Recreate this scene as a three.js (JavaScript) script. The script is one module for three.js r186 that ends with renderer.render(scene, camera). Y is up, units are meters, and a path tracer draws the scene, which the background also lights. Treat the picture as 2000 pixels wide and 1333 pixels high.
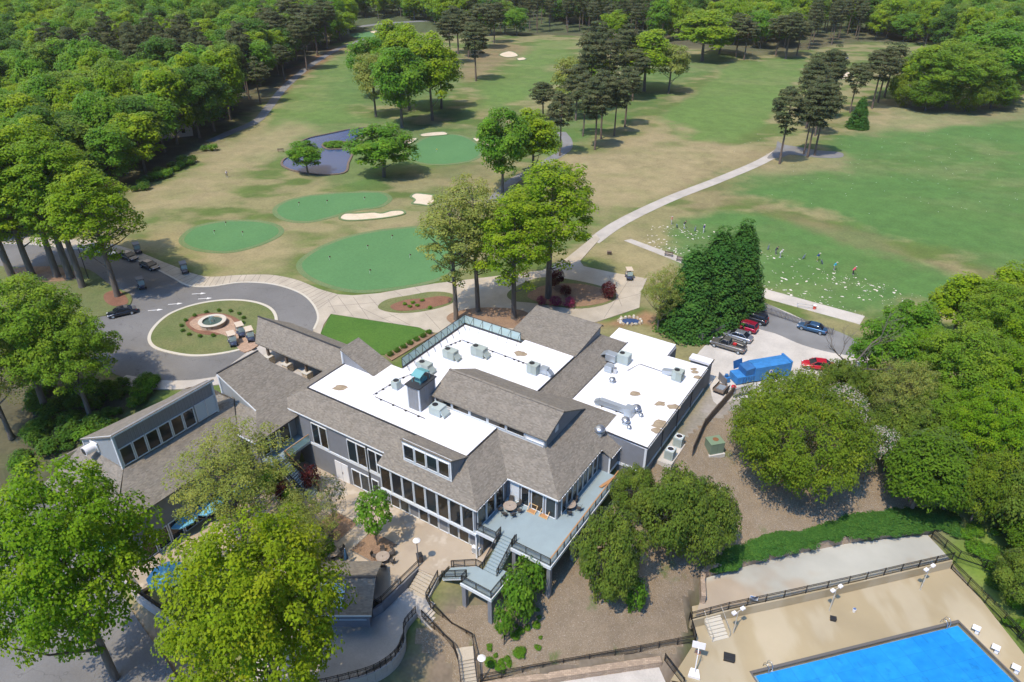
import * as THREE from 'three';
import { Sky } from 'three/addons/objects/Sky.js';
import { mergeGeometries } from 'three/addons/utils/BufferGeometryUtils.js';
import { RoundedBoxGeometry } from 'three/addons/geometries/RoundedBoxGeometry.js';
import { MarchingCubes } from 'three/addons/objects/MarchingCubes.js';

// ---------- camera, sky, sun, exposure ----------
const scene = new THREE.Scene();
const camera = new THREE.PerspectiveCamera(50.93, 1024 / 682, 0.5, 6000);
camera.position.set(0, 58, 0);
camera.rotation.set(THREE.MathUtils.degToRad(-30.9), 0, 0);
const renderer = new THREE.WebGLRenderer({ antialias: true });
renderer.setSize(1024, 682);
renderer.toneMapping = THREE.LinearToneMapping;
renderer.toneMappingExposure = 1.1;
renderer.shadowMap.enabled = true;
const sunEl = THREE.MathUtils.degToRad(61), sunAz = THREE.MathUtils.degToRad(36);
const toSun = new THREE.Vector3(-Math.sin(sunAz) * Math.cos(sunEl), Math.sin(sunEl), Math.cos(sunAz) * Math.cos(sunEl));
const sky = new Sky(); sky.name = 'sky'; sky.scale.setScalar(5000);
sky.userData = { kind: 'structure' };
sky.material.uniforms.sunPosition.value.copy(toSun);
sky.material.uniforms.turbidity.value = 10;
sky.material.uniforms.rayleigh.value = .4;
sky.material.uniforms.mieCoefficient.value = 0.004;
scene.add(sky);
scene.environmentIntensity = 0.3;
const sun = new THREE.DirectionalLight(0xffe9c8, 4.2);
sun.position.copy(toSun).multiplyScalar(400).add(new THREE.Vector3(0, 0, -150));
sun.target.position.set(0, 0, -150); scene.add(sun.target);
sun.castShadow = true; sun.shadow.radius = 1; sun.shadow.mapSize.set(4096, 4096);
Object.assign(sun.shadow.camera, { left: -260, right: 260, top: 260, bottom: -260, near: 10, far: 1200 });
scene.add(sun);
scene.fog = new THREE.FogExp2(0xdcdcd4, 0.00008);

// ---------- small tools ----------
function rng(seed) { let a = seed >>> 0; return () => { a = (a + 0x6D2B79F5) | 0; let t = Math.imul(a ^ (a >>> 15), 1 | a); t = (t + Math.imul(t ^ (t >>> 7), 61 | t)) ^ t; return ((t ^ (t >>> 14)) >>> 0) / 4294967296; }; }
const V3 = (x, y, z) => new THREE.Vector3(x, y, z);
const lerp = (a, b, t) => a + (b - a) * t;
const clamp = (x, a = 0, b = 1) => Math.min(b, Math.max(a, x));
const sstep = (a, b, x) => { const t = clamp((x - a) / (b - a)); return t * t * (3 - 2 * t); };
const taken = {};
function numbered(n) { const k = taken[n] = (taken[n] ?? -1) + 1; return k ? n + '_' + String(k).padStart(3, '0') : n; }
function shade(o) { o.traverse(m => { if (m.isMesh) { m.castShadow = true; m.receiveShadow = true; } }); return o; }
function thing(name, label, category, pos = [0, 0, 0], turn = 0, group) {
  const o = new THREE.Group(); o.name = numbered(name); o.position.set(...pos); o.rotation.y = turn;
  o.userData = { label, category }; if (group) o.userData.group = group; scene.add(o); return o;
}
function part(parent, name, geo, mat) { const m = new THREE.Mesh(Array.isArray(geo) ? join(geo) : geo, mat); m.name = name; m.castShadow = m.receiveShadow = true; parent.add(m); return m; }
function struct(name, geo, mat) { const m = part(scene, numbered(name), geo, mat); m.userData = { kind: 'structure' }; return m; }
function copy(o, pos, turn, label, scale) {
  const c = o.clone(); c.userData = { ...o.userData }; c.name = numbered(o.userData.kindName ?? o.name.replace(/_\d+$/, '')); scene.add(c);
  if (pos) c.position.set(...pos); if (turn !== undefined) c.rotation.y = turn; if (label) c.userData.label = label; if (scale) c.scale.set(...scale); return c;
}
const strip = g => { g = g.index ? g : g; for (const k of Object.keys(g.attributes)) if (!['position', 'normal', 'uv', 'color'].includes(k)) g.deleteAttribute(k); return g; };
function join(list) { const l = list.map(g => strip(g.index ? g.toNonIndexed() : g)); const col = l.every(g => g.attributes.color); if (!col) l.forEach(g => g.deleteAttribute('color')); return mergeGeometries(l); }
function box(x0, x1, y0, y1, z0, z1) { const g = new THREE.BoxGeometry(x1 - x0, y1 - y0, z1 - z0); g.translate((x0 + x1) / 2, (y0 + y1) / 2, (z0 + z1) / 2); return metreUV(g); }
function rbox(w, h, d, x, y, z, r = 0.03, s = 2) { const g = new RoundedBoxGeometry(w, h, d, s, Math.min(r, w / 2.01, h / 2.01, d / 2.01)); g.translate(x, y, z); return g; }
function metreUV(g) { const p = g.attributes.position, n = g.attributes.normal, uv = new Float32Array(p.count * 2); for (let i = 0; i < p.count; i++) { const ax = Math.abs(n.getX(i)), ay = Math.abs(n.getY(i)), az = Math.abs(n.getZ(i)); uv[i * 2] = ay > .7 ? p.getX(i) : ax > az ? p.getZ(i) : p.getX(i); uv[i * 2 + 1] = ay > .7 ? p.getZ(i) : p.getY(i); } g.setAttribute('uv', new THREE.BufferAttribute(uv, 2)); return g; }
function bar(a, b, w, d = w) { const L = a.distanceTo(b), g = new THREE.BoxGeometry(w, d, L); g.applyMatrix4(new THREE.Matrix4().lookAt(a, b, Math.abs(b.y - a.y) > .98 * L ? V3(1, 0, 0) : V3(0, 1, 0))); g.translate((a.x + b.x) / 2, (a.y + b.y) / 2, (a.z + b.z) / 2); return g; }
function rod(a, b, r0, r1 = r0, seg = 6) { const L = a.distanceTo(b), g = new THREE.CylinderGeometry(r1, r0, L, seg, 1); g.applyQuaternion(new THREE.Quaternion().setFromUnitVectors(V3(0, 1, 0), b.clone().sub(a).normalize())); g.translate((a.x + b.x) / 2, (a.y + b.y) / 2, (a.z + b.z) / 2); return g; }
function cyl(x, y0, y1, z, r0, r1 = r0, seg = 16) { const g = new THREE.CylinderGeometry(r1, r0, y1 - y0, seg); g.translate(x, (y0 + y1) / 2, z); return g; }
function tube(pts, radii, seg = 6) { // tapered tube along points
  const pos = [], nor = [], uv = [], idx = []; const n = pts.length; let up = V3(.31, .1, .94);
  for (let i = 0; i < n; i++) {
    const d = (i < n - 1 ? pts[i + 1].clone().sub(pts[i]) : pts[i].clone().sub(pts[i - 1])).normalize(), s = d.clone().cross(up).normalize(), t = s.clone().cross(d);
    for (let k = 0; k <= seg; k++) { const a = k / seg * Math.PI * 2, q = s.clone().multiplyScalar(Math.cos(a)).addScaledVector(t, Math.sin(a)); nor.push(q.x, q.y, q.z); pos.push(pts[i].x + q.x * radii[i], pts[i].y + q.y * radii[i], pts[i].z + q.z * radii[i]); uv.push(k / seg * 2, i); }
  }
  for (let i = 0; i < n - 1; i++) for (let k = 0; k < seg; k++) { const a = i * (seg + 1) + k, b = a + seg + 1; idx.push(a, b, a + 1, b, b + 1, a + 1); }
  const g = new THREE.BufferGeometry(); g.setAttribute('position', new THREE.Float32BufferAttribute(pos, 3)); g.setAttribute('normal', new THREE.Float32BufferAttribute(nor, 3)); g.setAttribute('uv', new THREE.Float32BufferAttribute(uv, 2)); g.setIndex(idx); return g;
}
// a flat sheet from an outline of [x, z] points; holes are outlines too
function smooth(pts, n = 8, closed = true) { const c = new THREE.CatmullRomCurve3(pts.map(p => V3(p[0], 0, p[1])), closed, 'centripetal'); return c.getPoints(pts.length * n).map(p => [p.x, p.z]).slice(0, closed ? -1 : undefined); }
function sheet(pts, y, th = 0.06, holes = [], top = null) {
  const sh = new THREE.Shape(pts.map(p => new THREE.Vector2(p[0], -p[1])));
  for (const h of holes) sh.holes.push(new THREE.Path(h.map(p => new THREE.Vector2(p[0], -p[1]))));
  const g = new THREE.ExtrudeGeometry(sh, { depth: th, bevelEnabled: false }); g.rotateX(-Math.PI / 2); g.translate(0, y - th, 0); return metreUV(g);
}
function strap(line, w, closed = false) { // left and right edges of a band along a centre line
  const l = [], r = [], n = line.length;
  for (let i = 0; i < n; i++) { const a = line[closed ? (i + n - 1) % n : Math.max(0, i - 1)], b = line[closed ? (i + 1) % n : Math.min(n - 1, i + 1)], dx = b[0] - a[0], dz = b[1] - a[1], L = Math.hypot(dx, dz) || 1; l.push([line[i][0] - dz / L * w / 2, line[i][1] + dx / L * w / 2]); r.push([line[i][0] + dz / L * w / 2, line[i][1] - dx / L * w / 2]); }
  return [l, r];
}
function band(line, w, y, th = 0.06, closed = false) { const [l, r] = strap(line, w, closed); return closed ? sheet(area(l) > area(r) ? l : r, y, th, [area(l) > area(r) ? r : l]) : sheet([...l, ...r.reverse()], y, th); }
function area(p) { let a = 0; for (let i = 0, j = p.length - 1; i < p.length; j = i++) a += p[j][0] * p[i][1] - p[i][0] * p[j][1]; return Math.abs(a / 2); }
function inside(x, z, poly) { let c = false; for (let i = 0, j = poly.length - 1; i < poly.length; j = i++) { const [xi, zi] = poly[i], [xj, zj] = poly[j]; if (zi > z !== zj > z && x < (xj - xi) * (z - zi) / (zj - zi) + xi) c = !c; } return c; }
function edgeDist(x, z, poly) { let d = 1e9; for (let i = 0, j = poly.length - 1; i < poly.length; j = i++) { const ax = poly[j][0], az = poly[j][1], bx = poly[i][0] - ax, bz = poly[i][1] - az, t = clamp(((x - ax) * bx + (z - az) * bz) / (bx * bx + bz * bz || 1)); d = Math.min(d, Math.hypot(x - ax - bx * t, z - az - bz * t)); } return d; }
const signed = (x, z, poly) => (inside(x, z, poly) ? -1 : 1) * edgeDist(x, z, poly);

// ---------- noise and textures ----------
const hash = (x, y, s) => { let h = Math.imul(x, 374761393) ^ Math.imul(y, 668265263) ^ Math.imul(s, 1274126177); h = Math.imul(h ^ (h >>> 13), 1274126177); return ((h ^ (h >>> 16)) >>> 0) / 4294967296; };
function vnoise(x, y, s = 1, per = 0) { const xi = Math.floor(x), yi = Math.floor(y), m = v => per ? ((v % per) + per) % per : v; let fx = x - xi, fy = y - yi; fx = fx * fx * (3 - 2 * fx); fy = fy * fy * (3 - 2 * fy); const a = hash(m(xi), m(yi), s), b = hash(m(xi + 1), m(yi), s), c = hash(m(xi), m(yi + 1), s), d = hash(m(xi + 1), m(yi + 1), s); return a + (b - a) * fx + (c - a) * fy + (a - b - c + d) * fx * fy; }
function fbm(x, y, o = 4, s = 1, per = 0) { let v = 0, a = .5, t = 0; for (let i = 0; i < o; i++) { v += a * vnoise(x, y, s + i * 17, per); t += a; x *= 2; y *= 2; per *= 2; a *= .5; } return v / t; }
const toS = c => Math.round(255 * clamp(c <= .0031308 ? c * 12.92 : 1.055 * c ** (1 / 2.4) - .055));
function texture(n, fn, rep = 1, srgb = true, m = n) { // fn(u, v) -> linear rgb or a grey value
  const d = new Uint8Array(n * m * 4);
  for (let j = 0; j < m; j++) for (let i = 0; i < n; i++) { const c = fn(i / n, j / m), k = (j * n + i) * 4; if (typeof c === 'number') d[k] = d[k + 1] = d[k + 2] = Math.round(255 * clamp(c)); else { d[k] = toS(c[0]); d[k + 1] = toS(c[1]); d[k + 2] = toS(c[2]); } d[k + 3] = 255; }
  const t = new THREE.DataTexture(d, n, m); t.wrapS = t.wrapT = THREE.RepeatWrapping; t.magFilter = THREE.LinearFilter; t.minFilter = THREE.LinearMipmapLinearFilter; t.generateMipmaps = true; if (srgb) t.colorSpace = THREE.SRGBColorSpace; t.repeat.set(rep, rep); t.needsUpdate = true; return t;
}
const mix3 = (a, b, t) => [lerp(a[0], b[0], t), lerp(a[1], b[1], t), lerp(a[2], b[2], t)];
const mul3 = (a, k) => [a[0] * k, a[1] * k, a[2] * k];
const std = (r, g, b, rough = .8, metal = 0, extra = {}) => { const m = new THREE.MeshStandardMaterial({ roughness: rough, metalness: metal, side: THREE.DoubleSide, ...extra }); m.color.setRGB(r, g, b); return m; };
function surf(tex, rough = .9, bump = null, bs = .01, extra = {}) { return new THREE.MeshStandardMaterial({ map: tex, roughness: rough, bumpMap: bump, bumpScale: bs, side: THREE.DoubleSide, ...extra }); }

// ---------- materials ----------
const shingleTone = (u, v) => { const row = Math.floor(v * 32), off = (row % 2) * .5 + hash(row, 3, 5) * .3, col = Math.floor(u * 16 + off); return hash(((col % 16) + 16) % 16, row, 9); };
const shingleMap = texture(1024, (u, v) => { const t = shingleTone(u, v), f = (v * 32) % 1, g = fbm(u * 200, v * 200, 2, 4, 200), w = fbm(u * 3, v * 3, 3, 8, 3); const k = .72 + .34 * t + .2 * (g - .5) + .16 * (w - .5) - (f < .12 ? .22 : 0); return mul3(mix3([.245, .22, .178], [.212, .196, .16], hash(Math.floor(t * 997), 1, 2)), k); }, 1 / 4.6);
const shingleBump = texture(512, (u, v) => { const f = (v * 32) % 1; return .25 + .5 * (1 - f) + .25 * shingleTone(u, v); }, 1 / 4.6, false);
const M = {};
M.shingle = surf(shingleMap, .95, shingleBump, .02);
const boards = texture(256, (u, v) => { const f = (u * 8) % 1; return f < .16 ? 1 : .12 + .1 * fbm(u * 64, v * 4, 2, 3, 64); }, 1 / 3.2, false);
const paint = (r, g, b) => texture(256, (u, v) => mul3([r, g, b], .93 + .14 * fbm(u * 8, v * 8, 4, 6, 8)), 1 / 3.2);
M.siding = surf(paint(.235, .25, .262), .75, boards, .03);
M.sidingLight = surf(paint(.30, .33, .34), .75, boards, .03);
M.wall = surf(paint(.20, .212, .226), .8, null);
M.trim = std(.68, .72, .72, .6); M.trimBlue = std(.5, .6, .64, .6);
M.dark = std(.028, .03, .034, .5, .2); M.blackMetal = std(.022, .022, .026, .45, .5);
M.edge = std(.05, .055, .062, .5, .4);
M.glass = new THREE.MeshPhysicalMaterial({ roughness: .04, metalness: 0, side: THREE.DoubleSide, specularIntensity: 1 }); M.glass.color.setRGB(.016, .021, .025);
M.glassWarm = M.glass.clone(); M.glassWarm.color.setRGB(.035, .03, .022); M.glassCool = M.glass.clone(); M.glassCool.color.setRGB(.022, .034, .04);
M.frost = new THREE.MeshPhysicalMaterial({ roughness: .25, transmission: .55, thickness: 0, side: THREE.DoubleSide }); M.frost.color.setRGB(.66, .82, .80);
M.deck = surf(texture(512, (u, v) => mul3([.27, .345, .36], .92 + .14 * fbm(u * 6, v * 6, 4, 12, 6) - ((u * 36) % 1 < .06 ? .05 : 0)), 1 / 5), .7);
M.membrane = surf(texture(1024, (u, v) => { const s = sstep(.84, .92, fbm(u * 9, v * 9, 5, 31, 9)), d = sstep(.55, .8, fbm(u * 4, v * 4, 4, 77, 4)); const seam = (v * 9) % 1 < .006 || (u * 7) % 1 < .004; return mul3(mix3(mix3([.80, .81, .82], [.62, .64, .65], d * .6), [.42, .36, .26], s * .8), seam ? .86 : 1); }, 1 / 22), .8);
M.stain = surf(texture(256, (u, v) => mix3([.20, .15, .09], [.42, .35, .24], fbm(u * 9, v * 9, 4, 5, 9)), .7), .95);
const asphaltBump = texture(256, (u, v) => fbm(u * 90, v * 90, 2, 2, 90), .4, false);
M.asphalt = surf(texture(1024, (u, v) => { const a = fbm(u * 5, v * 5, 5, 3, 5), g = fbm(u * 220, v * 220, 1, 8, 220), c = Math.abs(fbm(u * 8, v * 8, 4, 51, 8) - .5) < .006 ? .75 : 1; return mul3([.17, .17, .162], (.78 + .42 * a + .14 * (g - .5)) * c); }, 1 / 24), .95, asphaltBump, .006);
M.asphaltOld = surf(texture(512, (u, v) => { const a = fbm(u * 6, v * 6, 5, 13, 6); return mul3([.19, .195, .193], .7 + .6 * a); }, 1 / 18), .95, asphaltBump, .006);
const concTex = (c, s, rep) => texture(512, (u, v) => { const a = fbm(u * 6, v * 6, 5, s, 6), g = fbm(u * 120, v * 120, 1, s + 2, 120); return mul3(c, .78 + .4 * a + .12 * (g - .5)); }, rep);
M.concrete = surf(concTex([.43, .385, .3], 21, 1 / 12), .9);
M.concreteGrey = surf(concTex([.43, .405, .355], 25, 1 / 12), .9);
M.concretePale = surf(concTex([.50, .475, .42], 29, 1 / 14), .9);
M.joint = std(.20, .185, .16, .95);
M.kerb = std(.53, .50, .41, .85);
M.poolDeck = surf(texture(1024, (u, v) => { const a = fbm(u * 4, v * 4, 5, 41, 4), b = sstep(.5, .75, fbm(u * 9, v * 3, 4, 47, 9)); return mul3(mix3([.385, .32, .195], [.46, .405, .285], b * .7), .8 + .36 * a); }, 1 / 22), .9);
M.poolSlab = surf(texture(1024, (u, v) => { const a = fbm(u * 5, v * 5, 5, 61, 5), r = sstep(.48, .7, fbm(u * 3, v * 3, 4, 65, 3)); return mul3(mix3([.42, .42, .36], [.36, .27, .175], r * .7), .78 + .4 * a); }, 1 / 18), .9);
M.patio = surf(texture(1024, (u, v) => { const a = fbm(u * 6, v * 6, 5, 71, 6), b = sstep(.52, .75, fbm(u * 3, v * 3, 5, 75, 3)), c = sstep(.6, .78, fbm(u * 10, v * 10, 4, 79, 10)); return mul3(mix3(mix3([.42, .355, .265], [.33, .265, .2], b * .8), [.56, .5, .4], c * .7), .8 + .36 * a); }, 1 / 16), .9);
const grassBump = texture(256, (u, v) => fbm(u * 60, v * 60, 3, 4, 60), .3, false);
const grassTex = (a, b, s, rep) => texture(512, (u, v) => mul3(mix3(a, b, fbm(u * 5, v * 5, 5, s, 5)), .75 + .5 * fbm(u * 90, v * 90, 2, s + 3, 90)), rep);
M.lawn = surf(grassTex([.045, .125, .012], [.075, .165, .02], 81, 1 / 14), 1, grassBump, .03);
M.island = surf(grassTex([.085, .135, .035], [.185, .18, .075], 85, 1 / 16), 1, grassBump, .03);
M.green = surf(texture(512, (u, v) => mul3(mix3([.075, .19, .066], [.09, .215, .075], fbm(u * 4, v * 4, 4, 91, 4)), .9 + .2 * fbm(u * 70, v * 70, 2, 93, 70)), 1 / 20), 1);
M.fringe = surf(grassTex([.10, .19, .07], [.16, .2, .085], 95, 1 / 10), 1, grassBump, .03);
M.sand = surf(texture(256, (u, v) => mul3(mix3([.54, .45, .31], [.65, .57, .43], fbm(u * 5, v * 5, 4, 97, 5)), .88 + .24 * fbm(u * 50, v * 50, 2, 99, 50)), 1 / 8), 1);
M.mulch = surf(texture(512, (u, v) => mul3(mix3([.16, .075, .045], [.25, .13, .08], fbm(u * 8, v * 8, 4, 101, 8)), .6 + .8 * fbm(u * 110, v * 110, 2, 103, 110)), 1 / 7), 1);
M.soil = surf(texture(512, (u, v) => mul3(mix3([.20, .13, .085], [.30, .2, .12], fbm(u * 8, v * 8, 4, 105, 8)), .65 + .7 * fbm(u * 110, v * 110, 2, 107, 110)), 1 / 7), 1);
M.brick = surf(texture(256, (u, v) => { const r = Math.floor(v * 16), c = Math.floor(u * 8 + (r % 2) * .5), e = (v * 16) % 1 < .12 || (u * 8 + (r % 2) * .5) % 1 < .06; return e ? [.3, .25, .2] : mul3([.40, .265, .175], .75 + .5 * hash(c % 8, r, 3)); }, 1 / 1.6), .9);
M.stone = surf(texture(512, (u, v) => { const r = Math.floor(v * 14), o = hash(r, 1, 4), c = Math.floor(u * 7 + o), e = (v * 14) % 1 < .14 || (u * 7 + o) % 1 < .08, k = hash(((c % 7) + 7) % 7, r, 6); return e ? [.25, .2, .14] : mul3(mix3([.52, .41, .26], [.40, .35, .29], hash(c, r, 8)), .7 + .6 * k); }, 1 / 2.2), .9);
M.wood = std(.42, .22, .09, .7); M.woodGrey = surf(texture(256, (u, v) => mul3([.165, .165, .17], .75 + .5 * fbm(u * 30, v * 3, 4, 7, 30)), .5), .9); M.woodBrown = surf(texture(256, (u, v) => mul3([.15, .115, .085], .65 + .7 * fbm(u * 30, v * 3, 4, 9, 30)), .5), .95);
M.bark = surf(texture(128, (u, v) => mul3([.155, .135, .11], .6 + .8 * fbm(u * 10, v * 3, 4, 5, 10)), 1), 1);
M.barkPine = surf(texture(128, (u, v) => mul3([.15, .115, .09], .6 + .8 * fbm(u * 10, v * 4, 4, 15, 10)), 1), 1);
M.barkPale = surf(texture(128, (u, v) => mul3([.30, .28, .24], .65 + .7 * fbm(u * 10, v * 3, 4, 25, 10)), 1), 1);
M.white = std(.78, .78, .76, .6); M.whiteGloss = std(.8, .8, .8, .35);
M.steel = std(.55, .58, .6, .3, .85); M.galv = std(.46, .52, .56, .42, .6);
M.hvac = surf(paint(.33, .385, .345), .7); M.hvacPale = surf(paint(.40, .47, .44), .7); M.teal = std(.13, .36, .37, .55);
M.rubber = std(.018, .018, .018, .9);
M.umbrella = std(.14, .42, .60, .85, 0); M.umbrellaDark = std(.03, .1, .2, .85);

// ---------- lie of the land ----------
const O = [-3.806, -56.028], TH = THREE.MathUtils.degToRad(32.8), cT = Math.cos(TH), sT = Math.sin(TH);
const toUV = (x, z) => [(x - O[0]) * cT + (z - O[1]) * sT, (x - O[0]) * sT - (z - O[1]) * cT];
const fromUV = (u, v) => [O[0] + u * cT + v * sT, O[1] + u * sT - v * cT];
const levels = [ // spot heights [x, z, y] on the slope south of the clubhouse
  ...[[-20.67,-67.85,-4.7],[-13.61,-63.39,-4.7],[-8.17,-57.75,-4.7],[-17.83,-59.39,-4.8],[-26.44,-67.74,-4.6],[-32.39,-64.15,-4.6],[-40.2,-63.39,-4.7],[-37.8,-54.35,-5],[-5.75,-56.25,-4.7]],
  ...[[-13.01,-50.28,-5.8],[-15.52,-46.13,-6],[-18,-43.02,-6.4],[-49.1,-50.59,-6.2],[-59.85,-63.9,-5.2],[-40.12,-43.15,-6.6],[-29.08,-43.15,-6.6],[-50.04,-42.99,-6.6],[-63.54,-74.14,-2.4],[-58.05,-80.55,-0.4],[-71.34,-83.58,-0.8],[-77.86,-80.18,-1],[-66.41,-56.52,-5]],
  ...[[4.2,-54.09,-4.3],[-2.3,-49.03,-6],[-4.65,-51.17,-5.7],[9.91,-51.93,-5.4],[16.47,-54.41,-5.9],[5.29,-47.44,-7],[-2.59,-44.92,-8.4],[17.97,-49.51,-7.7],[12.27,-47.41,-8.2],[21.34,-56.7,-6.2],[29.85,-59.04,-6.1],[39.63,-61.17,-6],[51.39,-63.81,-5.8],[27.85,-63.74,-4.2],[37.57,-64.82,-4.4],[19.63,-68.46,-0.2],[25.76,-69.64,-1.2],[22.94,-72.22,0],[36.46,-72.36,-1.8],[44.56,-66.88,-3.8],[58.41,-68.18,-5],[61.14,-61.09,-6.6],[57.01,-57.5,-7.8],[64.25,-80.86,-1.5],[51.24,-84.42,-0.5],[74.78,-73.52,-4.5],[94.69,-93.43,-1],[13.33,-65.15,-2.2],[7.82,-61.02,-4],[-6.91,-48.22,-6.4],[-9.3,-45.24,-7.2]],
  ...[[22.74,-52.72,-8.9],[41.3,-56.23,-8.9],[51.32,-58.47,-8.9],[23.37,-44.69,-8.9],[47.76,-46.49,-9],[32.3,-40.98,-9],[60.43,-49.53,-9],[26.08,-55.28,-7.6],[38.99,-58.62,-7.6],[49.52,-61.85,-7.4],[0,-38.47,-9],[-13.91,-35.85,-8.5],[-32.21,-35.59,-8],[14.02,-36.12,-9]],
];
const northLine = [[-108.6,-91.85],[-78.47,-93.32],[-58.88,-82.44],[-50.8,-83.7],[-41.37,-83.7]]; // the level ground north of this stays at zero
const northPts = [...northLine, fromUV(-30, 8), fromUV(-4, 16), fromUV(8, 24), fromUV(13, 26), ...[[27.27,-76.53],[37.34,-82.44],[48.53,-89.01],[61.79,-97.94],[78.86,-108.26],[120.15,-116.08]]];
for (const p of northPts) { levels.push([p[0], p[1], 0]); }
const tps = (() => { // thin-plate spline through the spot heights
  const n = levels.length, N = n + 3, A = [], phi = r2 => r2 > 0 ? r2 * Math.log(r2) : 0;
  for (let i = 0; i < N; i++) { A.push(new Float64Array(N + 1)); }
  for (let i = 0; i < n; i++) { for (let j = 0; j < n; j++) A[i][j] = phi(((levels[i][0] - levels[j][0]) ** 2 + (levels[i][1] - levels[j][1]) ** 2) / 1e4); A[i][i] += .002; A[i][n] = A[n][i] = 1; A[i][n + 1] = A[n + 1][i] = levels[i][0] / 100; A[i][n + 2] = A[n + 2][i] = levels[i][1] / 100; A[i][N] = levels[i][2]; }
  for (let c = 0; c < N; c++) { let p = c; for (let r = c + 1; r < N; r++) if (Math.abs(A[r][c]) > Math.abs(A[p][c])) p = r; [A[c], A[p]] = [A[p], A[c]]; for (let r = 0; r < N; r++) if (r !== c) { const f = A[r][c] / A[c][c]; if (f) for (let k = c; k <= N; k++) A[r][k] -= f * A[c][k]; } }
  const w = A.map((r, i) => r[N] / r[i]);
  return (x, z) => { let s = w[n] + w[n + 1] * x / 100 + w[n + 2] * z / 100; for (let i = 0; i < n; i++) s += w[i] * phi(((x - levels[i][0]) ** 2 + (z - levels[i][1]) ** 2) / 1e4); return s; };
})();
const southPoly = [...northPts, [400, -20], [400, 60], [-400, 60], [-400, -110]];
const patioPoly = [fromUV(-28.6, 4), fromUV(0.4, 4), fromUV(.4, -2.2), fromUV(-2.4, -2.2), fromUV(-2.4, -4.15), fromUV(-5.2, -4.4), fromUV(-5.2, -9.9), fromUV(-7.1, -10.1), ...[[-24.18,-52.36],[-34.59,-53.74],[-38.76,-53.05],[-40.25,-51.69],[-42.73,-54.45]], fromUV(-34, -18), fromUV(-31, -4)];
const terracePoly = [fromUV(-5.0, -6.3), fromUV(-1.2, -6.3), fromUV(-1.2, -8.6), ...[[-10.16,-50.17],[-11.13,-48.46],[-11.73,-45.19],[-14.89,-42.96],[-19.52,-41.62],[-25.38,-41.62]], fromUV(-15.5, -14.6), fromUV(-7.1, -10.2), fromUV(-5.1, -10)];
const poolDeckPoly = [[20.11,-53.42],[22.17,-53.91],[35.79,-57.51],[52.43,-59.89],[53.56,-46.73],[55.64,-35.85],[13.91,-35.85],[16,-44.42],[19.45,-48.85]];
const slabPoly = [[19.77,-51],[21.26,-54.18],[21.99,-56.33],[30.05,-58.97],[40.11,-61.59],[50.8,-63],[51.64,-58.89],[38.04,-55.39],[30.1,-53.42],[23.52,-51.86]], courtPoly = [[3.1,-44.45],[12.65,-46],[15.08,-46.35],[16.35,-40.85],[0,-40.85]];
const lotPoly = [[-62.52,-70.22],[-69.88,-69.26],[-51.26,-39.14],[-29.43,-39.14],[-33.96,-44.4],[-40.25,-50.43],[-54.12,-65.59]];
const caps = [[patioPoly, -4.75], [terracePoly, -5.95], [poolDeckPoly, -9.6], [slabPoly, -8.0], [lotPoly, -6.3], [courtPoly, -9.1]];
function groundY(x, z) {
  let y = 0;
  if (inside(x, z, southPoly)) { y = clamp(tps(x, z), -10, .4) * sstep(0, 5, edgeDist(x, z, northEdge)); }
  for (const [p, c] of caps) if (y > c && signed(x, z, p) < .25) y = c;
  return y;
}
const northEdge = [...northPts, ...northPts.slice(1, -1).reverse()];
// colours of the ground: what grows or lies where
const zones = []; // [outline, softness in metres, colour, strength, noise scale]
const Z = (pts, soft, col, k = 1, ns = 12) => { let x0 = 1e9, x1 = -1e9, z0 = 1e9, z1 = -1e9; for (const [x, z] of pts) { x0 = Math.min(x0, x); x1 = Math.max(x1, x); z0 = Math.min(z0, z); z1 = Math.max(z1, z); } zones.push({ pts, soft, col, k, ns, b: [x0 - soft * 2, x1 + soft * 2, z0 - soft * 2, z1 + soft * 2] }); };
const cGreen = [.105, .16, .032], cFair = [.115, .2, .042], cRange = [.08, .182, .04], cTan = [.32, .27, .14], cBrown = [.225, .18, .09], cFloor = [.09, .085, .045], cStraw = [.23, .125, .07], cLush = [.085, .17, .035], cHill = [.19, .155, .112], cDirt = [.33, .25, .18], cAlley = [.31, .285, .245];
Z([[-394.4,-608.79],[-118.32,-608.79],[-81.8,-441.92],[-91.35,-379.3],[-92.54,-308.45],[-89.18,-262.25],[-88.29,-218.01],[-91.24,-187.46],[-94.54,-168.25],[-102.87,-151.77],[-107.54,-124.8],[-156.43,-124.8],[-631.05,-608.79]], 6, cFloor, 1);
Z([[-50.77,-557],[-36.4,-422.18],[36.4,-422.18],[77.58,-387.22],[115.31,-357.23],[188.22,-404],[258.6,-387.22],[362.04,-387.22],[536.51,-590.55],[-53.65,-590.55]], 6, cFloor, .9);
Z([[-97.07,-325.25],[-91.35,-379.3],[-81.73,-395.44],[-84.08,-357.23],[-86.23,-308.45],[-84.87,-266.3]], 3, cStraw, .8, 5);
Z([[-80.47,-250.72],[-84.13,-308.45],[-78.66,-379.3],[-62.05,-308.45],[-51.56,-236.67],[-65.72,-233.37],[-74.86,-219.76]], 6, cFair, .9, 30);
Z([[-20.21,-240.05],[7.38,-266.3],[17.88,-308.45],[34.42,-404],[13.66,-411.09],[0,-331.22],[-11.71,-283.68]], 8, cFair, .9, 30);
Z([[-22.82,-357.23],[-4.12,-412.9],[7.61,-379.3],[-8.82,-325.25],[-20.4,-298.09]], 6, cBrown, .8, 8);
Z([[47.4,-236.67],[50.31,-214.02],[66.18,-210.7],[82.65,-233.37],[117.78,-308.45],[137.15,-354.46],[99.07,-341.2],[75.35,-293.14]], 4, cFair, 1, 40);
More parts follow.
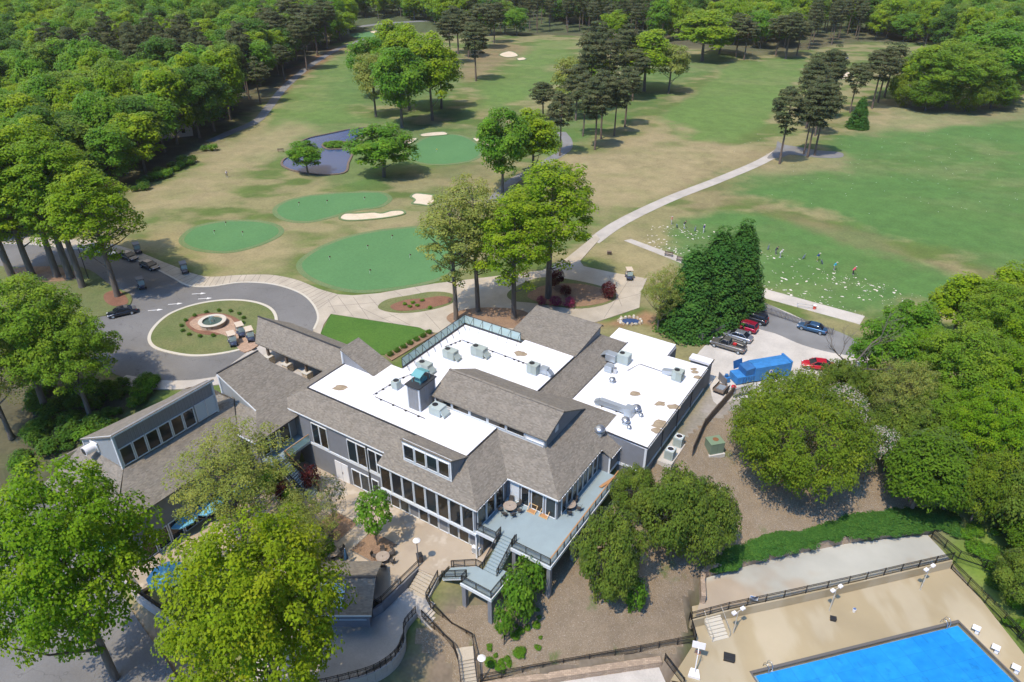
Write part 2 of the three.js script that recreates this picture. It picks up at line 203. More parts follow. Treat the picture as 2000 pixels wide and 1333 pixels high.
Z([[-72.3,-233.37],[-32.86,-233.37],[-6.27,-220.94],[-5.29,-180.95],[-22.25,-178.86],[-37.32,-168.25],[-57.6,-178.86],[-68.83,-199.25]], 10, cLush, .75, 14);
Z([[-65.52,-262.25],[-34.99,-250.72],[-16.63,-236.67],[-27.84,-343.78],[-72.07,-357.23]], 8, cLush, .8, 10);
Z([[25.74,-288.34],[99.63,-371.67],[97.43,-343.78],[58.8,-274.74],[40.42,-240.05],[20.51,-204.32],[7.93,-180.95],[6.27,-220.94]], 8, cLush, .7, 9);
Z([[12.38,-189.73],[38.5,-227.01],[49.9,-236.67],[49.42,-209.61],[69.61,-206.94],[69.53,-196.79],[52.36,-178.86],[32.22,-160.01],[19.9,-145.67],[15.38,-158.3]], 9, cTan, .95, 9);
Z([[60.23,-199.25],[74.72,-204.32],[72.8,-185.25],[56.78,-158.3],[43.43,-151.77],[34.29,-151.77]], 9, cBrown, .5, 9);
Z([[-93.55,-163.51],[-87.7,-178.86],[-80.58,-204.32],[-72.3,-233.37],[-65.06,-218.01],[-67.41,-176.81],[-76.58,-151.77],[-80.94,-134.6],[-89.2,-142.77]], 9, cTan, .8, 10);
Z([[-74.07,-145.67],[-49.29,-148.07],[-40.05,-137.24],[-41.28,-129.55],[-41.81,-120.32],[-55.11,-120.32],[-66.46,-127.14],[-78.87,-134.6]], 8, cTan, .75, 7);
Z([[-50.86,-145.67],[-22.67,-150.21],[-18.8,-145.67],[-37.94,-137.24]], 6, cTan, .55, 7);
Z([[-24.27,-185.25],[-2.87,-199.25],[-3.89,-176.81],[-17.48,-169]], 7, cBrown, .55, 8);
Z([[16.6,-134.6],[25.43,-145.67],[31.74,-127.14],[29.25,-119.23],[19.27,-122.53]], 6, cTan, .6, 6);
Z([[33.72,-148.67],[49.69,-158.3],[73.77,-137.24],[90.56,-113.05],[87.63,-108.26],[68.35,-108.26],[54.8,-105],[44.06,-115.05],[32.64,-126.67]], 5, cRange, 1, 25);
Z([[51.96,-167.13],[75.5,-185.25],[117.88,-240.05],[136.49,-258.3],[197.55,-258.3],[117.32,-124.8],[95.02,-120.32],[77.39,-145.67]], 12, cRange, .95, 25);
Z([[35.38,-145.67],[51.03,-163.51],[64.55,-153.36],[80.54,-129.55],[94.35,-119.23],[90.56,-113.05],[72.09,-133.31],[52.05,-158.3]], 5, cBrown, .55, 9);
Z([[107.78,-240.05],[131.04,-262.25],[146.95,-250.72],[182.01,-262.25],[170.53,-243.52],[136.35,-227.01],[109.18,-219.76]], 8, cTan, .7, 8);
Z([[68.83,-199.25],[91.77,-199.25],[86.28,-185.25],[66.74,-183.08]], 6, cTan, .6, 6);
Z([[16.38,-68.33],[22.53,-74.87],[29.82,-79.32],[37.16,-71.75],[44.84,-65.11],[53.41,-62.51],[50.12,-60.85],[37.25,-58.46],[21.16,-54.37],[17.13,-45.67],[4.77,-41.27],[-3.25,-39.23],[-13.57,-37.31],[-10.93,-44.53],[-10.44,-48.69],[-8.07,-51.27],[-4.37,-52.62],[4.44,-54.01]], 3, cHill, 1, 4);
Z([[-5.35,-50.13],[4.48,-54.18],[16.11,-68.02],[18.51,-63.54],[30.84,-63.54],[43.74,-64.84],[29.1,-57.86],[20.86,-54.9],[17.21,-46.72],[4.91,-43.02],[-2.89,-41.42],[-9.63,-41.42],[-10.53,-44.68],[-8.77,-47.02]], 3, cHill, .8, 3);
Z([[39.22,-73.81],[46.87,-75.95],[52.42,-71.75],[52.8,-62.51],[48.14,-61.67],[38.51,-61.67]], 4, cHill, .9, 4);
Z([[18.21,-67.75],[29.23,-86.96],[34.11,-83.7],[27,-75.42],[22.29,-69.19]], 2, cAlley, 1, 4);
Z([[14.66,-64.97],[18.3,-68.22],[20.72,-67.75],[17.33,-62.77]], 1.5, [.42, .24, .13], .7, 3);
Z([[21.41,-57.41],[30.24,-60.36],[40.02,-62.16],[50.42,-64.53],[55,-63.67],[52.31,-64.53],[43.82,-63.84],[34.62,-62.57],[27.26,-60.52]], 2, [.06, .13, .03], .7, 3);
Z([[51.77,-62.84],[68.14,-68.18],[61.12,-52.95],[53.93,-50.29],[52.8,-58.02]], 5, [.14, .22, .03], .9, 6);
Z([[8.33,-101.21],[21.66,-101.21],[26.51,-96.36],[28.32,-101.21],[22.64,-107.34],[15.28,-103.77]], 2, [.30, .185, .095], 1, 4);
Z([[-11.39,-108.26],[0,-108.26],[9.16,-101.21],[0,-97.94],[-9.88,-99.55]], 3, cStraw, .9, 5);
Z([[-94.69,-93.43],[-57.15,-85.79],[-49.46,-85.14],[-56,-73.46],[-56.19,-66.55],[-70.44,-60.46]], 4, cFloor, 1, 6);
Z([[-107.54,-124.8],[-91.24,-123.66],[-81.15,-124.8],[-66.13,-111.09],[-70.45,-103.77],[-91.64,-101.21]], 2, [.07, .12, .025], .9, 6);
Z([[-13.5,-43.29],[-17.77,-42.21],[-11.63,-47.92],[-9.05,-48.54],[-3.48,-42.75]], 3, cHill, .9, 4);
Z([[-34.81,-50.43],[-28.26,-42.59],[-18.99,-39.14],[-32.81,-38.17],[-41.95,-51.75]], 3, cDirt, .9, 5);
const landX = [], landZ = [];
const GX0 = -230, GX1 = 270, GZ0 = -440, GZ1 = -15, GN = 2040;
const groundMap = texture(GN, (u, v) => {
  const x = lerp(GX0, GX1, u), z = lerp(GZ0, GZ1, v);
  const wob = (fbm(x / 14, z / 14, 4, 201) - .5), fine = fbm(x / 2.2, z / 2.2, 3, 205), mid = fbm(x / 9, z / 5, 4, 209);
  let c = mix3(mul3(cGreen, .95), [.24, .225, .10], sstep(.36, .62, mid));
  for (const q of zones) {
    if (x < q.b[0] || x > q.b[1] || z < q.b[2] || z > q.b[3]) continue;
    const d = signed(x, z, q.pts) + wob * q.soft * 2.2 + (fine - .5) * q.soft * .6;
    let k = q.k * sstep(q.soft * .6, -q.soft * .6, d);
    if (k > 0) { k *= .72 + .5 * clamp(fbm(x / q.ns, z / q.ns * 1.6, 4, 221 + q.ns) * 1.6 - .4); c = mix3(c, q.col, clamp(k)); }
  }
  c = mix3([.07, .095, .032], c, sstep(.0, .03, Math.min(u, 1 - u, v, 1 - v)));
  return mul3(c, .66 + .34 * fine + .26 * (hash(Math.floor(x * 7), Math.floor(z * 7), 3) - .2));
}, 1);
groundMap.wrapS = groundMap.wrapT = THREE.ClampToEdgeWrapping;
{
  const xs = landX, zs = landZ;
  for (const x of [-3000, -1500, -800, -500, -350, -250, -200, -165, -140, -120, -105, -95, -85]) xs.push(x);
  for (let x = -78; x <= 88; x += .8) xs.push(x);
  for (const x of [92, 100, 112, 130, 160, 195, 250, 350, 500, 800, 1500, 3000]) xs.push(x);
  for (const z of [-4000, -2500, -1500, -1000, -700, -550, -450, -400, -345, -300, -260, -220, -190, -170, -155, -140, -130, -122]) zs.push(z);
  for (let z = -116; z <= -24; z += .8) zs.push(z);
  for (const z of [-20, -10, 10, 60, 300]) zs.push(z);
  const nx = xs.length, nz = zs.length, pos = new Float32Array(nx * nz * 3), uv = new Float32Array(nx * nz * 2), idx = [];
  for (let j = 0; j < nz; j++) for (let i = 0; i < nx; i++) { const k = j * nx + i; pos[k * 3] = xs[i]; pos[k * 3 + 1] = groundY(xs[i], zs[j]) - .03; pos[k * 3 + 2] = zs[j]; uv[k * 2] = (xs[i] - GX0) / (GX1 - GX0); uv[k * 2 + 1] = (zs[j] - GZ0) / (GZ1 - GZ0); if (i < nx - 1 && j < nz - 1) idx.push(k, k + nx, k + 1, k + 1, k + nx, k + nx + 1); }
  const g = new THREE.BufferGeometry(); g.setAttribute('position', new THREE.BufferAttribute(pos, 3)); g.setAttribute('uv', new THREE.BufferAttribute(uv, 2)); g.setIndex(idx); g.computeVertexNormals();
  struct('ground', g, surf(groundMap, 1));
}
// leaf litter on the slope: a thin layer lying on the ground
M.litter = surf(texture(1024, (u, v) => { const g = fbm(u * 150, v * 150, 2, 303, 150), m = fbm(u * 14, v * 14, 4, 307, 14), p = hash(Math.floor(u * 340), Math.floor(v * 340), 5), w = sstep(.66, .8, fbm(u * 7, v * 7, 4, 311, 7)); let c = mix3([.15, .115, .074], [.29, .235, .16], clamp(.15 + .5 * g + .5 * (m - .3))); if (p > .965) c = mix3(c, [.42, .38, .31], .8); if (p < .03) c = mul3(c, .55); return mix3(c, [.085, .13, .03], w * .75 * (g > .45 ? 1 : .4)); }, 1 / 15), 1, grassBump, .05);
{
  const poly = [[-5.09,-50.26],[4.48,-54.33],[11.01,-62.68],[17.03,-68.97],[22.15,-72.42],[29.71,-78.32],[33.63,-77.2],[41.23,-75.02],[47.24,-69.93],[52.94,-65.73],[52.43,-63.54],[38.49,-61.02],[29.29,-58.48],[21.6,-55.62],[18.82,-50.13],[17.33,-46.54],[4.91,-43.02],[-2.89,-41.52],[-5.78,-41.42],[-7.02,-44.68],[-8.96,-48.86]], pos = [], uv = [], idx = [], id = new Map(), R = (i, j) => { const k = i + ',' + j; if (!id.has(k)) { id.set(k, pos.length / 3); const x = landX[i], z = landZ[j]; pos.push(x, groundY(x, z), z); uv.push(x, z); } return id.get(k); };
  for (let j = 0; j < landZ.length - 1; j++) for (let i = 0; i < landX.length - 1; i++) { const x = landX[i] + .4, z = landZ[j] + .4; if (signed(x, z, poly) + 3.5 * (fbm(x / 5, z / 5, 3, 317) - .5) > 0 || caps.some(c => signed(x, z, c[0]) < 1)) continue; const a = R(i, j), b = R(i + 1, j), c = R(i, j + 1), d = R(i + 1, j + 1); idx.push(a, c, b, b, c, d); }
  const g = new THREE.BufferGeometry(); g.setAttribute('position', new THREE.Float32BufferAttribute(pos, 3)); g.setAttribute('uv', new THREE.Float32BufferAttribute(uv, 2)); g.setIndex(idx); g.computeVertexNormals(); struct('mulch_slope', g, M.litter);
}
console.log('ground done');

// ---------- paved surfaces ----------
const driveOutline = smooth([[-116.94,-135.64],[-97.69,-134.86],[-88.29,-132.8],[-80.5,-131.53],[-70.9,-125.96],[-62.92,-119.67],[-58.49,-116.28],[-54.45,-115.87],[-49.46,-117.53],[-43.68,-116.91],[-37.68,-113.44],[-33.74,-108.26],[-32.08,-103.77],[-32.01,-99.88],[-34.53,-93.32],[-37.16,-86.56],[-42.18,-86.03],[-49.26,-85.24],[-56.55,-86.7],[-64.02,-91.13],[-72.92,-91.85],[-86.88,-91.85]], 6);
struct('asphalt_drive', sheet(driveOutline, .012, .1), M.asphalt);
const walkOuter = [[-119.53,-139.41],[-100,-138.86],[-90.92,-137.77],[-83.79,-136.17],[-75.42,-132.04],[-65.79,-125.5],[-56.65,-120.1],[-50.5,-120.75],[-44.78,-120.75],[-39.46,-118.59],[-34.38,-114.85],[-30.75,-112.85]], walkInner = [[-117.12,-135.91],[-97.84,-135.12],[-88.43,-133.05],[-80.62,-131.78],[-71.01,-126.2],[-63.01,-119.88],[-58.53,-116.39],[-54.49,-115.97],[-49.49,-117.64],[-43.71,-117.01],[-37.71,-113.54],[-34.18,-109],[-32.29,-104.29],[-32.09,-99.88]];
const wO = smooth(walkOuter, 6, false), wI = smooth(walkInner, 6, false);
const plaza = struct('concrete_plaza', sheet([...wO, ...[[-28.14,-112.46],[-23.67,-113.25],[-14.14,-117.12],[-6.6,-119.23],[5.69,-122.75],[10.36,-127.86],[15.81,-137.24],[17.61,-140.51],[18.21,-138.04],[13.17,-126.9],[13.67,-124.57],[19.17,-121.64],[24.91,-119.23],[22.91,-113.64],[21.76,-107.89],[14.19,-103.08],[8.28,-100.38],[0,-99.88],[-7.87,-100.38],[-9.88,-99.55],[-12.9,-99.39],[-15.33,-101.21],[-25.56,-104.29],[-30.47,-105.71],[-30.85,-102.05],[-30.67,-98.74]], ...wI.slice().reverse()], .09, .2), M.concrete);
{ // joints between the slabs of the curved walk and across the plaza
  const at = (l, t) => { const k = t * (l.length - 1), i = Math.min(l.length - 2, Math.floor(k)), f = k - i; return [lerp(l[i][0], l[i + 1][0], f), lerp(l[i][1], l[i + 1][1], f)]; };
  for (let i = 1; i < 58; i++) { const b = at(wI, i / 58), a = wO.reduce((m, q) => Math.hypot(q[0] - b[0], q[1] - b[1]) < Math.hypot(m[0] - b[0], m[1] - b[1]) ? q : m), w = Math.hypot(a[0] - b[0], a[1] - b[1]); if (w > 6.5 || w < .5) continue; part(plaza, 'joint', box(-Math.hypot(b[0] - a[0], b[1] - a[1]) / 2, Math.hypot(b[0] - a[0], b[1] - a[1]) / 2, 0, .008, -.04, .04).rotateY(-Math.atan2(b[1] - a[1], b[0] - a[0])).translate((a[0] + b[0]) / 2, .088, (a[1] + b[1]) / 2), M.joint); }
  for (const [a, b] of [[[-32.17,-111.09],[-29.77,-106.07]], [[-30.59,-112.06],[-26.48,-104.64]], [[-31.55,-108.26],[-23.46,-109.76]], [[-27.85,-111.87],[-23.8,-103.94]], [[-25.22,-112.26],[-22.14,-106.97]], [[-26.29,-108.26],[-19.3,-102.22]], [[-20.66,-105.71],[-16.74,-101.88]], [[-21.67,-103.94],[-14.9,-108.26]], [[-14.67,-106.07],[-11.59,-100.38]], [[-20.97,-114.04],[-18.84,-111.67]], [[-17.51,-115.67],[-15.74,-112.85]], [[18.05,-120.32],[18.84,-108.26]], [[11.3,-107.15],[22.64,-113.05]], [[21.7,-119.23],[15.34,-104.29]], [[18.95,-116.08],[23.84,-116.08]], [[0.92,-114.85],[-2.36,-119.23]], [[5.7,-120.32],[3.87,-122.98]]]) part(plaza, 'joint', box(-Math.hypot(b[0] - a[0], b[1] - a[1]) / 2, Math.hypot(b[0] - a[0], b[1] - a[1]) / 2, 0, .008, -.035, .035).rotateY(-Math.atan2(b[1] - a[1], b[0] - a[0])).translate((a[0] + b[0]) / 2, .088, (a[1] + b[1]) / 2), M.joint);
}
struct('kerb', band(wI.slice(0, -1), .34, .12, .16), M.kerb);
struct('entrance_pavement', sheet([[-43.25,-86.96],[-40.81,-93.32],[-40.07,-96.05],[-34.13,-91.85],[-27.93,-91.85],[-24.68,-83.7],[-30.94,-80],[-41.37,-83.7]], .03, .1), M.concreteGrey);
struct('front_walk', band(smooth([[-56.54,-86.03],[-51.24,-84.72],[-46.12,-84.72],[-42.09,-85.77],[-39.31,-86.3]], 6, false), 2.2, .1, .2), M.concreteGrey);
const cartPath = struct('cart_path', band(smooth([[16.6,-136.7],[22.96,-146.27],[36.72,-161.74],[52.41,-176.41],[67.13,-191.1],[75.49,-201.25]], 6, false), 3.0, .02, .1), M.concreteGrey);
struct('asphalt_path', sheet(smooth([[70.21,-194.39],[75.6,-204.32],[78.57,-211.8],[79.02,-208.54],[82.58,-205.88],[87.15,-202.26],[92.6,-200.24],[91.14,-195.82],[84.6,-195.34],[77.82,-198.26],[74.46,-195.82]], 5), .035, .1), M.asphaltOld);
struct('asphalt_path', band(smooth([[-76.75,-437.84],[-80.67,-404],[-86.27,-379.3],[-88.94,-337.39],[-88.83,-306.32],[-87.03,-277.37],[-83.97,-250.72],[-82.89,-234.68],[-86.58,-222.13],[-89.14,-211.8]], 6, false), 3.2, .02, .1), M.asphaltOld);
struct('asphalt_path', band(smooth([[15.11,-222.13],[16.35,-212.35],[15.32,-203.29],[10.49,-193.44],[4.67,-183.08],[0.65,-176],[-2.72,-166.76],[-4.73,-158.3]], 6, false), 3.0, .02, .1), M.asphaltOld);
struct('asphalt_path', band(smooth([[-90.78,-458.99],[-74.97,-474.96],[-51.16,-487.02]], 6, false), 6, .02, .1), M.asphaltOld);
struct('tee_walk', sheet([[23.08,-137.24],[24.67,-138.04],[34.33,-127.62],[33.19,-125.5]], .03, .1), M.concreteGrey);
const teeWalk = struct('tee_walk', sheet([[42.93,-116.91],[59.08,-105],[57.07,-102.22],[41.37,-113.64]], .03, .1), M.concretePale);
struct('asphalt_path', sheet([[83.16,-118.59],[88.28,-116.91],[85.93,-113.64],[81.11,-115.67]], .03, .1), M.asphaltOld);
struct('service_lot', sheet(smooth([[27.93,-91.85],[30.46,-96.05],[38.56,-108.26],[42.61,-110.14],[51.02,-99.55],[54.3,-91.85],[47.21,-85.64],[40.42,-83.07],[31.26,-81.21],[28.12,-80],[28.24,-84.98]], 4), .012, .1), M.concretePale);
struct('service_lane', sheet(smooth([[38.56,-108.26],[42.55,-110.52],[47.71,-104.29],[53.79,-98.26],[54.61,-92.58],[50.11,-93.02],[45.52,-95.59],[42.28,-99.23],[39.89,-100.88],[38.19,-103.77]], 4), .03, .1), M.asphaltOld);
struct('parking_lot', sheet(lotPoly, -5.9, .3), M.asphalt);
struct('patio', sheet(patioPoly, -4.3, .4), M.patio);
struct('lower_terrace', sheet(terracePoly, -5.5, .4), M.concreteGrey);
struct('bed', sheet(smooth([[-105.28,-124.34],[-91.37,-123.88],[-85.18,-125.03],[-79.62,-122.75],[-72.75,-116.49],[-67.02,-112.26],[-65.72,-108.26],[-66.79,-105.89],[-70.8,-104.47],[-79.99,-107.15],[-89.97,-101.21]], 5), .14, .2), M.island);
struct('bed', sheet(smooth([[-94.72,-122.98],[-87.74,-124.34],[-82.88,-122.53],[-80.2,-119.23],[-85.03,-117.74],[-92.47,-119.23]], 5), .17, .2), M.soil);
struct('bed', sheet(smooth([[-72,-113.05],[-70.85,-114.45],[-67.92,-112.06],[-66.33,-109.19],[-67.91,-108.26],[-70.58,-110.14]], 5), .17, .2), M.mulch);

// ---------- turf, sand and water ----------
const isl = smooth([[-57.44,-97.46],[-58.23,-101.21],[-57.49,-105.71],[-54.52,-109],[-50.06,-110.61],[-45.28,-110.14],[-41.66,-108.07],[-39.56,-105],[-38.65,-101.21],[-39.29,-97.46],[-41.39,-94.67],[-44.63,-93.02],[-48.32,-92.43],[-52.64,-93.47],[-55.56,-94.98]], 6);
struct('roundabout_kerb', band(isl, .5, .15, .25, true), M.kerb);
struct('roundabout_lawn', sheet(isl, .13, .2), M.island);
struct('bed', sheet(smooth([[-53.68,-102.56],[-53.09,-105],[-49.98,-105.89],[-46.55,-104.64],[-44.59,-102.56],[-44.96,-99.88],[-47.38,-98.58],[-50.49,-99.23]], 5), .17, .2), M.mulch);
struct('brick_paving', sheet(smooth([[-52.94,-102.39],[-52.1,-104.64],[-49.79,-105.35],[-47.03,-104.29],[-45.38,-102.39],[-40.9,-98.74],[-39.3,-96.68],[-40.96,-93.32],[-45.12,-97.94],[-48.14,-99.55],[-50.86,-100.21]], 5), .19, .2), M.brick);
struct('lawn', sheet([[-30.43,-105.53],[-14.97,-100.96],[-13.68,-99.72],[-19.37,-92.73],[-23.54,-93.32],[-27.25,-96.05],[-30.7,-99.23]], .12, .2), M.lawn);
struct('bed', sheet([[-19.36,-92.65],[-13.67,-99.64],[-12.27,-98.74],[-18.1,-90.99]], .15, .3), M.soil);
struct('bed', sheet(smooth([[-22.9,-107.89],[-22.07,-110.52],[-18.04,-112.46],[-13.84,-113.84],[-10.69,-113.05],[-9.84,-111.29],[-10.58,-109.19],[-15.9,-106.25],[-20.56,-106.25]], 6), .13, .2), M.island);
struct('bed', sheet(smooth([[-20.86,-108.26],[-18.69,-110.52],[-15.21,-111.29],[-12.41,-112.06],[-10.56,-111.29],[-10.8,-109.76],[-15.65,-107.15],[-19.51,-106.79]], 6), .16, .2), M.mulch);
struct('bed', sheet(smooth([[-0.9,-112.65],[0.74,-115.87],[5.68,-119.67],[12.18,-118.17],[18.05,-114.04],[17.8,-110.52],[11.86,-107.52],[3.54,-109.57],[0,-110.52]], 6), .13, .2), M.island);
struct('bed', sheet(smooth([[2.7,-112.06],[5.55,-116.08],[12.08,-116.91],[17.73,-113.64],[17.49,-110.9],[11.92,-108.26],[5.3,-109.38]], 6), .16, .2), M.soil);
struct('bed', sheet(smooth([[-10.91,-104.29],[-9.52,-106.43],[-3.5,-107.89],[2.59,-106.07],[2.5,-101.21],[-3.33,-101.21],[-9.21,-101.88]], 6), .14, .2), M.soil);
const pond = smooth([[-61.01,-187.46],[-62.37,-193.44],[-60.81,-198.75],[-62.34,-207.47],[-61.12,-214.59],[-56.15,-219.76],[-49.49,-225.77],[-44.11,-227.01],[-42.42,-219.76],[-45.84,-216.29],[-46.73,-211.25],[-52.76,-211.25],[-55.04,-208],[-52.51,-203.29],[-47.85,-203.29],[-45.22,-200.24],[-44.02,-189.73],[-43.52,-181.79],[-47.4,-180.11],[-54.41,-181.79]], 5);
M.water = new THREE.MeshPhysicalMaterial({ roughness: .02, specularIntensity: .45, side: THREE.DoubleSide, bumpMap: texture(256, (u, v) => fbm(u * 12, v * 12, 3, 3, 12), .12, false), bumpScale: .004 }); M.water.color.setRGB(.034, .07, .16);
struct('pond_water', sheet(pond, .02, .05), M.water);
struct('pond_edging', band(pond, .6, .22, .5, true), M.woodBrown);
const greens = [[[-67.98,-138.59],[-67.44,-144.21],[-63.54,-147.16],[-55.83,-147.46],[-50.44,-144.21],[-49.3,-140.51],[-52.04,-135.12],[-56.21,-132.04],[-61.51,-132.54],[-66.2,-135.38]], [[-53.37,-154.98],[-52.51,-160.01],[-48.6,-163.51],[-39.37,-166.03],[-31.99,-166.03],[-29.36,-162.44],[-30.65,-157.63],[-36.04,-154.98],[-40.87,-150.52],[-44.81,-148.07],[-49.62,-149.29]], [[-40.38,-125.96],[-38.84,-132.04],[-33.99,-138.59],[-26.11,-142.77],[-18.61,-143.92],[-12.95,-141.35],[-10.38,-134.6],[-10.75,-124.8],[-14.15,-119.23],[-20.33,-116.08],[-27.46,-114.65],[-33.5,-117.12],[-38.28,-121.41]], [[-28.38,-196.79],[-27.7,-209.61],[-23.23,-218.01],[-17.08,-218.59],[-11.28,-210.7],[-8.99,-201.76],[-11.19,-193.44],[-17.88,-189.73],[-24.17,-190.64]], [[-89.7,-429.87],[-77.08,-439.87],[-71.16,-425.99],[-80.93,-412.9]]];
for (const g of greens) { const s = smooth(g, 6); struct('green_collar', sheet(strap(s, 2.2, true)[area(strap(s, 2.2, true)[0]) > area(strap(s, 2.2, true)[1]) ? 0 : 1], .02, .1), M.fringe); struct('putting_green', sheet(s, .035, .1), M.green); }
const bunkers = [[[-38.07,-149.59],[-37.62,-152.41],[-34.46,-152.72],[-31.12,-153.36],[-29.29,-152.72],[-27.23,-154.33],[-24.8,-154.33],[-24.08,-152.41],[-27.2,-150.21],[-33.66,-148.37],[-36.47,-148.37]], [[-24.1,-163.86],[-23.13,-166.03],[-21.37,-165.67],[-18.81,-164.58],[-18.11,-159.66],[-19.1,-157.63],[-21.29,-158.3],[-23.15,-158.98],[-22.84,-161.39]], [[-28.01,-219.18],[-25.13,-221.54],[-20.78,-222.13],[-19.61,-219.18],[-23.95,-217.43],[-26.98,-216.86]], [[-32.48,-211.8],[-31.17,-214.59],[-28.48,-215.15],[-28.71,-211.8],[-29.88,-209.07],[-31.24,-208]], [[-11.79,-215.15],[-9.21,-215.72],[-7.57,-212.35],[-3.71,-207.47],[-5.6,-205.88],[-8.91,-207.47],[-10.55,-211.25]], [[-6.07,-361.45],[-3.71,-368.7],[-1.25,-371.67],[1.96,-365.77],[2.4,-357.23],[-2.39,-354.46]], [[2.37,-351.73],[5.25,-354.46],[6.35,-349.04],[3.27,-346.39]], [[129.98,-308.45],[135.89,-317.21],[142.19,-319.47],[141.38,-310.59],[132.14,-302.16]], [[-80.52,-437.84],[-78,-441.92],[-74.4,-435.82],[-75.46,-429.87]]];
bunkers.forEach(b => { const s = smooth(b, 6); struct('sand_bunker', sheet(s, .045, .1), M.sand); const e = part(scene, numbered('bunker_lip'), band(s, .5, .14, .2, true), M.fringe); e.userData = { kind: 'structure' }; });
{ // cups of sand filled into the divots on the practice tee
  const r = rng(5), list = []; const rows = [[[48.69,-130.79],[64.69,-116.08]], [[45.29,-116.08],[57.46,-107.34]], [[31.55,-142.77],[40.68,-139.96]], [[28.45,-137.24],[34.99,-130.79]], [[60.39,-119.23],[71.02,-110.14]], [[48.19,-122.53],[68.35,-108.26]]];
  for (let i = 0; i < 420; i++) { const w = rows[Math.floor(r() * rows.length)], t = r() + (r() - .5) * .2, x = lerp(w[0][0], w[1][0], t) + (r() - .5) * 5, z = lerp(w[0][1], w[1][1], t) + (r() - .5) * 6, g = new THREE.CircleGeometry(.06 + .2 * r() ** 3, 7); const q = g.attributes.position; for (let k = 1; k < q.count; k++) { const s = .5 + r(); q.setXY(k, q.getX(k) * s * 1.4, q.getY(k) * s * .8); } g.rotateX(-Math.PI / 2); g.rotateY(r() * 6); g.translate(x, .012 + .004 * (i % 3), z); list.push(g); }
  const m = part(scene, 'divot_sand', list, std(.66, .63, .55, 1)); m.userData = { kind: 'stuff', label: 'pale sand filled into divots across the practice tee', category: 'sand' };
}
console.log('site done');

// ---------- the clubhouse: local axes u (along the front), y, v (towards the back) ----------
const house = thing('clubhouse', 'grey clubhouse with brown shingle slopes and white flat roofs', 'building', [O[0], 0, O[1]], -TH);
const L3 = (u, y, v) => V3(u, y, -v);
const ub = (u0, u1, y0, y1, v0, v1) => box(u0, u1, y0, y1, -v1, -v0);
function facet(pts) { // a flat polygon of [u, y, v] points with uv in metres, courses level
  const p = pts.map(q => L3(...q)), n = V3(0, 0, 0); for (let i = 0; i < p.length; i++) { const a = p[i], b = p[(i + 1) % p.length]; n.x += (a.y - b.y) * (a.z + b.z); n.y += (a.z - b.z) * (a.x + b.x); n.z += (a.x - b.x) * (a.y + b.y); } n.normalize(); if (n.y < -.001) n.negate();
  const e1 = Math.abs(n.y) > .999 ? V3(1, 0, 0) : V3(0, 1, 0).cross(n).normalize(), e2 = n.clone().cross(e1);
  const flat = p.map(q => new THREE.Vector2(q.dot(e1), q.dot(e2))), tri = THREE.ShapeUtils.triangulateShape(flat, []); for (const q of tri) { const [a, b, c] = q.map(i => flat[i]); if ((b.x - a.x) * (c.y - a.y) - (c.x - a.x) * (b.y - a.y) < 0) q.reverse(); }
  const g = new THREE.BufferGeometry(); g.setAttribute('position', new THREE.Float32BufferAttribute(p.flatMap(q => [q.x, q.y, q.z]), 3)); g.setAttribute('normal', new THREE.Float32BufferAttribute(p.flatMap(() => [n.x, n.y, n.z]), 3)); g.setAttribute('uv', new THREE.Float32BufferAttribute(flat.flatMap(q => [q.x, q.y]), 2)); g.setIndex(tri.flat()); return g;
}
function slab(pts, th = .16) { const lo = pts.map(q => [q[0], q[1] - th, q[2]]), out = [facet(pts), facet(lo)]; for (let i = 0; i < pts.length; i++) { const j = (i + 1) % pts.length; out.push(facet([pts[i], pts[j], lo[j], lo[i]])); } return join(out); }
const roof = (name, pts, mat = M.shingle, th = .16) => part(house, name, slab(pts, th), mat);
const K = .55, E0 = 3.4;
const yF = v => E0 + K * v, yS = u => E0 - K * u, yD = v => E0 + K * (v - 6.1), yR = u => E0 + K * (6.6 - u), yB = v => 5.8 - K * (v - 19.5), yE = u => 3.4 + .5 * (-28.7 - u), yLW = u => 3.4 + .5 * (-32 - u);
// shingle slopes
roof('roof_slope', [[-14, yF(0), 0], [.02, yF(0), 0], [-4.3, 5.77, 4.3], [-29.4, 5.77, 4.3], [-32.4, yF(1.3), 1.3], [-14, yF(1.3), 1.3]]);
roof('roof_slope', [[0, E0, 0], [0, E0, 6.12], [-4.3, yS(-4.3), 10.4], [-4.3, yS(-4.3), 4.3]]);
roof('roof_slope', [[0, E0, 6.1], [6.6, E0, 6.1], [2.3, yD(10.4), 10.4], [-4.3, yD(10.4), 10.4]]);
roof('roof_slope', [[6.6, E0, 6.1], [6.6, E0, 16.4], [7.95, yR(7.95), 16.4], [7.95, yR(7.95), 19.2], [5.5, yR(5.5), 19.2], [5.5, yR(5.5), 22.8], [2.3, yR(2.3), 19.5], [2.3, yR(2.3), 10.4]]);
roof('roof_slope', [[5.5, yB(22.8), 22.8], [-.9, yB(22.8), 22.8], [-4.2, yB(19.5), 19.5], [2.3, yB(19.5), 19.5]]);
roof('roof_slope', [[-4.2, 5.72, 19.5], [-.85, yS(-.85), 22.8], [-.85, yS(-.85), 39.6], [-4.2, 5.72, 37]]);
roof('roof_slope', [[-.85, yS(-.85), 39.6], [-4.2, 5.72, 37], [-10, 5.72, 37], [-10, 3.9, 39.6]]);
roof('roof_slope', [[-29.4, 5.77, 4.3], [-29.4, 5.77, 11.5], [-32.75, 4, 11.5], [-32.75, 4, 1]]);
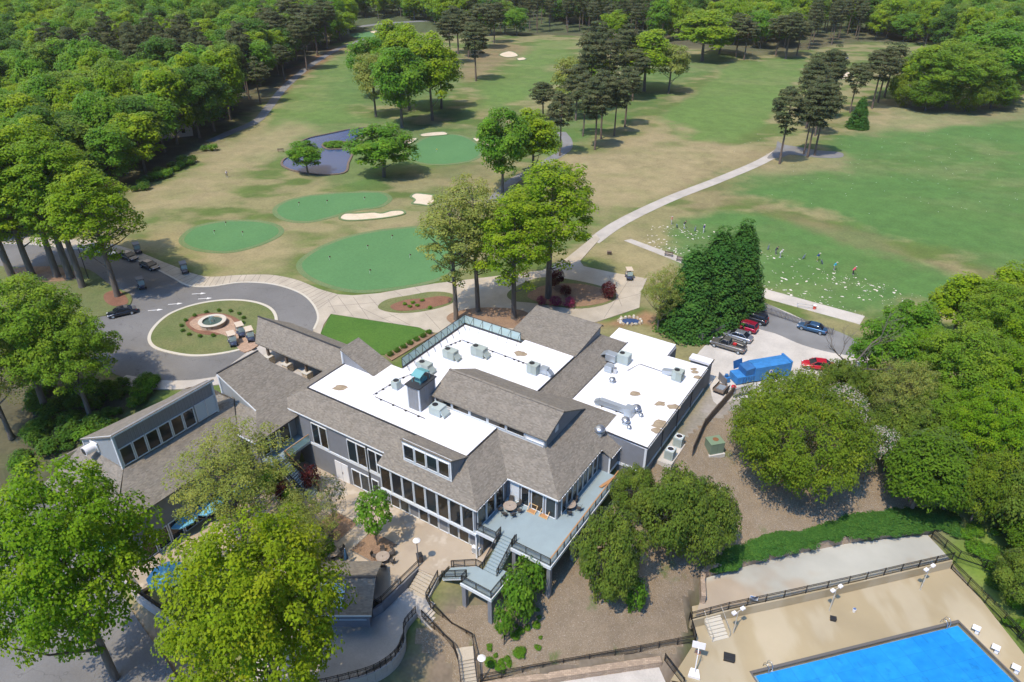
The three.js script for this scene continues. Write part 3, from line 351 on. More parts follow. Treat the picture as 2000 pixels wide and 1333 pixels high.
// the raised clerestory block
roof('clerestory_roof', [[-13.9, 7.2, 10.1], [2.6, 7.2, 10.1], [2.6, 8.75, 14.1], [-13.9, 8.75, 14.1]]);
roof('clerestory_roof', [[-13.9, 8.75, 14.1], [2.6, 8.75, 14.1], [2.6, 5.85, 19.6], [-13.9, 5.85, 19.6]]);
part(house, 'ridge_cap', bar(L3(-13.9, 8.78, 14.1), L3(2.6, 8.78, 14.1), .3, .08), M.shingle);
part(house, 'gable_wall', slabWall([[2.3, 5.0, 10.4], [2.3, 7.1, 10.4], [2.3, 8.6, 14.1], [2.3, 5.8, 19.4], [2.3, 5.0, 19.4]], [-.25, 0]), M.siding);
part(house, 'gable_wall', slabWall([[-13.6, 5.0, 10.4], [-13.6, 7.1, 10.4], [-13.6, 8.6, 14.1], [-13.6, 5.8, 19.4], [-13.6, 5.0, 19.4]], [.25, 0]), M.siding);
function slabWall(pts, [du, dv]) { const b = pts.map(q => [q[0] + du, q[1], q[2] + dv]), out = [facet(pts), facet(b)]; for (let i = 0; i < pts.length; i++) { const j = (i + 1) % pts.length; out.push(facet([pts[i], pts[j], b[j], b[i]])); } return join(out); }
part(house, 'clerestory_wall', ub(-13.6, 2.3, 5.6, 7.1, 10.45, 10.7), M.trim);
let paneCount = 0;
// wide, low windows below the eave: each a frame with its pane
const winFrame = (u0, u1, y0, y1, t, d) => [ub(u0, u1, y1 - t, y1, -d, 0), ub(u0, u1, y0, y0 + t, -d, 0), ub(u0, u0 + t, y0 + t, y1 - t, -d, 0), ub(u1 - t, u1, y0 + t, y1 - t, -d, 0)];
function windowAt(parent, u0, u1, y0, y1, place, mat = M.glass, t = .09, d = .12) { if (mat === M.glass) mat = [M.glass, M.glassWarm, M.glassCool, M.glassWarm, M.glass][paneCount++ % 5]; // place moves the window from the plane v = 0 to its wall
  const f = part(parent, 'window', place(join(winFrame(u0, u1, y0, y1, t, d))), M.trim), p = part(f, 'pane', place(ub(u0 + t, u1 - t, y0 + t, y1 - t, -.05, -.02)), mat); return f;
}
const front = v => g => g.translate(0, 0, -v);                       // faces the camera side (-v)
const side = u => g => g.rotateY(Math.PI / 2).translate(u, 0, 0);   // faces +u: the window's own u axis runs along v
for (let i = 0; i < 6; i++) { const a = -13.4 + i * 2.62; windowAt(house, a, a + 2.5, 6.12, 6.95, front(10.45), i === 5 ? M.white : M.glass); }
part(house, 'gable_vent', ub(2.3, 2.36, 6.6, 7.4, 12.6, 13.3), M.trim);
// flat white roofs
const flat = roof('flat_roof', [[-29.4, 5.8, 4.3], [-4.3, 5.8, 4.3], [-4.3, 5.8, 10.5], [-13.9, 5.8, 10.5], [-13.9, 5.8, 19.5], [-4.2, 5.8, 19.5], [-4.2, 5.8, 29.6], [-12.3, 5.8, 29.6], [-12.3, 5.8, 28.6], [-22.2, 5.8, 28.6], [-22.2, 5.8, 14.3], [-24, 5.8, 14.3], [-24, 5.8, 11], [-29.4, 5.8, 11]], M.membrane, .3);
const edges = (list, w = .16) => { for (const [a, b] of list) part(house, 'roof_edge', bar(L3(...a), L3(...b), w, .14), M.edge); };
edges([[[-29.4, 5.83, 4.3], [-4.3, 5.83, 4.3]], [[-4.3, 5.83, 4.3], [-4.3, 5.83, 10.4]], [[-29.4, 5.83, 4.3], [-29.4, 5.83, 11]], [[-4.2, 5.83, 19.6], [-4.2, 5.83, 29.3]]]);
const kitchenRoof = roof('flat_roof', [[5.5, 4.02, 19.2], [11.35, 4.02, 18.8], [11.35, 4.02, 39.5], [5.4, 4.02, 39.3], [5.3, 4.02, 42.9], [-3.8, 4.02, 42.9], [-3.8, 4.02, 39.6], [-.85, 4.02, 39.6], [-.85, 4.02, 22.8], [5.5, 4.02, 22.8]], M.membrane, .35);
roof('flat_roof', [[8.2, 4.02, 40.5], [11.35, 4.02, 40.5], [11.35, 4.02, 41.9], [8.2, 4.02, 41.9]], M.membrane, .35);
edges([[[11.36, 4.02, 18.8], [11.36, 4.02, 41.9]], [[6, 4.02, 19], [11.36, 4.02, 18.8]], [[-.85, 4.05, 22.9], [-.85, 4.05, 39.6]]], .1);
// walls
part(house, 'wall', ub(-30.5, -1.5, -4.6, 3.9, 1.65, 8), M.wall); part(house, 'wall', ub(-1.5, -.4, -4.6, 3.2, 1.65, 8), M.wall);
part(house, 'wall', ub(-29.3, -4.5, -4.6, 5.4, 8, 10.9), M.wall); part(house, 'wall', ub(-22, -4.5, -4.6, 5.4, 10.9, 28.4), M.wall); part(house, 'wall', ub(-4.5, -.95, -4.6, 3.6, 19, 36.8), M.wall);
part(house, 'wall', ub(-15, -4.3, 0, 5.5, 28.4, 36.9), M.siding);
part(house, 'bay_wall', ub(-14, -.35, -.6, 3.2, .35, 1.65), M.wall);
part(house, 'wall', ub(-.9, 6.25, -4.6, 3.3, 6.6, 19), M.wall);
part(house, 'wall', ub(-.9, 5.5, -4.6, 3.8, 19, 22.8), M.wall);
part(house, 'bay_wall', ub(6.25, 7.7, -.1, 2.45, 16.7, 19), M.wall);
part(house, 'wall', ub(5.5, 11.2, -4.6, 3.7, 18.95, 39.3), M.wall);
part(house, 'wall', ub(-3.6, 5.5, -1, 3.7, 22.8, 42.7), M.siding);
part(house, 'wall', ub(8.4, 11.2, -1, 3.7, 40.7, 41.8), M.siding); part(house, 'wall', ub(11.05, 11.2, -1, 3.6, 39.3, 40.7), M.siding);
for (const v of [18.9]) part(house, 'trim_board', ub(5.5, 11.3, -.05, .35, v - .08, v), M.trim);
part(house, 'trim_board', ub(11.2, 11.28, .3, .62, 18.9, 39.3), M.trimBlue); part(house, 'corner_board', ub(11.02, 11.3, .35, 3.7, 18.84, 18.95), M.trim);
for (const v of [24, 29, 34]) part(house, 'downpipe', ub(11.2, 11.3, .3, 3.7, v, v + .12), M.edge);
// front: string course, windows and doors of the two storeys
part(house, 'trim_board', ub(-28.6, -14, -.5, -.18, 1.55, 1.65), M.trim);
part(house, 'fascia', ub(-32, -14, 3.98, 4.14, 1.28, 1.36), M.trim);
part(house, 'fascia', ub(-14, 0, 3.24, 3.4, -.06, .02), M.trim); part(house, 'fascia', ub(0, 6.6, 3.24, 3.4, 6.02, 6.1), M.trim);
for (const [a, b] of [[-26.5, -25.15], [-25.15, -23.8], [-20.4, -18.85], [-18.85, -17.3], [-17.0, -15.7], [-15.7, -14.3]]) windowAt(house, a, b, -.05, 3.25, front(1.65));
{ const d = part(house, 'service_door', ub(-23.2, -20.95, -4.3, -1.35, 1.58, 1.65), M.white); part(d, 'door_seam', ub(-22.09, -22.06, -4.25, -1.4, 1.57, 1.58), M.wall); part(d, 'handle', ub(-22.0, -21.95, -3.1, -2.8, 1.5, 1.58), M.dark); }
for (const [a, b] of [[-20.3, -18.85], [-18.85, -17.4]]) windowAt(house, a, b, -4.1, -1.37, front(1.65));
{ const d = part(house, 'glass_door', front(1.65)(join(winFrame(-17, -15.8, -4.3, -1.4, .12, .1))), M.trim); part(d, 'pane', ub(-16.88, -15.92, -4.18, -1.52, 1.6, 1.63), M.glass); }
part(house, 'downpipe', ub(-17.22, -17.1, -4.3, 3.9, 1.5, 1.62), M.edge);
part(house, 'bay_floor', ub(-14.1, -.3, -.75, -.42, .18, 1.65), M.trim);
for (let i = 0; i < 8; i++) windowAt(house, -13.95 + i * 1.68, -13.95 + (i + 1) * 1.68 - .06, -.4, 2.95, front(.35), M.glass, .1);
for (let i = 0; i < 9; i++) { const a = -14 + i * 1.47; windowAt(house, a, a + 1.4, -4.25, -1.9, front(1.65), i % 3 === 2 ? M.wall : M.glass, .07); }
part(house, 'corner_post', ub(-.5, -.3, -4.3, -.6, .3, .5), M.trim);
// windows of the dining room on the upper deck
for (let i = 0; i < 3; i++) windowAt(house, .6 + i * 1.75, .6 + i * 1.75 + 1.65, .02, 2.9, side(-.38)); 
for (let i = 0; i < 3; i++) { const a = [1.55, 2.9, 4.75][i]; windowAt(house, a, a + [1.1, 1.6, 1.35][i], .02, 2.8, front(6.6)); }
part(house, 'glass_door', front(6.6)(join([...winFrame(.1, 1.3, 0, 2.8, .12, .1), ub(.22, 1.18, .12, 2.68, -.04, -.02)])), M.trim);
for (let i = 0; i < 7; i++) windowAt(house, 7.4 + i * 1.26, 7.4 + i * 1.26 + 1.18, .02, 2.9, side(6.25));
part(house, 'corner_board', ub(7.55, 7.75, 0, 2.45, 16.6, 16.72), M.trim); part(house, 'trim_board', ub(7.7, 7.78, -.05, .25, 16.7, 19), M.trim);
// string of bulbs along the eaves of the dining room and kitchen
for (const [a, b, n] of [[[.1, 3.36, 0], [.1, 3.36, 6], 10], [[6.7, 3.36, 6.2], [6.7, 3.36, 16.3], 18], [[8.05, 2.66, 16.5], [8.05, 2.66, 19], 8], [[11.45, 4.0, 19], [11.45, 4.0, 39], 40]]) { const l = []; for (let i = 0; i < n; i++) { const s = new THREE.SphereGeometry(.07, 6, 4), t = i / (n - 1); s.translate(lerp(a[0], b[0], t), lerp(a[1], b[1], t) - .02, -lerp(a[2], b[2], t)); l.push(s); } l.push(bar(L3(...a), L3(...b), .03)); part(house, 'bulb_string', l, M.white).userData.kind = 'stuff'; }
// dormer on the front slope
roof('dormer_roof', [[-11.35, 7.32, 1.35], [-4.15, 7.32, 1.35], [-4.15, 5.83, 4.45], [-11.35, 5.83, 4.45]]);
part(house, 'dormer_wall', ub(-11.2, -4.3, 4.1, 7.16, 1.5, 1.75), M.trim);
for (const u of [-11.2, -4.5]) part(house, 'dormer_cheek', slabWall([[u, 4, 1.55], [u, 7.15, 1.55], [u, 5.75, 4.4], [u, 5.6, 4.4]], [.2, 0]), M.siding);
for (let i = 0; i < 4; i++) windowAt(house, -11 + i * 1.65, -11 + i * 1.65 + 1.55, 4.65, 6.75, front(1.5));
// chimney with its copper cap
part(house, 'chimney', ub(-15.75, -13.9, 5.7, 9.2, 8.05, 11.1), M.siding); for (const [u, v] of [[-15.8, 8], [-14.02, 8], [-14.02, 11]]) part(house, 'corner_board', ub(u, u + .16, 5.8, 9.2, v, v + .16), M.trim);
{ const c = part(house, 'chimney_cap', ub(-15.95, -13.7, 9.2, 9.34, 7.85, 11.3), M.edge); part(c, 'flue_hood', [slab([[-15.5, 10.35, 8.6], [-14.1, 10.35, 8.6], [-14.1, 10.75, 9.6], [-15.5, 10.75, 9.6]], .06), slab([[-15.5, 10.35, 10.6], [-14.1, 10.35, 10.6], [-14.1, 10.75, 9.6], [-15.5, 10.75, 9.6]], .06), ub(-15.3, -14.3, 9.34, 9.7, 9, 10.2), ...[[-15.4, 8.7], [-14.2, 8.7], [-15.4, 10.5], [-14.2, 10.5]].map(([u, v]) => bar(L3(u, 9.34, v), L3(u, 10.4, v), .06))], M.teal); }
// the small wedge roof beside the porte-cochere, the wedge over the entrance and the shed at the back
roof('wedge_roof', [[-29.8, 8.1, 10.85], [-23.9, 5.75, 10.85], [-23.9, 5.75, 14.5], [-29.8, 8.1, 14.5]]);
part(house, 'wedge_wall', slabWall([[-29.6, 5.5, 11], [-29.6, 7.95, 11], [-24.2, 5.8, 11], [-24.2, 5.5, 11]], [0, .2]), M.siding); part(house, 'rake_board', bar(L3(-29.7, 7.95, 10.92), L3(-24.1, 5.72, 10.92), .08, .2), M.trim);
part(house, 'wedge_wall', ub(-29.65, -29.45, 4.5, 7.9, 11, 14.4), M.siding); part(house, 'corner_board', ub(-29.72, -29.5, 5.75, 8, 10.88, 11), M.trim);
part(house, 'wedge_wall', slabWall([[-29.6, 4, 14.2], [-29.6, 7.95, 14.2], [-24.2, 5.8, 14.2], [-24.2, 4, 14.2]], [0, .2]), M.siding);
roof('shed_roof', [[-4.1, 5.85, 29.4], [-15.2, 5.85, 29.6], [-15, 7.2, 37.2], [-4.0, 7.2, 37.2]]);
part(house, 'shed_wall', slabWall([[-4.15, 5.6, 29.5], [-4.15, 7.05, 37], [-4.15, 5.6, 37]], [-.2, 0]), M.siding);
roof('roof_slope', [[-15, 7.2, 37.2], [-4.0, 7.2, 37.2], [-4.4, 6.2, 38.6], [-14.6, 6.2, 38.6]]);
// entrance block
roof('roof_slope', [[-28.7, 3.4, -5.1], [-28.7, 3.4, 1.6], [-30.6, yE(-30.6), 7.2], [-32, yE(-32), 6.5], [-36.3, yE(-36.3), 4.6], [-38.4, yE(-38.4), 4.55], [-38.4, yE(-38.4), -1.95], [-31.9, yE(-31.9), -1.95]]);
roof('roof_slope', [[-28.7, 3.4, -5.1], [-31.9, 5, -1.9], [-36, 5, -1.9], [-39, 5, -1.9], [-39, 3.4, -5.1]]);
part(house, 'wedge_wall', slabWall([[-38.3, 3, -1.85], [-38.3, 8.05, -1.85], [-32, 4.95, -1.85], [-32, 3, -1.85]], [0, .2]), M.sidingLight); part(house, 'rake_board', bar(L3(-38.4, 8.08, -1.95), L3(-32, 4.94, -1.95), .08, .22), M.trim);
part(house, 'corner_board', ub(-38.42, -38.2, 5, 8.05, -1.98, -1.85), M.trim); part(house, 'wedge_wall', ub(-38.4, -38.2, 0, 8, -1.8, 4.4), M.siding);
part(house, 'ridge_cap', bar(L3(-38.4, 8.25, -1.95), L3(-38.4, 8.25, 4.55), .22, .16), M.edge);
part(house, 'wedge_wall', slabWall([[-38.3, 0, 4.3], [-38.3, 8.05, 4.3], [-32, 4.95, 4.3], [-32, 0, 4.3]], [0, .2]), M.siding);
part(house, 'wall', ub(-38, -29.6, -4.6, 3.3, -4.4, 4.2), M.wall);
part(house, 'fascia', ub(-28.74, -28.66, 3.22, 3.4, -5.1, 1.6), M.edge); part(house, 'fascia', ub(-32.2, -28.7, 3.22, 3.42, -5.16, -5.08), M.trim);
for (const [a, b] of [[-3.9, -2.7], [-2.7, -1.5], [-1.1, .6]]) windowAt(house, a, b, .1, 3.1, side(-29.6), M.glass, .12);
// left wing with its tall shed clerestory
roof('roof_slope', [[-30.5, yLW(-30.5), -21.9], [-30.5, yLW(-30.5), -6.2], [-32.1, yLW(-32.1), -5], [-36.2, yLW(-36.2), -1.9], [-36.2, yLW(-36.2), -16.6]]);
roof('roof_slope', [[-30.5, yLW(-30.5), -22.3], [-36, yLW(-36), -16.8], [-43.4, 5.4, -16.8], [-44, 2.65, -22.3]]);
roof('roof_slope', [[-36, 5.3, -2], [-42, 5.3, -2], [-46.5, 3, -2], [-46.5, 3, -20], [-43.2, 5.0, -17.3], [-36, 5.3, -17.3]]);
roof('shed_roof', [[-35.3, 9.9, -17.5], [-35.3, 9.9, -4.4], [-36.9, 9.15, -4.4], [-43.3, 6.1, -17.5]]);
part(house, 'wing_wall', slabWall([[-43.1, 4.8, -17.25], [-43.1, 6.1, -17.25], [-35.6, 9.72, -17.25], [-35.6, 4.8, -17.25]], [0, .25]), M.sidingLight);
part(house, 'rake_board', bar(L3(-43.2, 6.02, -17.36), L3(-35.4, 9.78, -17.36), .08, .24), M.trim); part(house, 'corner_board', ub(-35.75, -35.5, 5.1, 9.75, -17.36, -17.26), M.trim); part(house, 'corner_board', ub(-43.2, -43.02, 4.9, 6.05, -17.36, -17.26), M.trim);
part(house, 'wing_wall', ub(-35.85, -35.6, 4.8, 9.72, -17.25, -4.6), M.siding); part(house, 'wing_wall', slabWall([[-37, 4.8, -4.6], [-37, 9.0, -4.6], [-35.6, 9.72, -4.6], [-35.6, 4.8, -4.6]], [0, -.2]), M.siding);
part(house, 'wing_wall', slabWall([[-37, 4.6, -4.6], [-37, 9, -4.6], [-43.1, 6.05, -17.2], [-43.1, 4.6, -17.2]], [.25, 0]), M.siding);
part(house, 'fascia', ub(-35.34, -35.26, 9.62, 9.78, -17.5, -4.4), M.trimBlue);
for (let i = 0; i < 6; i++) windowAt(house, -17.1 + i * 1.58, -17.1 + i * 1.58 + 1.5, 5.35, 7.75, side(-35.6), M.glass, .11);
for (let i = 0; i < 2; i++) windowAt(house, -7.5 + i * 1.42, -7.5 + i * 1.42 + 1.36, 5.35, 7.75, side(-35.6), M.trimBlue, .09);
part(house, 'corner_board', ub(-35.6, -35.48, 5.1, 9.6, -17.3, -17.1), M.trimBlue); part(house, 'corner_board', ub(-35.6, -35.48, 5.1, 9.6, -4.8, -4.55), M.trimBlue);
part(house, 'wall', ub(-43, -31.3, -4.8, 2.7, -20.8, -5), M.wall);
for (let i = 0; i < 8; i++) windowAt(house, -20 + i * 1.7, -20 + i * 1.7 + 1.55, -4.2, -1.5, side(-31.3), M.glass, .1);
{ const f = part(house, 'extract_fan', [rod(L3(-40.4, 6.3, -17.25), L3(-40.4, 6.3, -18.6), .55, .55, 18), ub(-41.1, -39.7, 5.7, 6.9, -17.42, -17.28)], M.whiteGloss); part(f, 'fan_grille', rod(L3(-40.4, 6.3, -18.58), L3(-40.4, 6.3, -18.64), .42, .42, 18), M.edge); }
// porte-cochere: prow roof on stone piers
roof('porch_roof', [[-47.6, 3.4, 10.7], [-31.5, 3.4, 10.7], [-31, 5.3, 14.2], [-50.6, 5.3, 14.2]], M.shingle, .22);
roof('porch_roof', [[-47.6, 3.4, 17.7], [-28, 3.4, 17.7], [-29, 5.3, 14.2], [-50.6, 5.3, 14.2]], M.shingle, .22);
part(house, 'ridge_cap', bar(L3(-50.6, 5.34, 14.2), L3(-30, 5.34, 14.2), .26, .06), M.edge);
for (const v of [11.3, 17]) for (const u of [-45.8, -41.9, -37.8]) { const p = part(house, 'stone_pier', ub(u - .55, u + .55, -.1, 1.35, v - .55, v + .55), M.stone); part(p, 'pier_cap', ub(u - .64, u + .64, 1.35, 1.47, v - .64, v + .64), M.kerb); part(p, 'timber_post', ub(u - .16, u + .16, 1.47, 3.5, v - .16, v + .16), M.woodBrown); }
for (const v of [11.3, 17]) part(house, 'beam', bar(L3(-47, 3.25, v), L3(-31.5, 3.25, v), .2, .3), M.woodBrown);
// glass wind screen round the roof terrace: panes, posts and curved braces
{
  const w = part(house, 'wind_screen', [bar(L3(-22.1, 5.95, 14.4), L3(-22.1, 5.95, 28.5), .1, .3), bar(L3(-22.1, 5.95, 28.5), L3(-12.4, 5.95, 28.5), .1, .3)], M.edge);
  const runs = [[[-22.1, 14.4], [-22.1, 28.5], 10, [1, 0]], [[-22.1, 28.5], [-12.4, 28.5], 6, [0, -1]]];
  for (const [a, b, n, inw] of runs) for (let i = 0; i <= n; i++) {
    const t = i / n, u = lerp(a[0], b[0], t), v = lerp(a[1], b[1], t);
    part(w, 'post', bar(L3(u, 5.8, v), L3(u, 7.45, v), .07), M.dark);
    part(w, 'brace', tube([0, .25, .5, .75, 1].map(k => L3(u + inw[0] * 1.15 * k, 7.3 - 1.48 * k * k, v + inw[1] * 1.15 * k)), [.03, .03, .03, .03, .03], 5), M.dark);
    if (i < n) { const u2 = lerp(a[0], b[0], (i + 1) / n), v2 = lerp(a[1], b[1], (i + 1) / n); part(w, 'glass_panel', bar(L3(lerp(u, u2, .03), 6.75, lerp(v, v2, .03)), L3(lerp(u, u2, .97), 6.75, lerp(v, v2, .97)), .03, 1.25), M.frost); part(w, 'top_rail', bar(L3(u, 7.45, v), L3(u2, 7.45, v2), .06), M.dark); }
  }
}
part(house, 'low_wall', ub(-23.6, -23.3, -.2, 1.2, 13.5, 27), M.concreteGrey);
// railings: top and bottom rail, pickets and posts in one run
function railing(parent, a, b, h = 1.05, step = .13, mat = M.blackMetal, name = 'railing') { // a, b: [u, y, v]
  const A = L3(...a), B = L3(...b), n = Math.max(2, Math.round(A.distanceTo(B) / step)), list = [bar(A.clone().setY(A.y + h), B.clone().setY(B.y + h), .06), bar(A.clone().setY(A.y + .1), B.clone().setY(B.y + .1), .045), bar(A.clone().setY(A.y + h - .18), B.clone().setY(B.y + h - .18), .03)];
  for (let i = 0; i <= n; i++) { const p = A.clone().lerp(B, i / n), big = i % 14 === 0 || i === n; list.push(bar(p, p.clone().setY(p.y + h), big ? .07 : .026)); }
  return part(parent, name, list, mat);
}
// upper deck on posts
part(house, 'deck_floor', slab([[-1.35, -.02, .45], [2.2, -.02, .45], [2.2, -.02, 1.5], [4.1, -.02, 1.5], [4.1, -.02, .45], [8.95, -.02, .45], [8.95, -.02, 16.7], [6.2, -.02, 16.7], [6.2, -.02, 6.6], [-.35, -.02, 6.6], [-.35, -.02, 1.7], [-1.35, -.02, 1.7]], .3), M.deck);
for (const [a, b] of [[[-1.4, -.25, .38], [2.2, -.25, .38]], [[4.1, -.25, .38], [9.02, -.25, .38]], [[9.02, -.25, .38], [9.02, -.25, 16.7]]]) part(house, 'deck_fascia', bar(L3(...a), L3(...b), .1, .42), M.trim);
for (const [u, v, y] of [[8.7, .75, -5], [8.7, 6, -4.6], [8.7, 11, -4], [4.4, .75, -5], [4.4, 5, -4.6]]) part(house, 'deck_post', ub(u - .22, u + .22, y, -.3, v - .22, v + .22), M.wall);
railing(house, [-1.3, 0, .5], [2.15, 0, .5]); railing(house, [-1.3, 0, .5], [-1.3, 0, 1.6]); railing(house, [2.15, 0, .5], [2.15, 0, 1.45]); railing(house, [4.15, 0, .5], [8.9, 0, .5]); railing(house, [4.15, 0, .5], [4.15, 0, 1.45]);
{ // right side: clear panels under a wooden hand rail
  const n = 11, w = part(house, 'deck_balustrade', [bar(L3(8.9, 1.05, .5), L3(8.9, 1.05, 16.6), .12, .05)], M.wood);
  for (let i = 0; i <= n; i++) { const v = lerp(.5, 16.6, i / n); part(w, 'post', bar(L3(8.9, 0, v), L3(8.9, 1.03, v), .07), M.blackMetal); if (i < n) { const l = []; for (let k = 1; k < 11; k++) { const q = lerp(v, lerp(.5, 16.6, (i + 1) / n), k / 11); l.push(bar(L3(8.9, .1, q), L3(8.9, .95, q), .02)); } l.push(bar(L3(8.9, .1, v), L3(8.9, .1, v + 1.46), .03), bar(L3(8.9, .95, v), L3(8.9, .95, v + 1.46), .03)); part(w, 'panel', l, M.blackMetal); } }
}
function flight(parent, name, from, to, w, n, mat) { // steps between two [u, y, v] points; the run is level-cut
  const A = L3(...from), B = L3(...to), d = B.clone().sub(A).setY(0), run = d.length(), ang = Math.atan2(-d.z, d.x), rise = (B.y - A.y) / n; const grp = part(parent, name, [bar(A.clone().setY(A.y - .42), B.clone().setY(B.y - .42), w - .1, .2)], M.trim);
  for (let i = 0; i < n; i++) part(grp, 'step', box(0, run / n + .03, -.16, 0, -w / 2, w / 2).rotateY(ang).translate(A.x + d.x * i / n, A.y + rise * (i + 1) - (i === n - 1 ? .004 : 0), A.z + d.z * i / n), mat);
  return grp;
}
// stair from the deck to the landing, the landing, and the stair from it to the patio
flight(house, 'deck_stair', [3.15, -.02, 1.45], [3.15, -2.0, -2.1], 1.75, 11, M.deck);
railing(house, [2.25, 0, 1.3], [2.25, -2.0, -2.2]); railing(house, [4.05, 0, 1.3], [4.05, -2.0, -2.2]);
part(house, 'landing_floor', slab([[1.35, -2.02, -4.9], [5.15, -2.02, -4.9], [5.15, -2.02, -1.1], [4.0, -2.02, -1.1], [4.0, -2.02, -2.2], [1.35, -2.02, -2.2]], .3), M.deck);
for (const [a, b] of [[[1.3, -2.25, -4.95], [5.2, -2.25, -4.95]], [[5.2, -2.25, -4.95], [5.2, -2.25, -1.1]]]) part(house, 'landing_fascia', bar(L3(...a), L3(...b), .1, .4), M.trim);
railing(house, [1.4, -2, -4.85], [5.1, -2, -4.85]); railing(house, [5.1, -2, -4.85], [5.1, -2, -2.2]); railing(house, [1.4, -2, -4.85], [1.4, -2, -4.0]); railing(house, [1.4, -2, -2.25], [2.25, -2, -2.25]);
for (const [u, v] of [[1.6, -4.6], [4.9, -4.6], [4.9, -1.6]]) part(house, 'landing_post', ub(u - .25, u + .25, -7.5, -2.3, v - .25, v + .25), M.wall);
flight(house, 'landing_stair', [1.4, -2.02, -3.1], [-2.0, -4.28, -3.1], 1.7, 12, M.deck);
railing(house, [1.4, -2, -3.95], [-2.0, -4.28, -3.95]); railing(house, [1.4, -2, -2.25], [-2.0, -4.28, -2.25]);
// concrete steps from the patio to the terrace, and the long stair down to the pool
flight(house, 'patio_steps', [-3.7, -4.28, -4.1], [-3.7, -5.48, -6.5], 2.3, 7, M.concrete);
flight(house, 'pool_stair', [-1.3, -5.5, -7.65], [1.5, -7.0, -7.75], 1.4, 9, M.concreteGrey);
part(house, 'stair_landing', slab([[1.45, -7.0, -8.5], [3.1, -7.0, -8.8], [4.4, -7.0, -9.7], [5.5, -7.0, -8.6], [4.1, -7.0, -6.95], [1.45, -7.0, -7.05]], .5), M.concrete);
flight(house, 'pool_stair', [4.9, -7.0, -9.1], [6.9, -8.6, -11.2], 1.5, 10, M.concrete);
railing(house, [-1.3, -5.5, -7.0], [1.5, -7, -7.0]); railing(house, [-1.3, -5.5, -8.4], [1.5, -7, -8.5]); railing(house, [1.5, -7, -7.0], [4.1, -7, -6.9]); railing(house, [4.1, -7, -6.9], [5.55, -7, -8.6]); railing(house, [5.55, -7, -8.6], [7.5, -8.6, -10.7]); railing(house, [1.5, -7, -8.5], [3.1, -7, -8.85]); railing(house, [3.1, -7, -8.85], [4.35, -7, -9.75]); railing(house, [4.35, -7, -9.75], [6.3, -8.6, -11.8]);
railing(house, [-2.45, -4.3, -4.1], [-2.35, -5.5, -6.4]); railing(house, [-2.35, -5.5, -6.4], [-1.3, -5.5, -7]);
part(house, 'retaining_wall', slabWall([[-2.5, -4.3, -4.1], [-2.3, -5.5, -6.4], [-2.3, -6.6, -6.4], [-2.5, -6.6, -4.1]], [.15, 0]), M.concreteGrey); part(house, 'retaining_wall', slabWall([[-1.3, -5.5, -8.5], [1.5, -7, -8.6], [1.5, -8, -8.6], [-1.3, -7, -8.5]], [0, -.15]), M.concreteGrey);
// blue stair and balcony beside the entrance block
part(house, 'balcony', slab([[-29.6, -.05, 1.6], [-27.2, -.05, 1.6], [-27.2, -.05, -4.2], [-29.6, -.05, -4.2]], .35), M.deck);
part(house, 'glass_balustrade', [ub(-27.24, -27.2, 0, 1, -2.4, 1.5)], M.frost); part(house, 'hand_rail', bar(L3(-27.22, 1.05, 1.5), L3(-27.22, 1.05, -2.4), .08), M.wood);
flight(house, 'patio_stair', [-27.4, -.05, -3.2], [-23.2, -4.28, -2.45], 1.7, 19, M.deck);
railing(house, [-27.3, 0, -2.4], [-23.1, -4.28, -1.6]); railing(house, [-27.5, 0, -4.1], [-23.3, -4.28, -3.3]); part(house, 'hand_rail', bar(L3(-27.3, 1.12, -2.4), L3(-23.1, -3.16, -1.6), .09), M.wood);
console.log('house done');

// ---------- trees ----------
const leafMat = (r, g, b, tr = .4) => { const m = new THREE.MeshPhysicalMaterial({ roughness: 1, transmission: tr, thickness: 0, side: THREE.DoubleSide, vertexColors: true, specularIntensity: .15 }); m.color.setRGB(r, g, b); return m; };
M.leaf = leafMat(1, 1, 1, .52); M.needle = leafMat(1, 1, 1, .2);
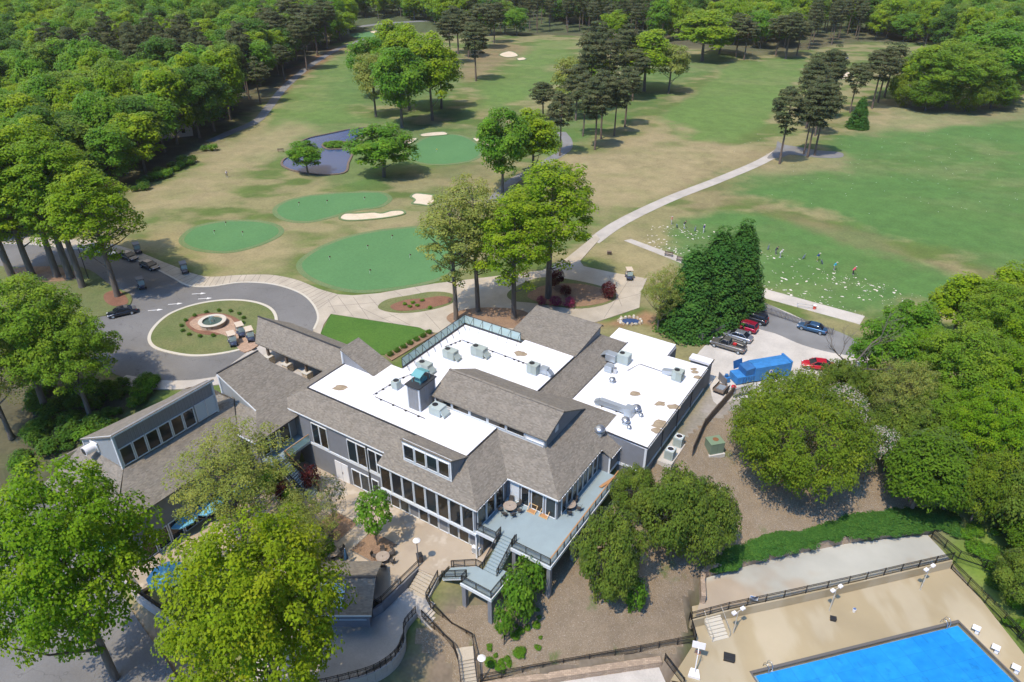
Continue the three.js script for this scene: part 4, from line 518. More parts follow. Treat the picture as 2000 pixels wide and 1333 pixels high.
// a crown: clumps of small folded leaves spread through an uneven volume
function crown(o) {
  const R = rng(o.seed), pos = [], nor = [], col = [], idx = [], centres = [];
  const lump = (d) => .74 + .5 * fbm(d.x * 1.6 + 7, d.y * 1.6 + d.z * 1.9 + 3, 2, o.seed);
  const rnd = () => { let v; do v = V3(R() * 2 - 1, R() * 2 - 1, R() * 2 - 1); while (v.lengthSq() > 1 || v.lengthSq() < .01); return v.normalize(); };
  let guard = 0;
  while (centres.length < o.clumps && guard++ < o.clumps * 60) {
    let c, d;
    if (o.cone) { const t = Math.pow(R(), 1.35), a = R() * 6.283, rr = (1 - t) ** .8 * (.68 + .3 * R()); d = V3(Math.cos(a), .35, Math.sin(a)).normalize(); c = V3(Math.cos(a) * rr * o.rx, o.y0 + t * o.h, Math.sin(a) * rr * o.rx); }
    else { d = rnd(); if (d.y < -.35 && R() < .75) continue; const rr = (o.fill && R() < o.fill ? .25 + .45 * R() : .66 + .3 * R()) * lump(d); c = V3(d.x * o.rx * rr, o.y0 + o.h * .5 + d.y * o.h * .5 * rr, d.z * o.rx * rr); if (o.layers) c.y = o.y0 + Math.round((c.y - o.y0) / o.layers) * o.layers + (R() - .5) * .3; }
    if (centres.some(q => q.c.distanceTo(c) < o.cr * (o.gap ?? .62))) continue;
    centres.push({ c, d, r: o.cr * (.7 + .55 * R()), k: R(), k2: R() });
  }
  for (const { c, d, r, k, k2 } of centres) {
    const tone = mix3(o.cols[0], o.cols[1], k), n = Math.round(o.per * (.8 + .4 * R()));
    for (let i = 0; i < n; i++) {
      const e = rnd(); if (e.y < -.2 && R() < .7) e.y = -e.y; const q = r * (.45 + .6 * Math.sqrt(R()));
      const p = V3(c.x + e.x * q, c.y + e.y * q * (o.squash ?? .72), c.z + e.z * q);
      const nn = e.clone().multiplyScalar(.7).addScaledVector(d, .35).add(V3(0, .6, 0)).addScaledVector(rnd(), o.wild ?? .42).normalize();
      const t = nn.clone().cross(rnd()).normalize(), b = nn.clone().cross(t), s = o.leaf * (.65 + .7 * R()), w = s * (o.thin ?? .72), f = -.22 * s, v0 = pos.length / 3;
      const kk = .74 + .52 * R(), cc = R() < (o.flowers ?? 0) ? [.62, .58, .5] : mul3(k2 > .8 && o.cols[2] ? mix3(tone, o.cols[2], .6) : tone, kk);
      for (const [x, y, z] of [[-s / 2, 0, 0], [0, w / 2, f], [s / 2, 0, 0], [0, -w / 2, f]]) { pos.push(p.x + t.x * x + b.x * y + nn.x * z, p.y + t.y * x + b.y * y + nn.y * z, p.z + t.z * x + b.z * y + nn.z * z); col.push(...cc); }
      const n1 = nn.clone().addScaledVector(b, .35).normalize(); nor.push(nn.x, nn.y, nn.z, n1.x, n1.y, n1.z, nn.x, nn.y, nn.z, n1.x, n1.y, n1.z);
      idx.push(v0, v0 + 2, v0 + 1, v0, v0 + 3, v0 + 2);
    }
  }
  const g = new THREE.BufferGeometry(); g.setAttribute('position', new THREE.Float32BufferAttribute(pos, 3)); g.setAttribute('normal', new THREE.Float32BufferAttribute(nor, 3)); g.setAttribute('color', new THREE.Float32BufferAttribute(col, 3)); g.setIndex(idx);
  return { g, centres };
}
function trunk(o, centres, R) {
  const list = [], top = o.y0 + o.h * (o.lead ?? .62), lean = (o.lean ?? .5), ax = (R() - .5) * lean, az = (R() - .5) * lean, at = y => V3(ax * y / top + Math.sin(y * .5 + o.seed) * .08 * lean, y, az * y / top + Math.cos(y * .4 + o.seed) * .08 * lean);
  const ys = [-.4, .25, top * .2, top * .45, top * .7, top], r0 = o.tr; list.push(tube(ys.map(at), [r0 * 1.5, r0 * 1.05, r0 * .9, r0 * .72, r0 * .5, r0 * .16], 8));
  const pick = centres.slice().sort((a, b) => a.c.y - b.c.y).filter((_, i) => i % Math.max(1, Math.floor(centres.length / (o.limbs ?? 12))) === 0);
  for (const { c } of pick) { const y = clamp(c.y - Math.hypot(c.x, c.z) * (o.rise ?? .8), o.y0 * .55, top * .96), a = at(y), m = a.clone().lerp(c, .5).add(V3((R() - .5) * .5, -.1 * Math.hypot(c.x, c.z), (R() - .5) * .5)), r = r0 * .42 * (1 - .5 * y / top); list.push(tube([a, m, c], [r, r * .6, r * .15], 5)); }
  return join(list);
}
function treeProto(name, o, mat = M.leaf, bark = M.bark) { // the model stands on its base at the origin; hgt and rad tell its size
  const c = crown(o), R = rng(o.seed + 99), g = new THREE.Group(); g.userData = { kindName: name };
  part(g, 'trunk', trunk(o, c.centres, R), bark); part(g, 'crown', c.g, mat); c.g.computeBoundingBox(); const b = c.g.boundingBox;
  g.userData.hgt = b.max.y; g.userData.rad = Math.max(b.max.x - b.min.x, b.max.z - b.min.z) / 2; g.userData.name = name; return g;
}
const YG = [[.195, .34, .012], [.265, .41, .014], [.36, .47, .02]], MG = [[.115, .285, .02], [.17, .35, .024], [.25, .42, .032]], DG = [[.075, .19, .02], [.11, .235, .024], [.16, .28, .03]], OL = [[.26, .33, .065], [.34, .39, .085], [.42, .44, .1]], PI = [[.08, .11, .045], [.115, .135, .055], [.155, .16, .07]], CY = [[.04, .125, .022], [.065, .165, .026], [.09, .2, .03]], SH = [[.15, .25, .016], [.215, .32, .02], [.3, .38, .026]], BU = [[.135, .225, .026], [.195, .285, .036], [.27, .35, .046]];
const P = {};
const dec = (seed, cols, x = {}) => ({ seed, cols, rx: 4.8, y0: 1.6, h: 14.6, clumps: 64, cr: 1.75, per: 112, leaf: .56, tr: .3, fill: .25, ...x });
P.wood = [treeProto('broadleaf_tree', dec(1, YG)), treeProto('broadleaf_tree', dec(2, MG, { rx: 5, h: 11.5 })), treeProto('broadleaf_tree', dec(3, MG, { rx: 4.2, h: 13.5 })), treeProto('broadleaf_tree', dec(4, [[.16, .29, .03], [.225, .35, .04], [.3, .4, .05]], { per: 95 })), treeProto('broadleaf_tree', dec(5, DG, { rx: 4.8 })), treeProto('broadleaf_tree', dec(6, YG, { rx: 5.2, h: 12.5 }))];
const pin = (seed, x = {}) => ({ seed, cols: PI, rx: 3.3, y0: 8, h: 11.5, clumps: 62, cr: 1.05, per: 92, leaf: .55, thin: .34, wild: .9, gap: .95, tr: .24, lead: .9, rise: .15, limbs: 20, layers: 1.3, squash: .55, lean: .7, ...x });
P.pine = [treeProto('pine_tree', pin(11), M.needle, M.barkPine), treeProto('pine_tree', pin(12, { rx: 3.8, y0: 7, h: 12.5 }), M.needle, M.barkPine), treeProto('pine_tree', pin(13, { rx: 2.8, y0: 9, h: 10.5, clumps: 50 }), M.needle, M.barkPine)];
P.park = [treeProto('broadleaf_tree', dec(21, YG, { y0: 3, h: 12.5, clumps: 74, cr: 1.5, per: 125, leaf: .46 })), treeProto('broadleaf_tree', dec(22, MG, { y0: 2.6, h: 12, rx: 5.2, clumps: 76, cr: 1.5, per: 125, leaf: .46 })), treeProto('broadleaf_tree', dec(23, OL, { y0: 3, h: 11, clumps: 62, cr: 1.35, per: 95, leaf: .42, gap: .8 }))];
const nearT = (seed, cols, x = {}) => ({ seed, cols, rx: 6.2, y0: 3.4, h: 11.5, clumps: 250, cr: .92, per: 130, leaf: .235, tr: .34, fill: .34, gap: .78, limbs: 30, wild: .55, ...x });
P.near = [treeProto('broadleaf_tree', nearT(31, [[.165, .33, .01], [.225, .395, .012], [.32, .46, .016]])), treeProto('broadleaf_tree', nearT(32, YG, { cols: [[.235, .355, .01], [.31, .42, .012], [.41, .47, .018]], clumps: 280 })), treeProto('broadleaf_tree', nearT(33, OL, { clumps: 170, per: 90, gap: 1.0, leaf: .21 })), treeProto('broadleaf_tree', nearT(34, [[.165, .31, .02], [.225, .375, .026], [.31, .44, .034]], { clumps: 250 }))];
P.tall = [treeProto('broadleaf_tree', nearT(41, YG, { rx: 4.4, y0: 5, h: 15, clumps: 125, cr: .95, per: 115, leaf: .27, gap: 1.0, fill: .2, lead: .8, tr: .34 }), M.leaf, M.bark), treeProto('broadleaf_tree', nearT(42, OL, { rx: 4, y0: 5, h: 14, clumps: 100, cr: .9, per: 85, leaf: .25, gap: 1.1, lead: .8, tr: .3 }), M.leaf, M.bark), treeProto('broadleaf_tree', nearT(43, [[.17, .32, .015], [.23, .38, .02]], { rx: 4.4, y0: 6.5, h: 14.5, clumps: 130, cr: 1.0, per: 115, leaf: .28, gap: .95, lead: .82, tr: .36 }))];
P.cypress = [treeProto('cypress_tree', { seed: 51, cols: CY, cone: true, rx: 4.2, y0: .2, h: 16, clumps: 260, cr: 1.15, per: 105, leaf: .42, thin: .5, gap: .5, tr: .3, lead: .95, squash: .9, limbs: 6 }, M.needle)];
P.bigShrub = [treeProto('shrub_tree', { seed: 64, cols: SH, rx: 9.6, y0: .4, h: 9.5, clumps: 430, cr: 1.15, per: 105, leaf: .3, thin: .55, gap: .72, tr: .22, limbs: 24, wild: .5 })];
P.shrubTree = [treeProto('shrub_tree', { seed: 61, cols: SH, rx: 5.6, y0: .6, h: 7, clumps: 170, cr: 1.05, per: 130, leaf: .3, thin: .5, gap: .62, tr: .16, limbs: 14 }), treeProto('shrub_tree', { seed: 62, cols: BU, rx: 4.8, y0: .3, h: 6, clumps: 120, cr: 1.0, per: 130, leaf: .28, gap: .66, tr: .14, limbs: 14 }), treeProto('shrub_tree', { seed: 63, cols: [[.12, .24, .012], [.16, .29, .02]], rx: 3.8, y0: .2, h: 7.5, clumps: 120, cr: 1, per: 110, leaf: .34, thin: .45, gap: .6, tr: .16 })];
P.small = [treeProto('ornamental_tree', { seed: 71, cols: MG, rx: 1.9, y0: 1.3, h: 3.4, clumps: 40, cr: .55, per: 48, leaf: .24, gap: .75, tr: .07, limbs: 9, rise: 1.4 }), treeProto('ornamental_tree', { seed: 72, cols: [[.13, .17, .06], [.17, .2, .08]], rx: 1.9, y0: 1.2, h: 3.2, clumps: 26, cr: .5, per: 16, leaf: .2, gap: .9, tr: .06, limbs: 24, rise: 1.5 })];
P.bush = [treeProto('bush', { seed: 81, cols: MG, rx: 1, y0: .05, h: 1.5, clumps: 30, cr: .42, per: 34, leaf: .2, gap: .6, tr: .05, limbs: 4 }), treeProto('bush', { seed: 82, cols: [[.10, .018, .022], [.15, .028, .03], [.2, .05, .05]], rx: 1, y0: .1, h: 1.5, clumps: 30, cr: .42, per: 34, leaf: .18, gap: .6, tr: .05, limbs: 4 }), treeProto('bush', { seed: 83, cols: [[.25, .03, .09], [.32, .05, .13], [.4, .1, .18]], rx: 1, y0: .1, h: 1.4, clumps: 28, cr: .42, per: 34, leaf: .16, gap: .6, tr: .05, limbs: 4 }), treeProto('bush', { seed: 84, cols: DG, rx: 1, y0: .05, h: 1.3, clumps: 30, cr: .42, per: 30, leaf: .2, gap: .6, tr: .05, limbs: 4 })];
P.bush.push(treeProto('bush', { seed: 85, cols: CY, rx: 1, y0: .05, h: 1.3, clumps: 30, cr: .42, per: 30, leaf: .2, gap: .6, tr: .05, limbs: 4 }));
P.dogwood = [treeProto('dogwood_tree', { seed: 91, cols: DG, rx: 2.6, y0: 1.2, h: 4.5, clumps: 50, cr: .8, per: 70, leaf: .24, gap: .7, tr: .1, limbs: 9, flowers: .55 })];
console.log('tree models done');
let turnR = rng(404);
function plant(proto, x, z, y, H, R, label, group, category = 'tree') {
  const c = proto.clone(); c.name = numbered(proto.userData.name); c.position.set(x, y, z); c.rotation.y = turnR() * 6.28; c.scale.set(R / proto.userData.rad, H / proto.userData.hgt, R / proto.userData.rad);
  c.userData = { label, category }; if (group) c.userData.group = group; scene.add(c); return c;
}
const T = (p, i) => P[p][i % P[p].length];
// single trees, one by one: model, place and size, what tells it apart
for (const [p, i, a, label] of [
  ['near', 0, [-38.62,-42.88,-6.2,26.81,7.56], 'big bright green tree over the parking lot in the bottom left corner'],
  ['near', 1, [-20.72,-38.89,-6,25.43,7.43], 'largest yellow-green tree at the bottom edge, in front of the patio hut'],
  ['near', 2, [-30.9,-59.31,-4.3,14.94,6.82], 'pale olive tree above the blue umbrellas, beside the left wing'],
  ['near', 2, [-22.92,-55.49,-5.5,10.44,4.13], 'thin pale tree between the patio tables and the yellow-green tree'],
  ['near', 3, [-63.87,-79.5,-0.5,19.83,8.56], 'broad olive-green tree at the left edge, below the parked cars'],
  ['near', 3, [-57.41,-78.47,-0.6,15.84,6.28], 'broad olive-green tree whose shade reaches the roundabout drive'],
  ['near', 2, [-66.53,-75.16,-1.5,17.84,5.76], 'pale tree cut by the left edge, beside the parked white car'],
  ['tall', 0, [-69.27,-112.16,0.15,23.56,6.1], 'forked tall tree in the mulch circle beside the drive'],
  ['tall', 2, [-77.43,-115.78,0.15,26.64,6.56], 'tall tree with a dark trunk beside the lamp post'],
  ['tall', 0, [-81.35,-119.36,0.15,29.18,7.04], 'tall tree behind the lamp post on the grass bank'],
  ['tall', 2, [-84.16,-120.01,0.15,28.02,7.09], 'tall tree in the middle of the row on the grass bank'],
  ['tall', 0, [-89.15,-120.44,0.15,24.52,6.63], 'leaning thin trunked tree left of the row on the grass bank'],
  ['tall', 2, [-91.76,-118.93,0.15,27.05,7.23], 'tall tree nearest the left edge on the grass bank'],
  ['tall', 1, [-9.25,-103.76,0.1,22.13,4.96], 'sparse pale tree at the corner of the wind screen'],
  ['tall', 1, [-5.8,-106.61,0.1,23.57,4.88], 'sparse pale tree behind the wind screen, second from its corner'],
  ['tall', 0, [0.26,-104.11,0.1,22.01,5.29], 'yellow-green tree just behind the long glass wind screen'],
  ['tall', 0, [6.27,-111.48,0.1,24.8,6.73], 'tallest yellow-green tree behind the clubhouse, among red shrubs'],
  ['park', 1, [-2.34,-166.03,0,19.93,5.93], 'yellow-green tree beside the cart path behind the clubhouse trees'],
  ['park', 0, [5.19,-176.81,0,17.7,6.54], 'yellow-green tree right of the cart path bend'],
  ['park', 1, [-52.74,-180.95,0,8.45,4.3], 'small round tree standing at the pond edge'],
  ['park', 1, [-32.72,-178.86,0,13.05,7.43], 'dense round green tree right of the pond'],
  ['park', 2, [-45.02,-241.43,0,20.02,5.93], 'pale willow-like tree left of the mid-course grove'],
  ['park', 1, [-34.57,-227.63,0,23.62,8.09], 'front green tree of the mid-course grove'],
  ['park', 0, [-25.78,-236.67,0,26.94,7.7], 'right front tree of the mid-course grove'],
  ['park', 0, [-34.99,-250.72,0,27.38,7.6], 'tree in the middle of the mid-course grove'],
  ['park', 1, [-50.5,-270.46,0,20.51,7.67], 'left rear tree of the mid-course grove'],
  ['park', 0, [-44.88,-283.68,0,25.07,7.96], 'rearmost tree of the mid-course grove'],
  ['park', 0, [-24.33,-252.95,0,21.69,6.86], 'right rear tree of the mid-course grove'],
  ['park', 0, [49.91,-280.94,0,21.99,10.56], 'bright green round tree in the middle grove between fairways'],
  ['park', 2, [58.53,-277.37,0,17.15,6.75], 'olive tree standing at the fairway edge in the middle'],
  ['park', 0, [86.59,-345.08,0,21.45,12.31], 'bright green round tree left of the dark evergreens at the far tee'],
  ['park', 1, [99.05,-364.32,0,15.71,8.68], 'green tree just right of the bright round far tree'],
  ['park', 0, [30.86,-270.46,0,15.79,6.61], 'small bright tree among the middle pines'],
  ['park', 2, [20.12,-250.72,0,17.29,6.5], 'olive tree left of the middle pines'],
  ['near', 3, [148.98,-252.95,0,22,15.09], 'broad yellow-green tree at the head of the driving range'],
  ['park', 0, [142.77,-258.3,0,20.12,8.76], 'bright tree left of the broad tree at the range head'],
  ['park', 1, [165.22,-258.3,0,24.1,10.46], 'green tree right of the broad tree at the range head'],
  ['park', 2, [178.03,-266.3,0,11.37,5.82], 'pale flowering tree by the right edge of the range'],
  ['cypress', 0, [28.42,-100.88,0,14.7,6.07], 'dark green cypress, front left of the three beside the service lot'],
  ['cypress', 0, [32.89,-103.6,0,16.75,6.32], 'dark green cypress, middle of the three beside the service lot'],
  ['cypress', 0, [37.66,-107.52,0,16.4,5.68], 'dark green cypress, rear right of the three beside the service lot'],
  ['cypress', 0, [108.12,-227.01,0,9.77,3.96], 'lone small dark cypress on the range edge'],
  ['near', 2, [23.43,-99.88,0,11.75,3.36], 'pale yellow-green tree beside the dark cypresses'],
  ['bigShrub', 0, [34.62,-67.54,-2.3,14.06,8.34], 'huge rounded olive-green evergreen on the slope right of the service alley'],
  ['shrubTree', 1, [18,-57.28,-4.6,12.66,4.31], 'rounded olive bush on the slope above the pool steps'],
  ['shrubTree', 1, [10.23,-52.26,-5.4,12.4,3.78], 'rounded olive bush nearest the deck posts'],
  ['shrubTree', 1, [21.45,-56.89,-5,11.5,3.33], 'rounded bush at the end of the pool retaining wall'],
  ['shrubTree', 1, [14.19,-61.88,-3.2,7.48,2.82], 'pale bush below the kitchen corner'],
  ['shrubTree', 2, [49.05,-64.84,-4,11.04,4.68], 'feathery bright green conifer above the pool fence'],
  ['shrubTree', 0, [136.3,-255.98,0,11.53,7.03], 'leafy thicket left of the broad tree at the range head'],
  ['shrubTree', 2, [140.99,-249.98,0,11.81,7.56], 'bright thicket under the left boughs of the range head tree'],
  ['shrubTree', 0, [153.63,-248.52,0,12.08,8.55], 'leafy thicket under the right boughs of the range head tree'],
  ['shrubTree', 2, [164.85,-252.95,0,12.08,7.29], 'bright thicket beside the pale flowering range tree'],
  ['dogwood', 0, [43.51,-75.61,-1,7,2.99], 'white flowering dogwood behind the broad olive evergreen'],
  ['dogwood', 0, [44.1,-68.13,-2.4,8.01,2.36], 'white flowering dogwood right of the broad olive evergreen'],
  ['small', 1, [-21.08,-61.81,-4.3,7.12,2.37], 'sparse twiggy tree in the left patio planting square'],
  ['small', 0, [-15.43,-58.45,-4.3,7.92,2.62], 'leafy small tree in the right patio planting square'],
]) plant(T(p, i), a[0], a[1], a[2], a[3], a[4] * (p === 'park' ? 1.22 : p === 'tall' ? 1.34 : p === 'cypress' || p === 'small' ? 1 : 1.1), label);
// pines, told apart by the group they stand in
const pines = (list, label, group) => list.forEach(([x, z, y, H, R], i) => plant(T('pine', i), x, z, y, H, R * 1.3, label, group));
pines([[20.63,-236.67,0,17.31,4.23], [21.48,-217.43,0,18.52,3.91], [23.63,-203.29,0,19.77,3.96], [26.59,-214.59,0,19.73,4.01], [30.98,-218.01,0,19.12,4.07], [35.62,-228.26,0,18.03,3.93], [43.24,-265.48,0,17.4,4.5], [13.22,-197.28,0,18.97,3.86], [9.98,-236.67,0,12.26,3.93], [25.91,-247.07,0,25.57,4.34], [33.67,-262.25,0,24.38,4.59], [41.36,-279.15,0,23.91,4.49], [31.22,-283.68,0,24.56,4.55]], 'dark pine in the grove between the two middle fairways', 'pines of the middle grove');
pines([[71.94,-189.73,0,19.84,4], [81.56,-198.75,0,20.63,3.6], [81.53,-195.82,0,19.9,3.56], [84.03,-197.28,0,19.61,3.86], [91.7,-218.01,0,19.82,4.21], [92.24,-227.01,0,20.85,4.21], [99.8,-236.67,0,21.81,4.36], [107.06,-250.72,0,21.23,4.26], [100.18,-245.64,0,19.67,4.19]], 'dark pine in the row where the cart path forks', 'pines at the path fork');
pines([[113.99,-247.07,0,16,3.38], [123.95,-252.95,0,21.69,5.15], [136.17,-270.46,0,18.84,4.76], [130.13,-262.25,0,17.9,4.63]], 'slender pine between the range and the far bunker', 'pines by the far bunker');
pines([[-14.36,-300.11,0,21.9,5.01], [-20.27,-354.46,0,20.04,5.62], [-25.68,-364.32,0,21.14,5.76], [-13.96,-379.3,0,20.75,5.98], [-9.26,-397.13,0,22.03,5.72], [-27.37,-337.39,0,21.86,4.91]], 'dark pine right of the mid-course grove', 'pines by the upper fairway');
pines([[104.47,-354.46,0,18.98,5.16], [106.55,-349.04,0,18.53,5.08], [126.04,-350.38,0,20.06,6.25], [124.6,-360.03,0,17.29,5.24], [134.52,-360.03,0,17.72,5.24]], 'dark pine standing behind the far tee', 'pines behind the far tee');
pines([[-87.68,-322.91,0,21.49,5.15], [-97.43,-343.78,0,22.2,5.45], [-100.35,-337.39,0,20.86,5.36], [-91.94,-360.03,0,22,5.69], [-99.63,-371.67,0,22.59,5.86], [-91.35,-379.3,0,22.98,5.97], [-103.17,-331.22,0,22.53,5.26], [-88.83,-259.87,0,15.81,4.6], [-92.16,-303.19,0,13.53,3.67], [-105.86,-371.67,0,24.77,5.36], [-112.9,-357.23,0,23.97,5.17]], 'dark pine at the edge of the left wood by the cart path', 'pines along the left cart path');
// the woods: trees one can tell apart near their edges, then the far wood as one mass
const woodArea = [[-90.56,-441.92],[-89.82,-384.01],[-97.83,-364.32],[-96.75,-308.45],[-93.52,-270.46],[-88.16,-236.67],[-92.3,-216.29],[-92.6,-187.46],[-95.16,-168.25],[-107.6,-176.81],[-100.58,-151.77],[-107.5,-137.24],[-130.88,-129.55],[-171.45,-151.77],[-412.45,-319.47],[-467.41,-441.92],[-353.19,-541.54],[-181.33,-557]], farArea = [[-37.98,-441.92],[-11.11,-418.42],[37.02,-429.87],[47.46,-395.44],[88.73,-404],[122.95,-374.69],[144.46,-371.67],[173.4,-400.54],[195.15,-407.52],[208.28,-395.44],[201.85,-331.22],[188.91,-270.46],[211.13,-262.25],[294.45,-308.45],[496.62,-441.92],[494.46,-541.54],[221.16,-566.68],[-36.86,-566.68],[-132.69,-566.68],[-120.83,-512.93],[-96.85,-492],[-68.45,-497.08],[-46.22,-467.99]];
{
  const R = rng(77), spots = [], clearings = [[[-95.51,-467.99],[-67.15,-487.02],[-56.01,-422.18],[-74.72,-371.67]]];
  const fill = (poly, gap, tries) => { let x0 = 1e9, x1 = -1e9, z0 = 1e9, z1 = -1e9; for (const [x, z] of poly) { x0 = Math.min(x0, x); x1 = Math.max(x1, x); z0 = Math.min(z0, z); z1 = Math.max(z1, z); } const mine = []; for (let i = 0; i < tries; i++) { const x = lerp(x0, x1, R()), z = lerp(z0, z1, R()); if (z < -720 || Math.abs(x) > 90 - z * .80 || !inside(x, z, poly) || clearings.some(c => inside(x, z, c))) continue; const gg = gap * (z < -330 ? 1.15 : 1); if (mine.some(q => (q[0] - x) ** 2 + (q[1] - z) ** 2 < gg * gg)) continue; mine.push([x, z]); } return mine; };
  const left = fill(woodArea, 7.5, 30000).map(p => [...p, 0]), far = fill(farArea, 7.8, 26000).map(p => [...p, 1]);
  const all = [...left, ...far].sort((a, b) => b[1] - a[1]), rest = [];
  let n = 0;
  const words = [['bright yellow-green', 'mid green', 'fresh green', 'soft green', 'dark green', 'yellow-green']];
  all.forEach(([x, z, f]) => {
    const pineHere = f ? fbm(x / 60, z / 60, 2, 9) > .66 : (fbm(x / 70 + 4, z / 50, 2, 5) > .72 && z < -260), i = pineHere ? Math.floor(R() * 3) : Math.floor(R() * 6), s = .8 + .5 * R(), H = (pineHere ? 20 : 17.5) * s, Rr = (pineHere ? 4 : 7.2) * (.8 + .45 * R());
    if (n < 285 && z > -420) { n++; plant(T(pineHere ? 'pine' : 'wood', i), x, z, 0, H, Rr, pineHere ? (f ? 'dark pine in the wood at the top of the course' : 'dark pine inside the wood on the left') : words[0][i] + (f ? ' tree in the wood along the top of the course' : ' tree in the dense wood left of the course'), f ? 'trees of the far wood edge' : 'trees of the left wood'); }
    else rest.push([x, z, H, Rr, pineHere, i]);
  });
  console.log('wood trees', n, 'far', rest.length);
  const d = new THREE.Object3D();
  for (const [kind, list] of [['wood', P.wood], ['pine', P.pine]]) list.forEach((pr, k) => {
    const mine = rest.filter(r => (r[4] ? 'pine' : 'wood') === kind && r[5] % list.length === k); if (!mine.length) return;
    for (const pm of pr.children) { const im = new THREE.InstancedMesh(pm.geometry, pm.material, mine.length); mine.forEach(([x, z, H, Rr], j) => { d.position.set(x, 0, z); d.rotation.y = j * 2.4; d.scale.set(Rr / pr.userData.rad, H / pr.userData.hgt, Rr / pr.userData.rad); d.updateMatrix(); im.setMatrixAt(j, d.matrix); }); im.castShadow = im.receiveShadow = true; im.name = numbered('far_wood'); im.userData = { kind: 'stuff', label: 'far wood closing the view behind the golf course', category: 'wood' }; scene.add(im); }
  });
}
// right-hand thicket above the pool, each told by what it stands beside
{
  const R = rng(31);
  for (const [p, i, a, label] of [['park', 1, [58.95,-91.85,0,9.63,4.53], 'green tree at the end of the picket fence'], ['park', 0, [67.48,-94.82,0,13.11,5.05], 'bright tree whose top stands before the practice tee'], ['near', 3, [69.76,-89.01,0,13.92,6.55], 'broad tree below the short asphalt path on the right'], ['near', 0, [72.47,-84.42,-0.5,14.04,6.73], 'bright tree cut by the right edge, level with the cars'], ['near', 3, [58.36,-76.72,-1,15.03,6.54], 'broad tree in the middle of the right thicket'], ['near', 0, [63.18,-72.6,-2,14.88,6.83], 'largest bright tree by the right edge above the pool'], ['park', 1, [50.7,-83.15,-0.5,12.02,4.19], 'green tree behind the leafless grey tree'], ['shrubTree', 1, [46.88,-79.5,-0.5,7.1,3.29], 'evergreen bush round the foot of the leafless tree'], ['near', 2, [49.56,-75.16,-1.5,12.04,4.7], 'pale tree right of the white dogwoods'], ['shrubTree', 1, [50.02,-71.17,-2.5,9.67,4.2], 'evergreen bush behind the feathery conifer'], ['near', 0, [56.24,-67.47,-3.5,14.74,5.1], 'bright tree just right of the feathery conifer'], ['shrubTree', 0, [55.58,-63.29,-4.6,11.04,4.39], 'olive evergreen above the right end of the junipers'], ['shrubTree', 1, [59.28,-62.01,-5,11.76,4.92], 'evergreen bush cut by the right edge above the pool fence'], ['shrubTree', 2, [52.74,-64.61,-4.2,7.27,3.28], 'small feathery conifer beside the larger one'], ['near', 3, [65.27,-65.28,-4,18.12,6.35], 'tree beyond the right edge whose boughs reach in'], ['shrubTree', 1, [55.83,-53.58,-7,6.05,3.65], 'evergreen bush outside the pool fence at the right edge'], ['shrubTree', 1, [39.1,-79.09,-0.2,5.45,2.75], 'low evergreen in front of the blue compactor'], ['shrubTree', 2, [59.59,-58.63,-6.5,8.06,3.47], 'bright conifer at the right edge beside the pool fence'], ['park', 0, [91.13,-108.26,0,12.25,6.12], 'tree at the right edge whose shadow crosses the tee path'], ['shrubTree', 1, [43.42,-78.99,-0.3,8.26,2.99], 'low evergreen in front of the red car'], ['near', 0, [57.1,-82.61,-1,11.66,5.02], 'bright tree between picket fence end and pale tree'], ['near', 3, [54.08,-72,-1.5,9.61,4.6], 'tree above the feathery conifer, lower middle of the thicket'], ['park', 0, [78.05,-97.94,0,12.48,5.66], 'bright tree standing over the short asphalt path'], ['shrubTree', 2, [53.09,-67.86,-3,7.28,3.74], 'conifer squeezed between bright tree and feathery conifer'], ['shrubTree', 1, [47.89,-72.6,-2,6.58,3.9], 'evergreen bush below the pale thicket tree']])
    plant(T(p, i), ...a, label);
  // leafless grey tree
  const [btx, btz] = [47.71,-81.82], bareSpot = [btx, -.3, btz];
  const t = thing('bare_tree', 'leafless grey tree leaning over the service lot', 'tree', bareSpot), tw = [], grow = (a, dir, len, r, depth) => { const b = a.clone().addScaledVector(dir, len), m = a.clone().lerp(b, .5).add(V3((R() - .5) * len * .2, 0, (R() - .5) * len * .2)); tw.push(tube([a, m, b], [r, r * .8, r * .6], 5)); if (depth > 0) for (let k = 0; k < 3; k++) grow(a.clone().lerp(b, .55 + .45 * R()), dir.clone().add(V3((R() - .5) * 1.7, (R() - .3) * .8, (R() - .5) * 1.7)).normalize(), len * (.5 + .3 * R()), r * .5, depth - 1); };
  grow(V3(0, -.3, 0), V3(-.3, .95, .1).normalize(), 6.5, .26, 5); part(t, 'trunk', tw, M.bark);
}
// bushes
const bushes = (kind, list, label, group, cat = 'bush') => list.forEach(([x, z, y, H, R], i) => plant(P.bush[kind], x, z, y, H, R, Array.isArray(label) ? label[i] : label, Array.isArray(label) ? undefined : group, cat));
bushes(1, [[7.93,-115.88,0.1,3.35,1.74], [16.84,-111.48,0.1,2.99,1.69], [9.36,-112.26,0.1,2.01,1.16]], ['dark red maple bush behind the tall tree by the plaza', 'dark red maple bush at the right tip of the planting bed', 'small dark red bush between the pink azaleas and the maple']);
bushes(2, [[7.37,-108.44,0.1,1.97,1.31], [9.8,-108.07,0.1,1.97,1.31], [5.1,-108.82,0.1,1.78,1.05]], 'pink azalea bush in the bed behind the clubhouse', 'pink azaleas');
bushes(1, [[-25.14,-67.88,-4.3,3.77,1.4], [-28.31,-66.05,-4.3,2.51,1.13]], ['red bush at the foot of the blue stair', 'red bush under the pale olive tree beside the blue stair']);
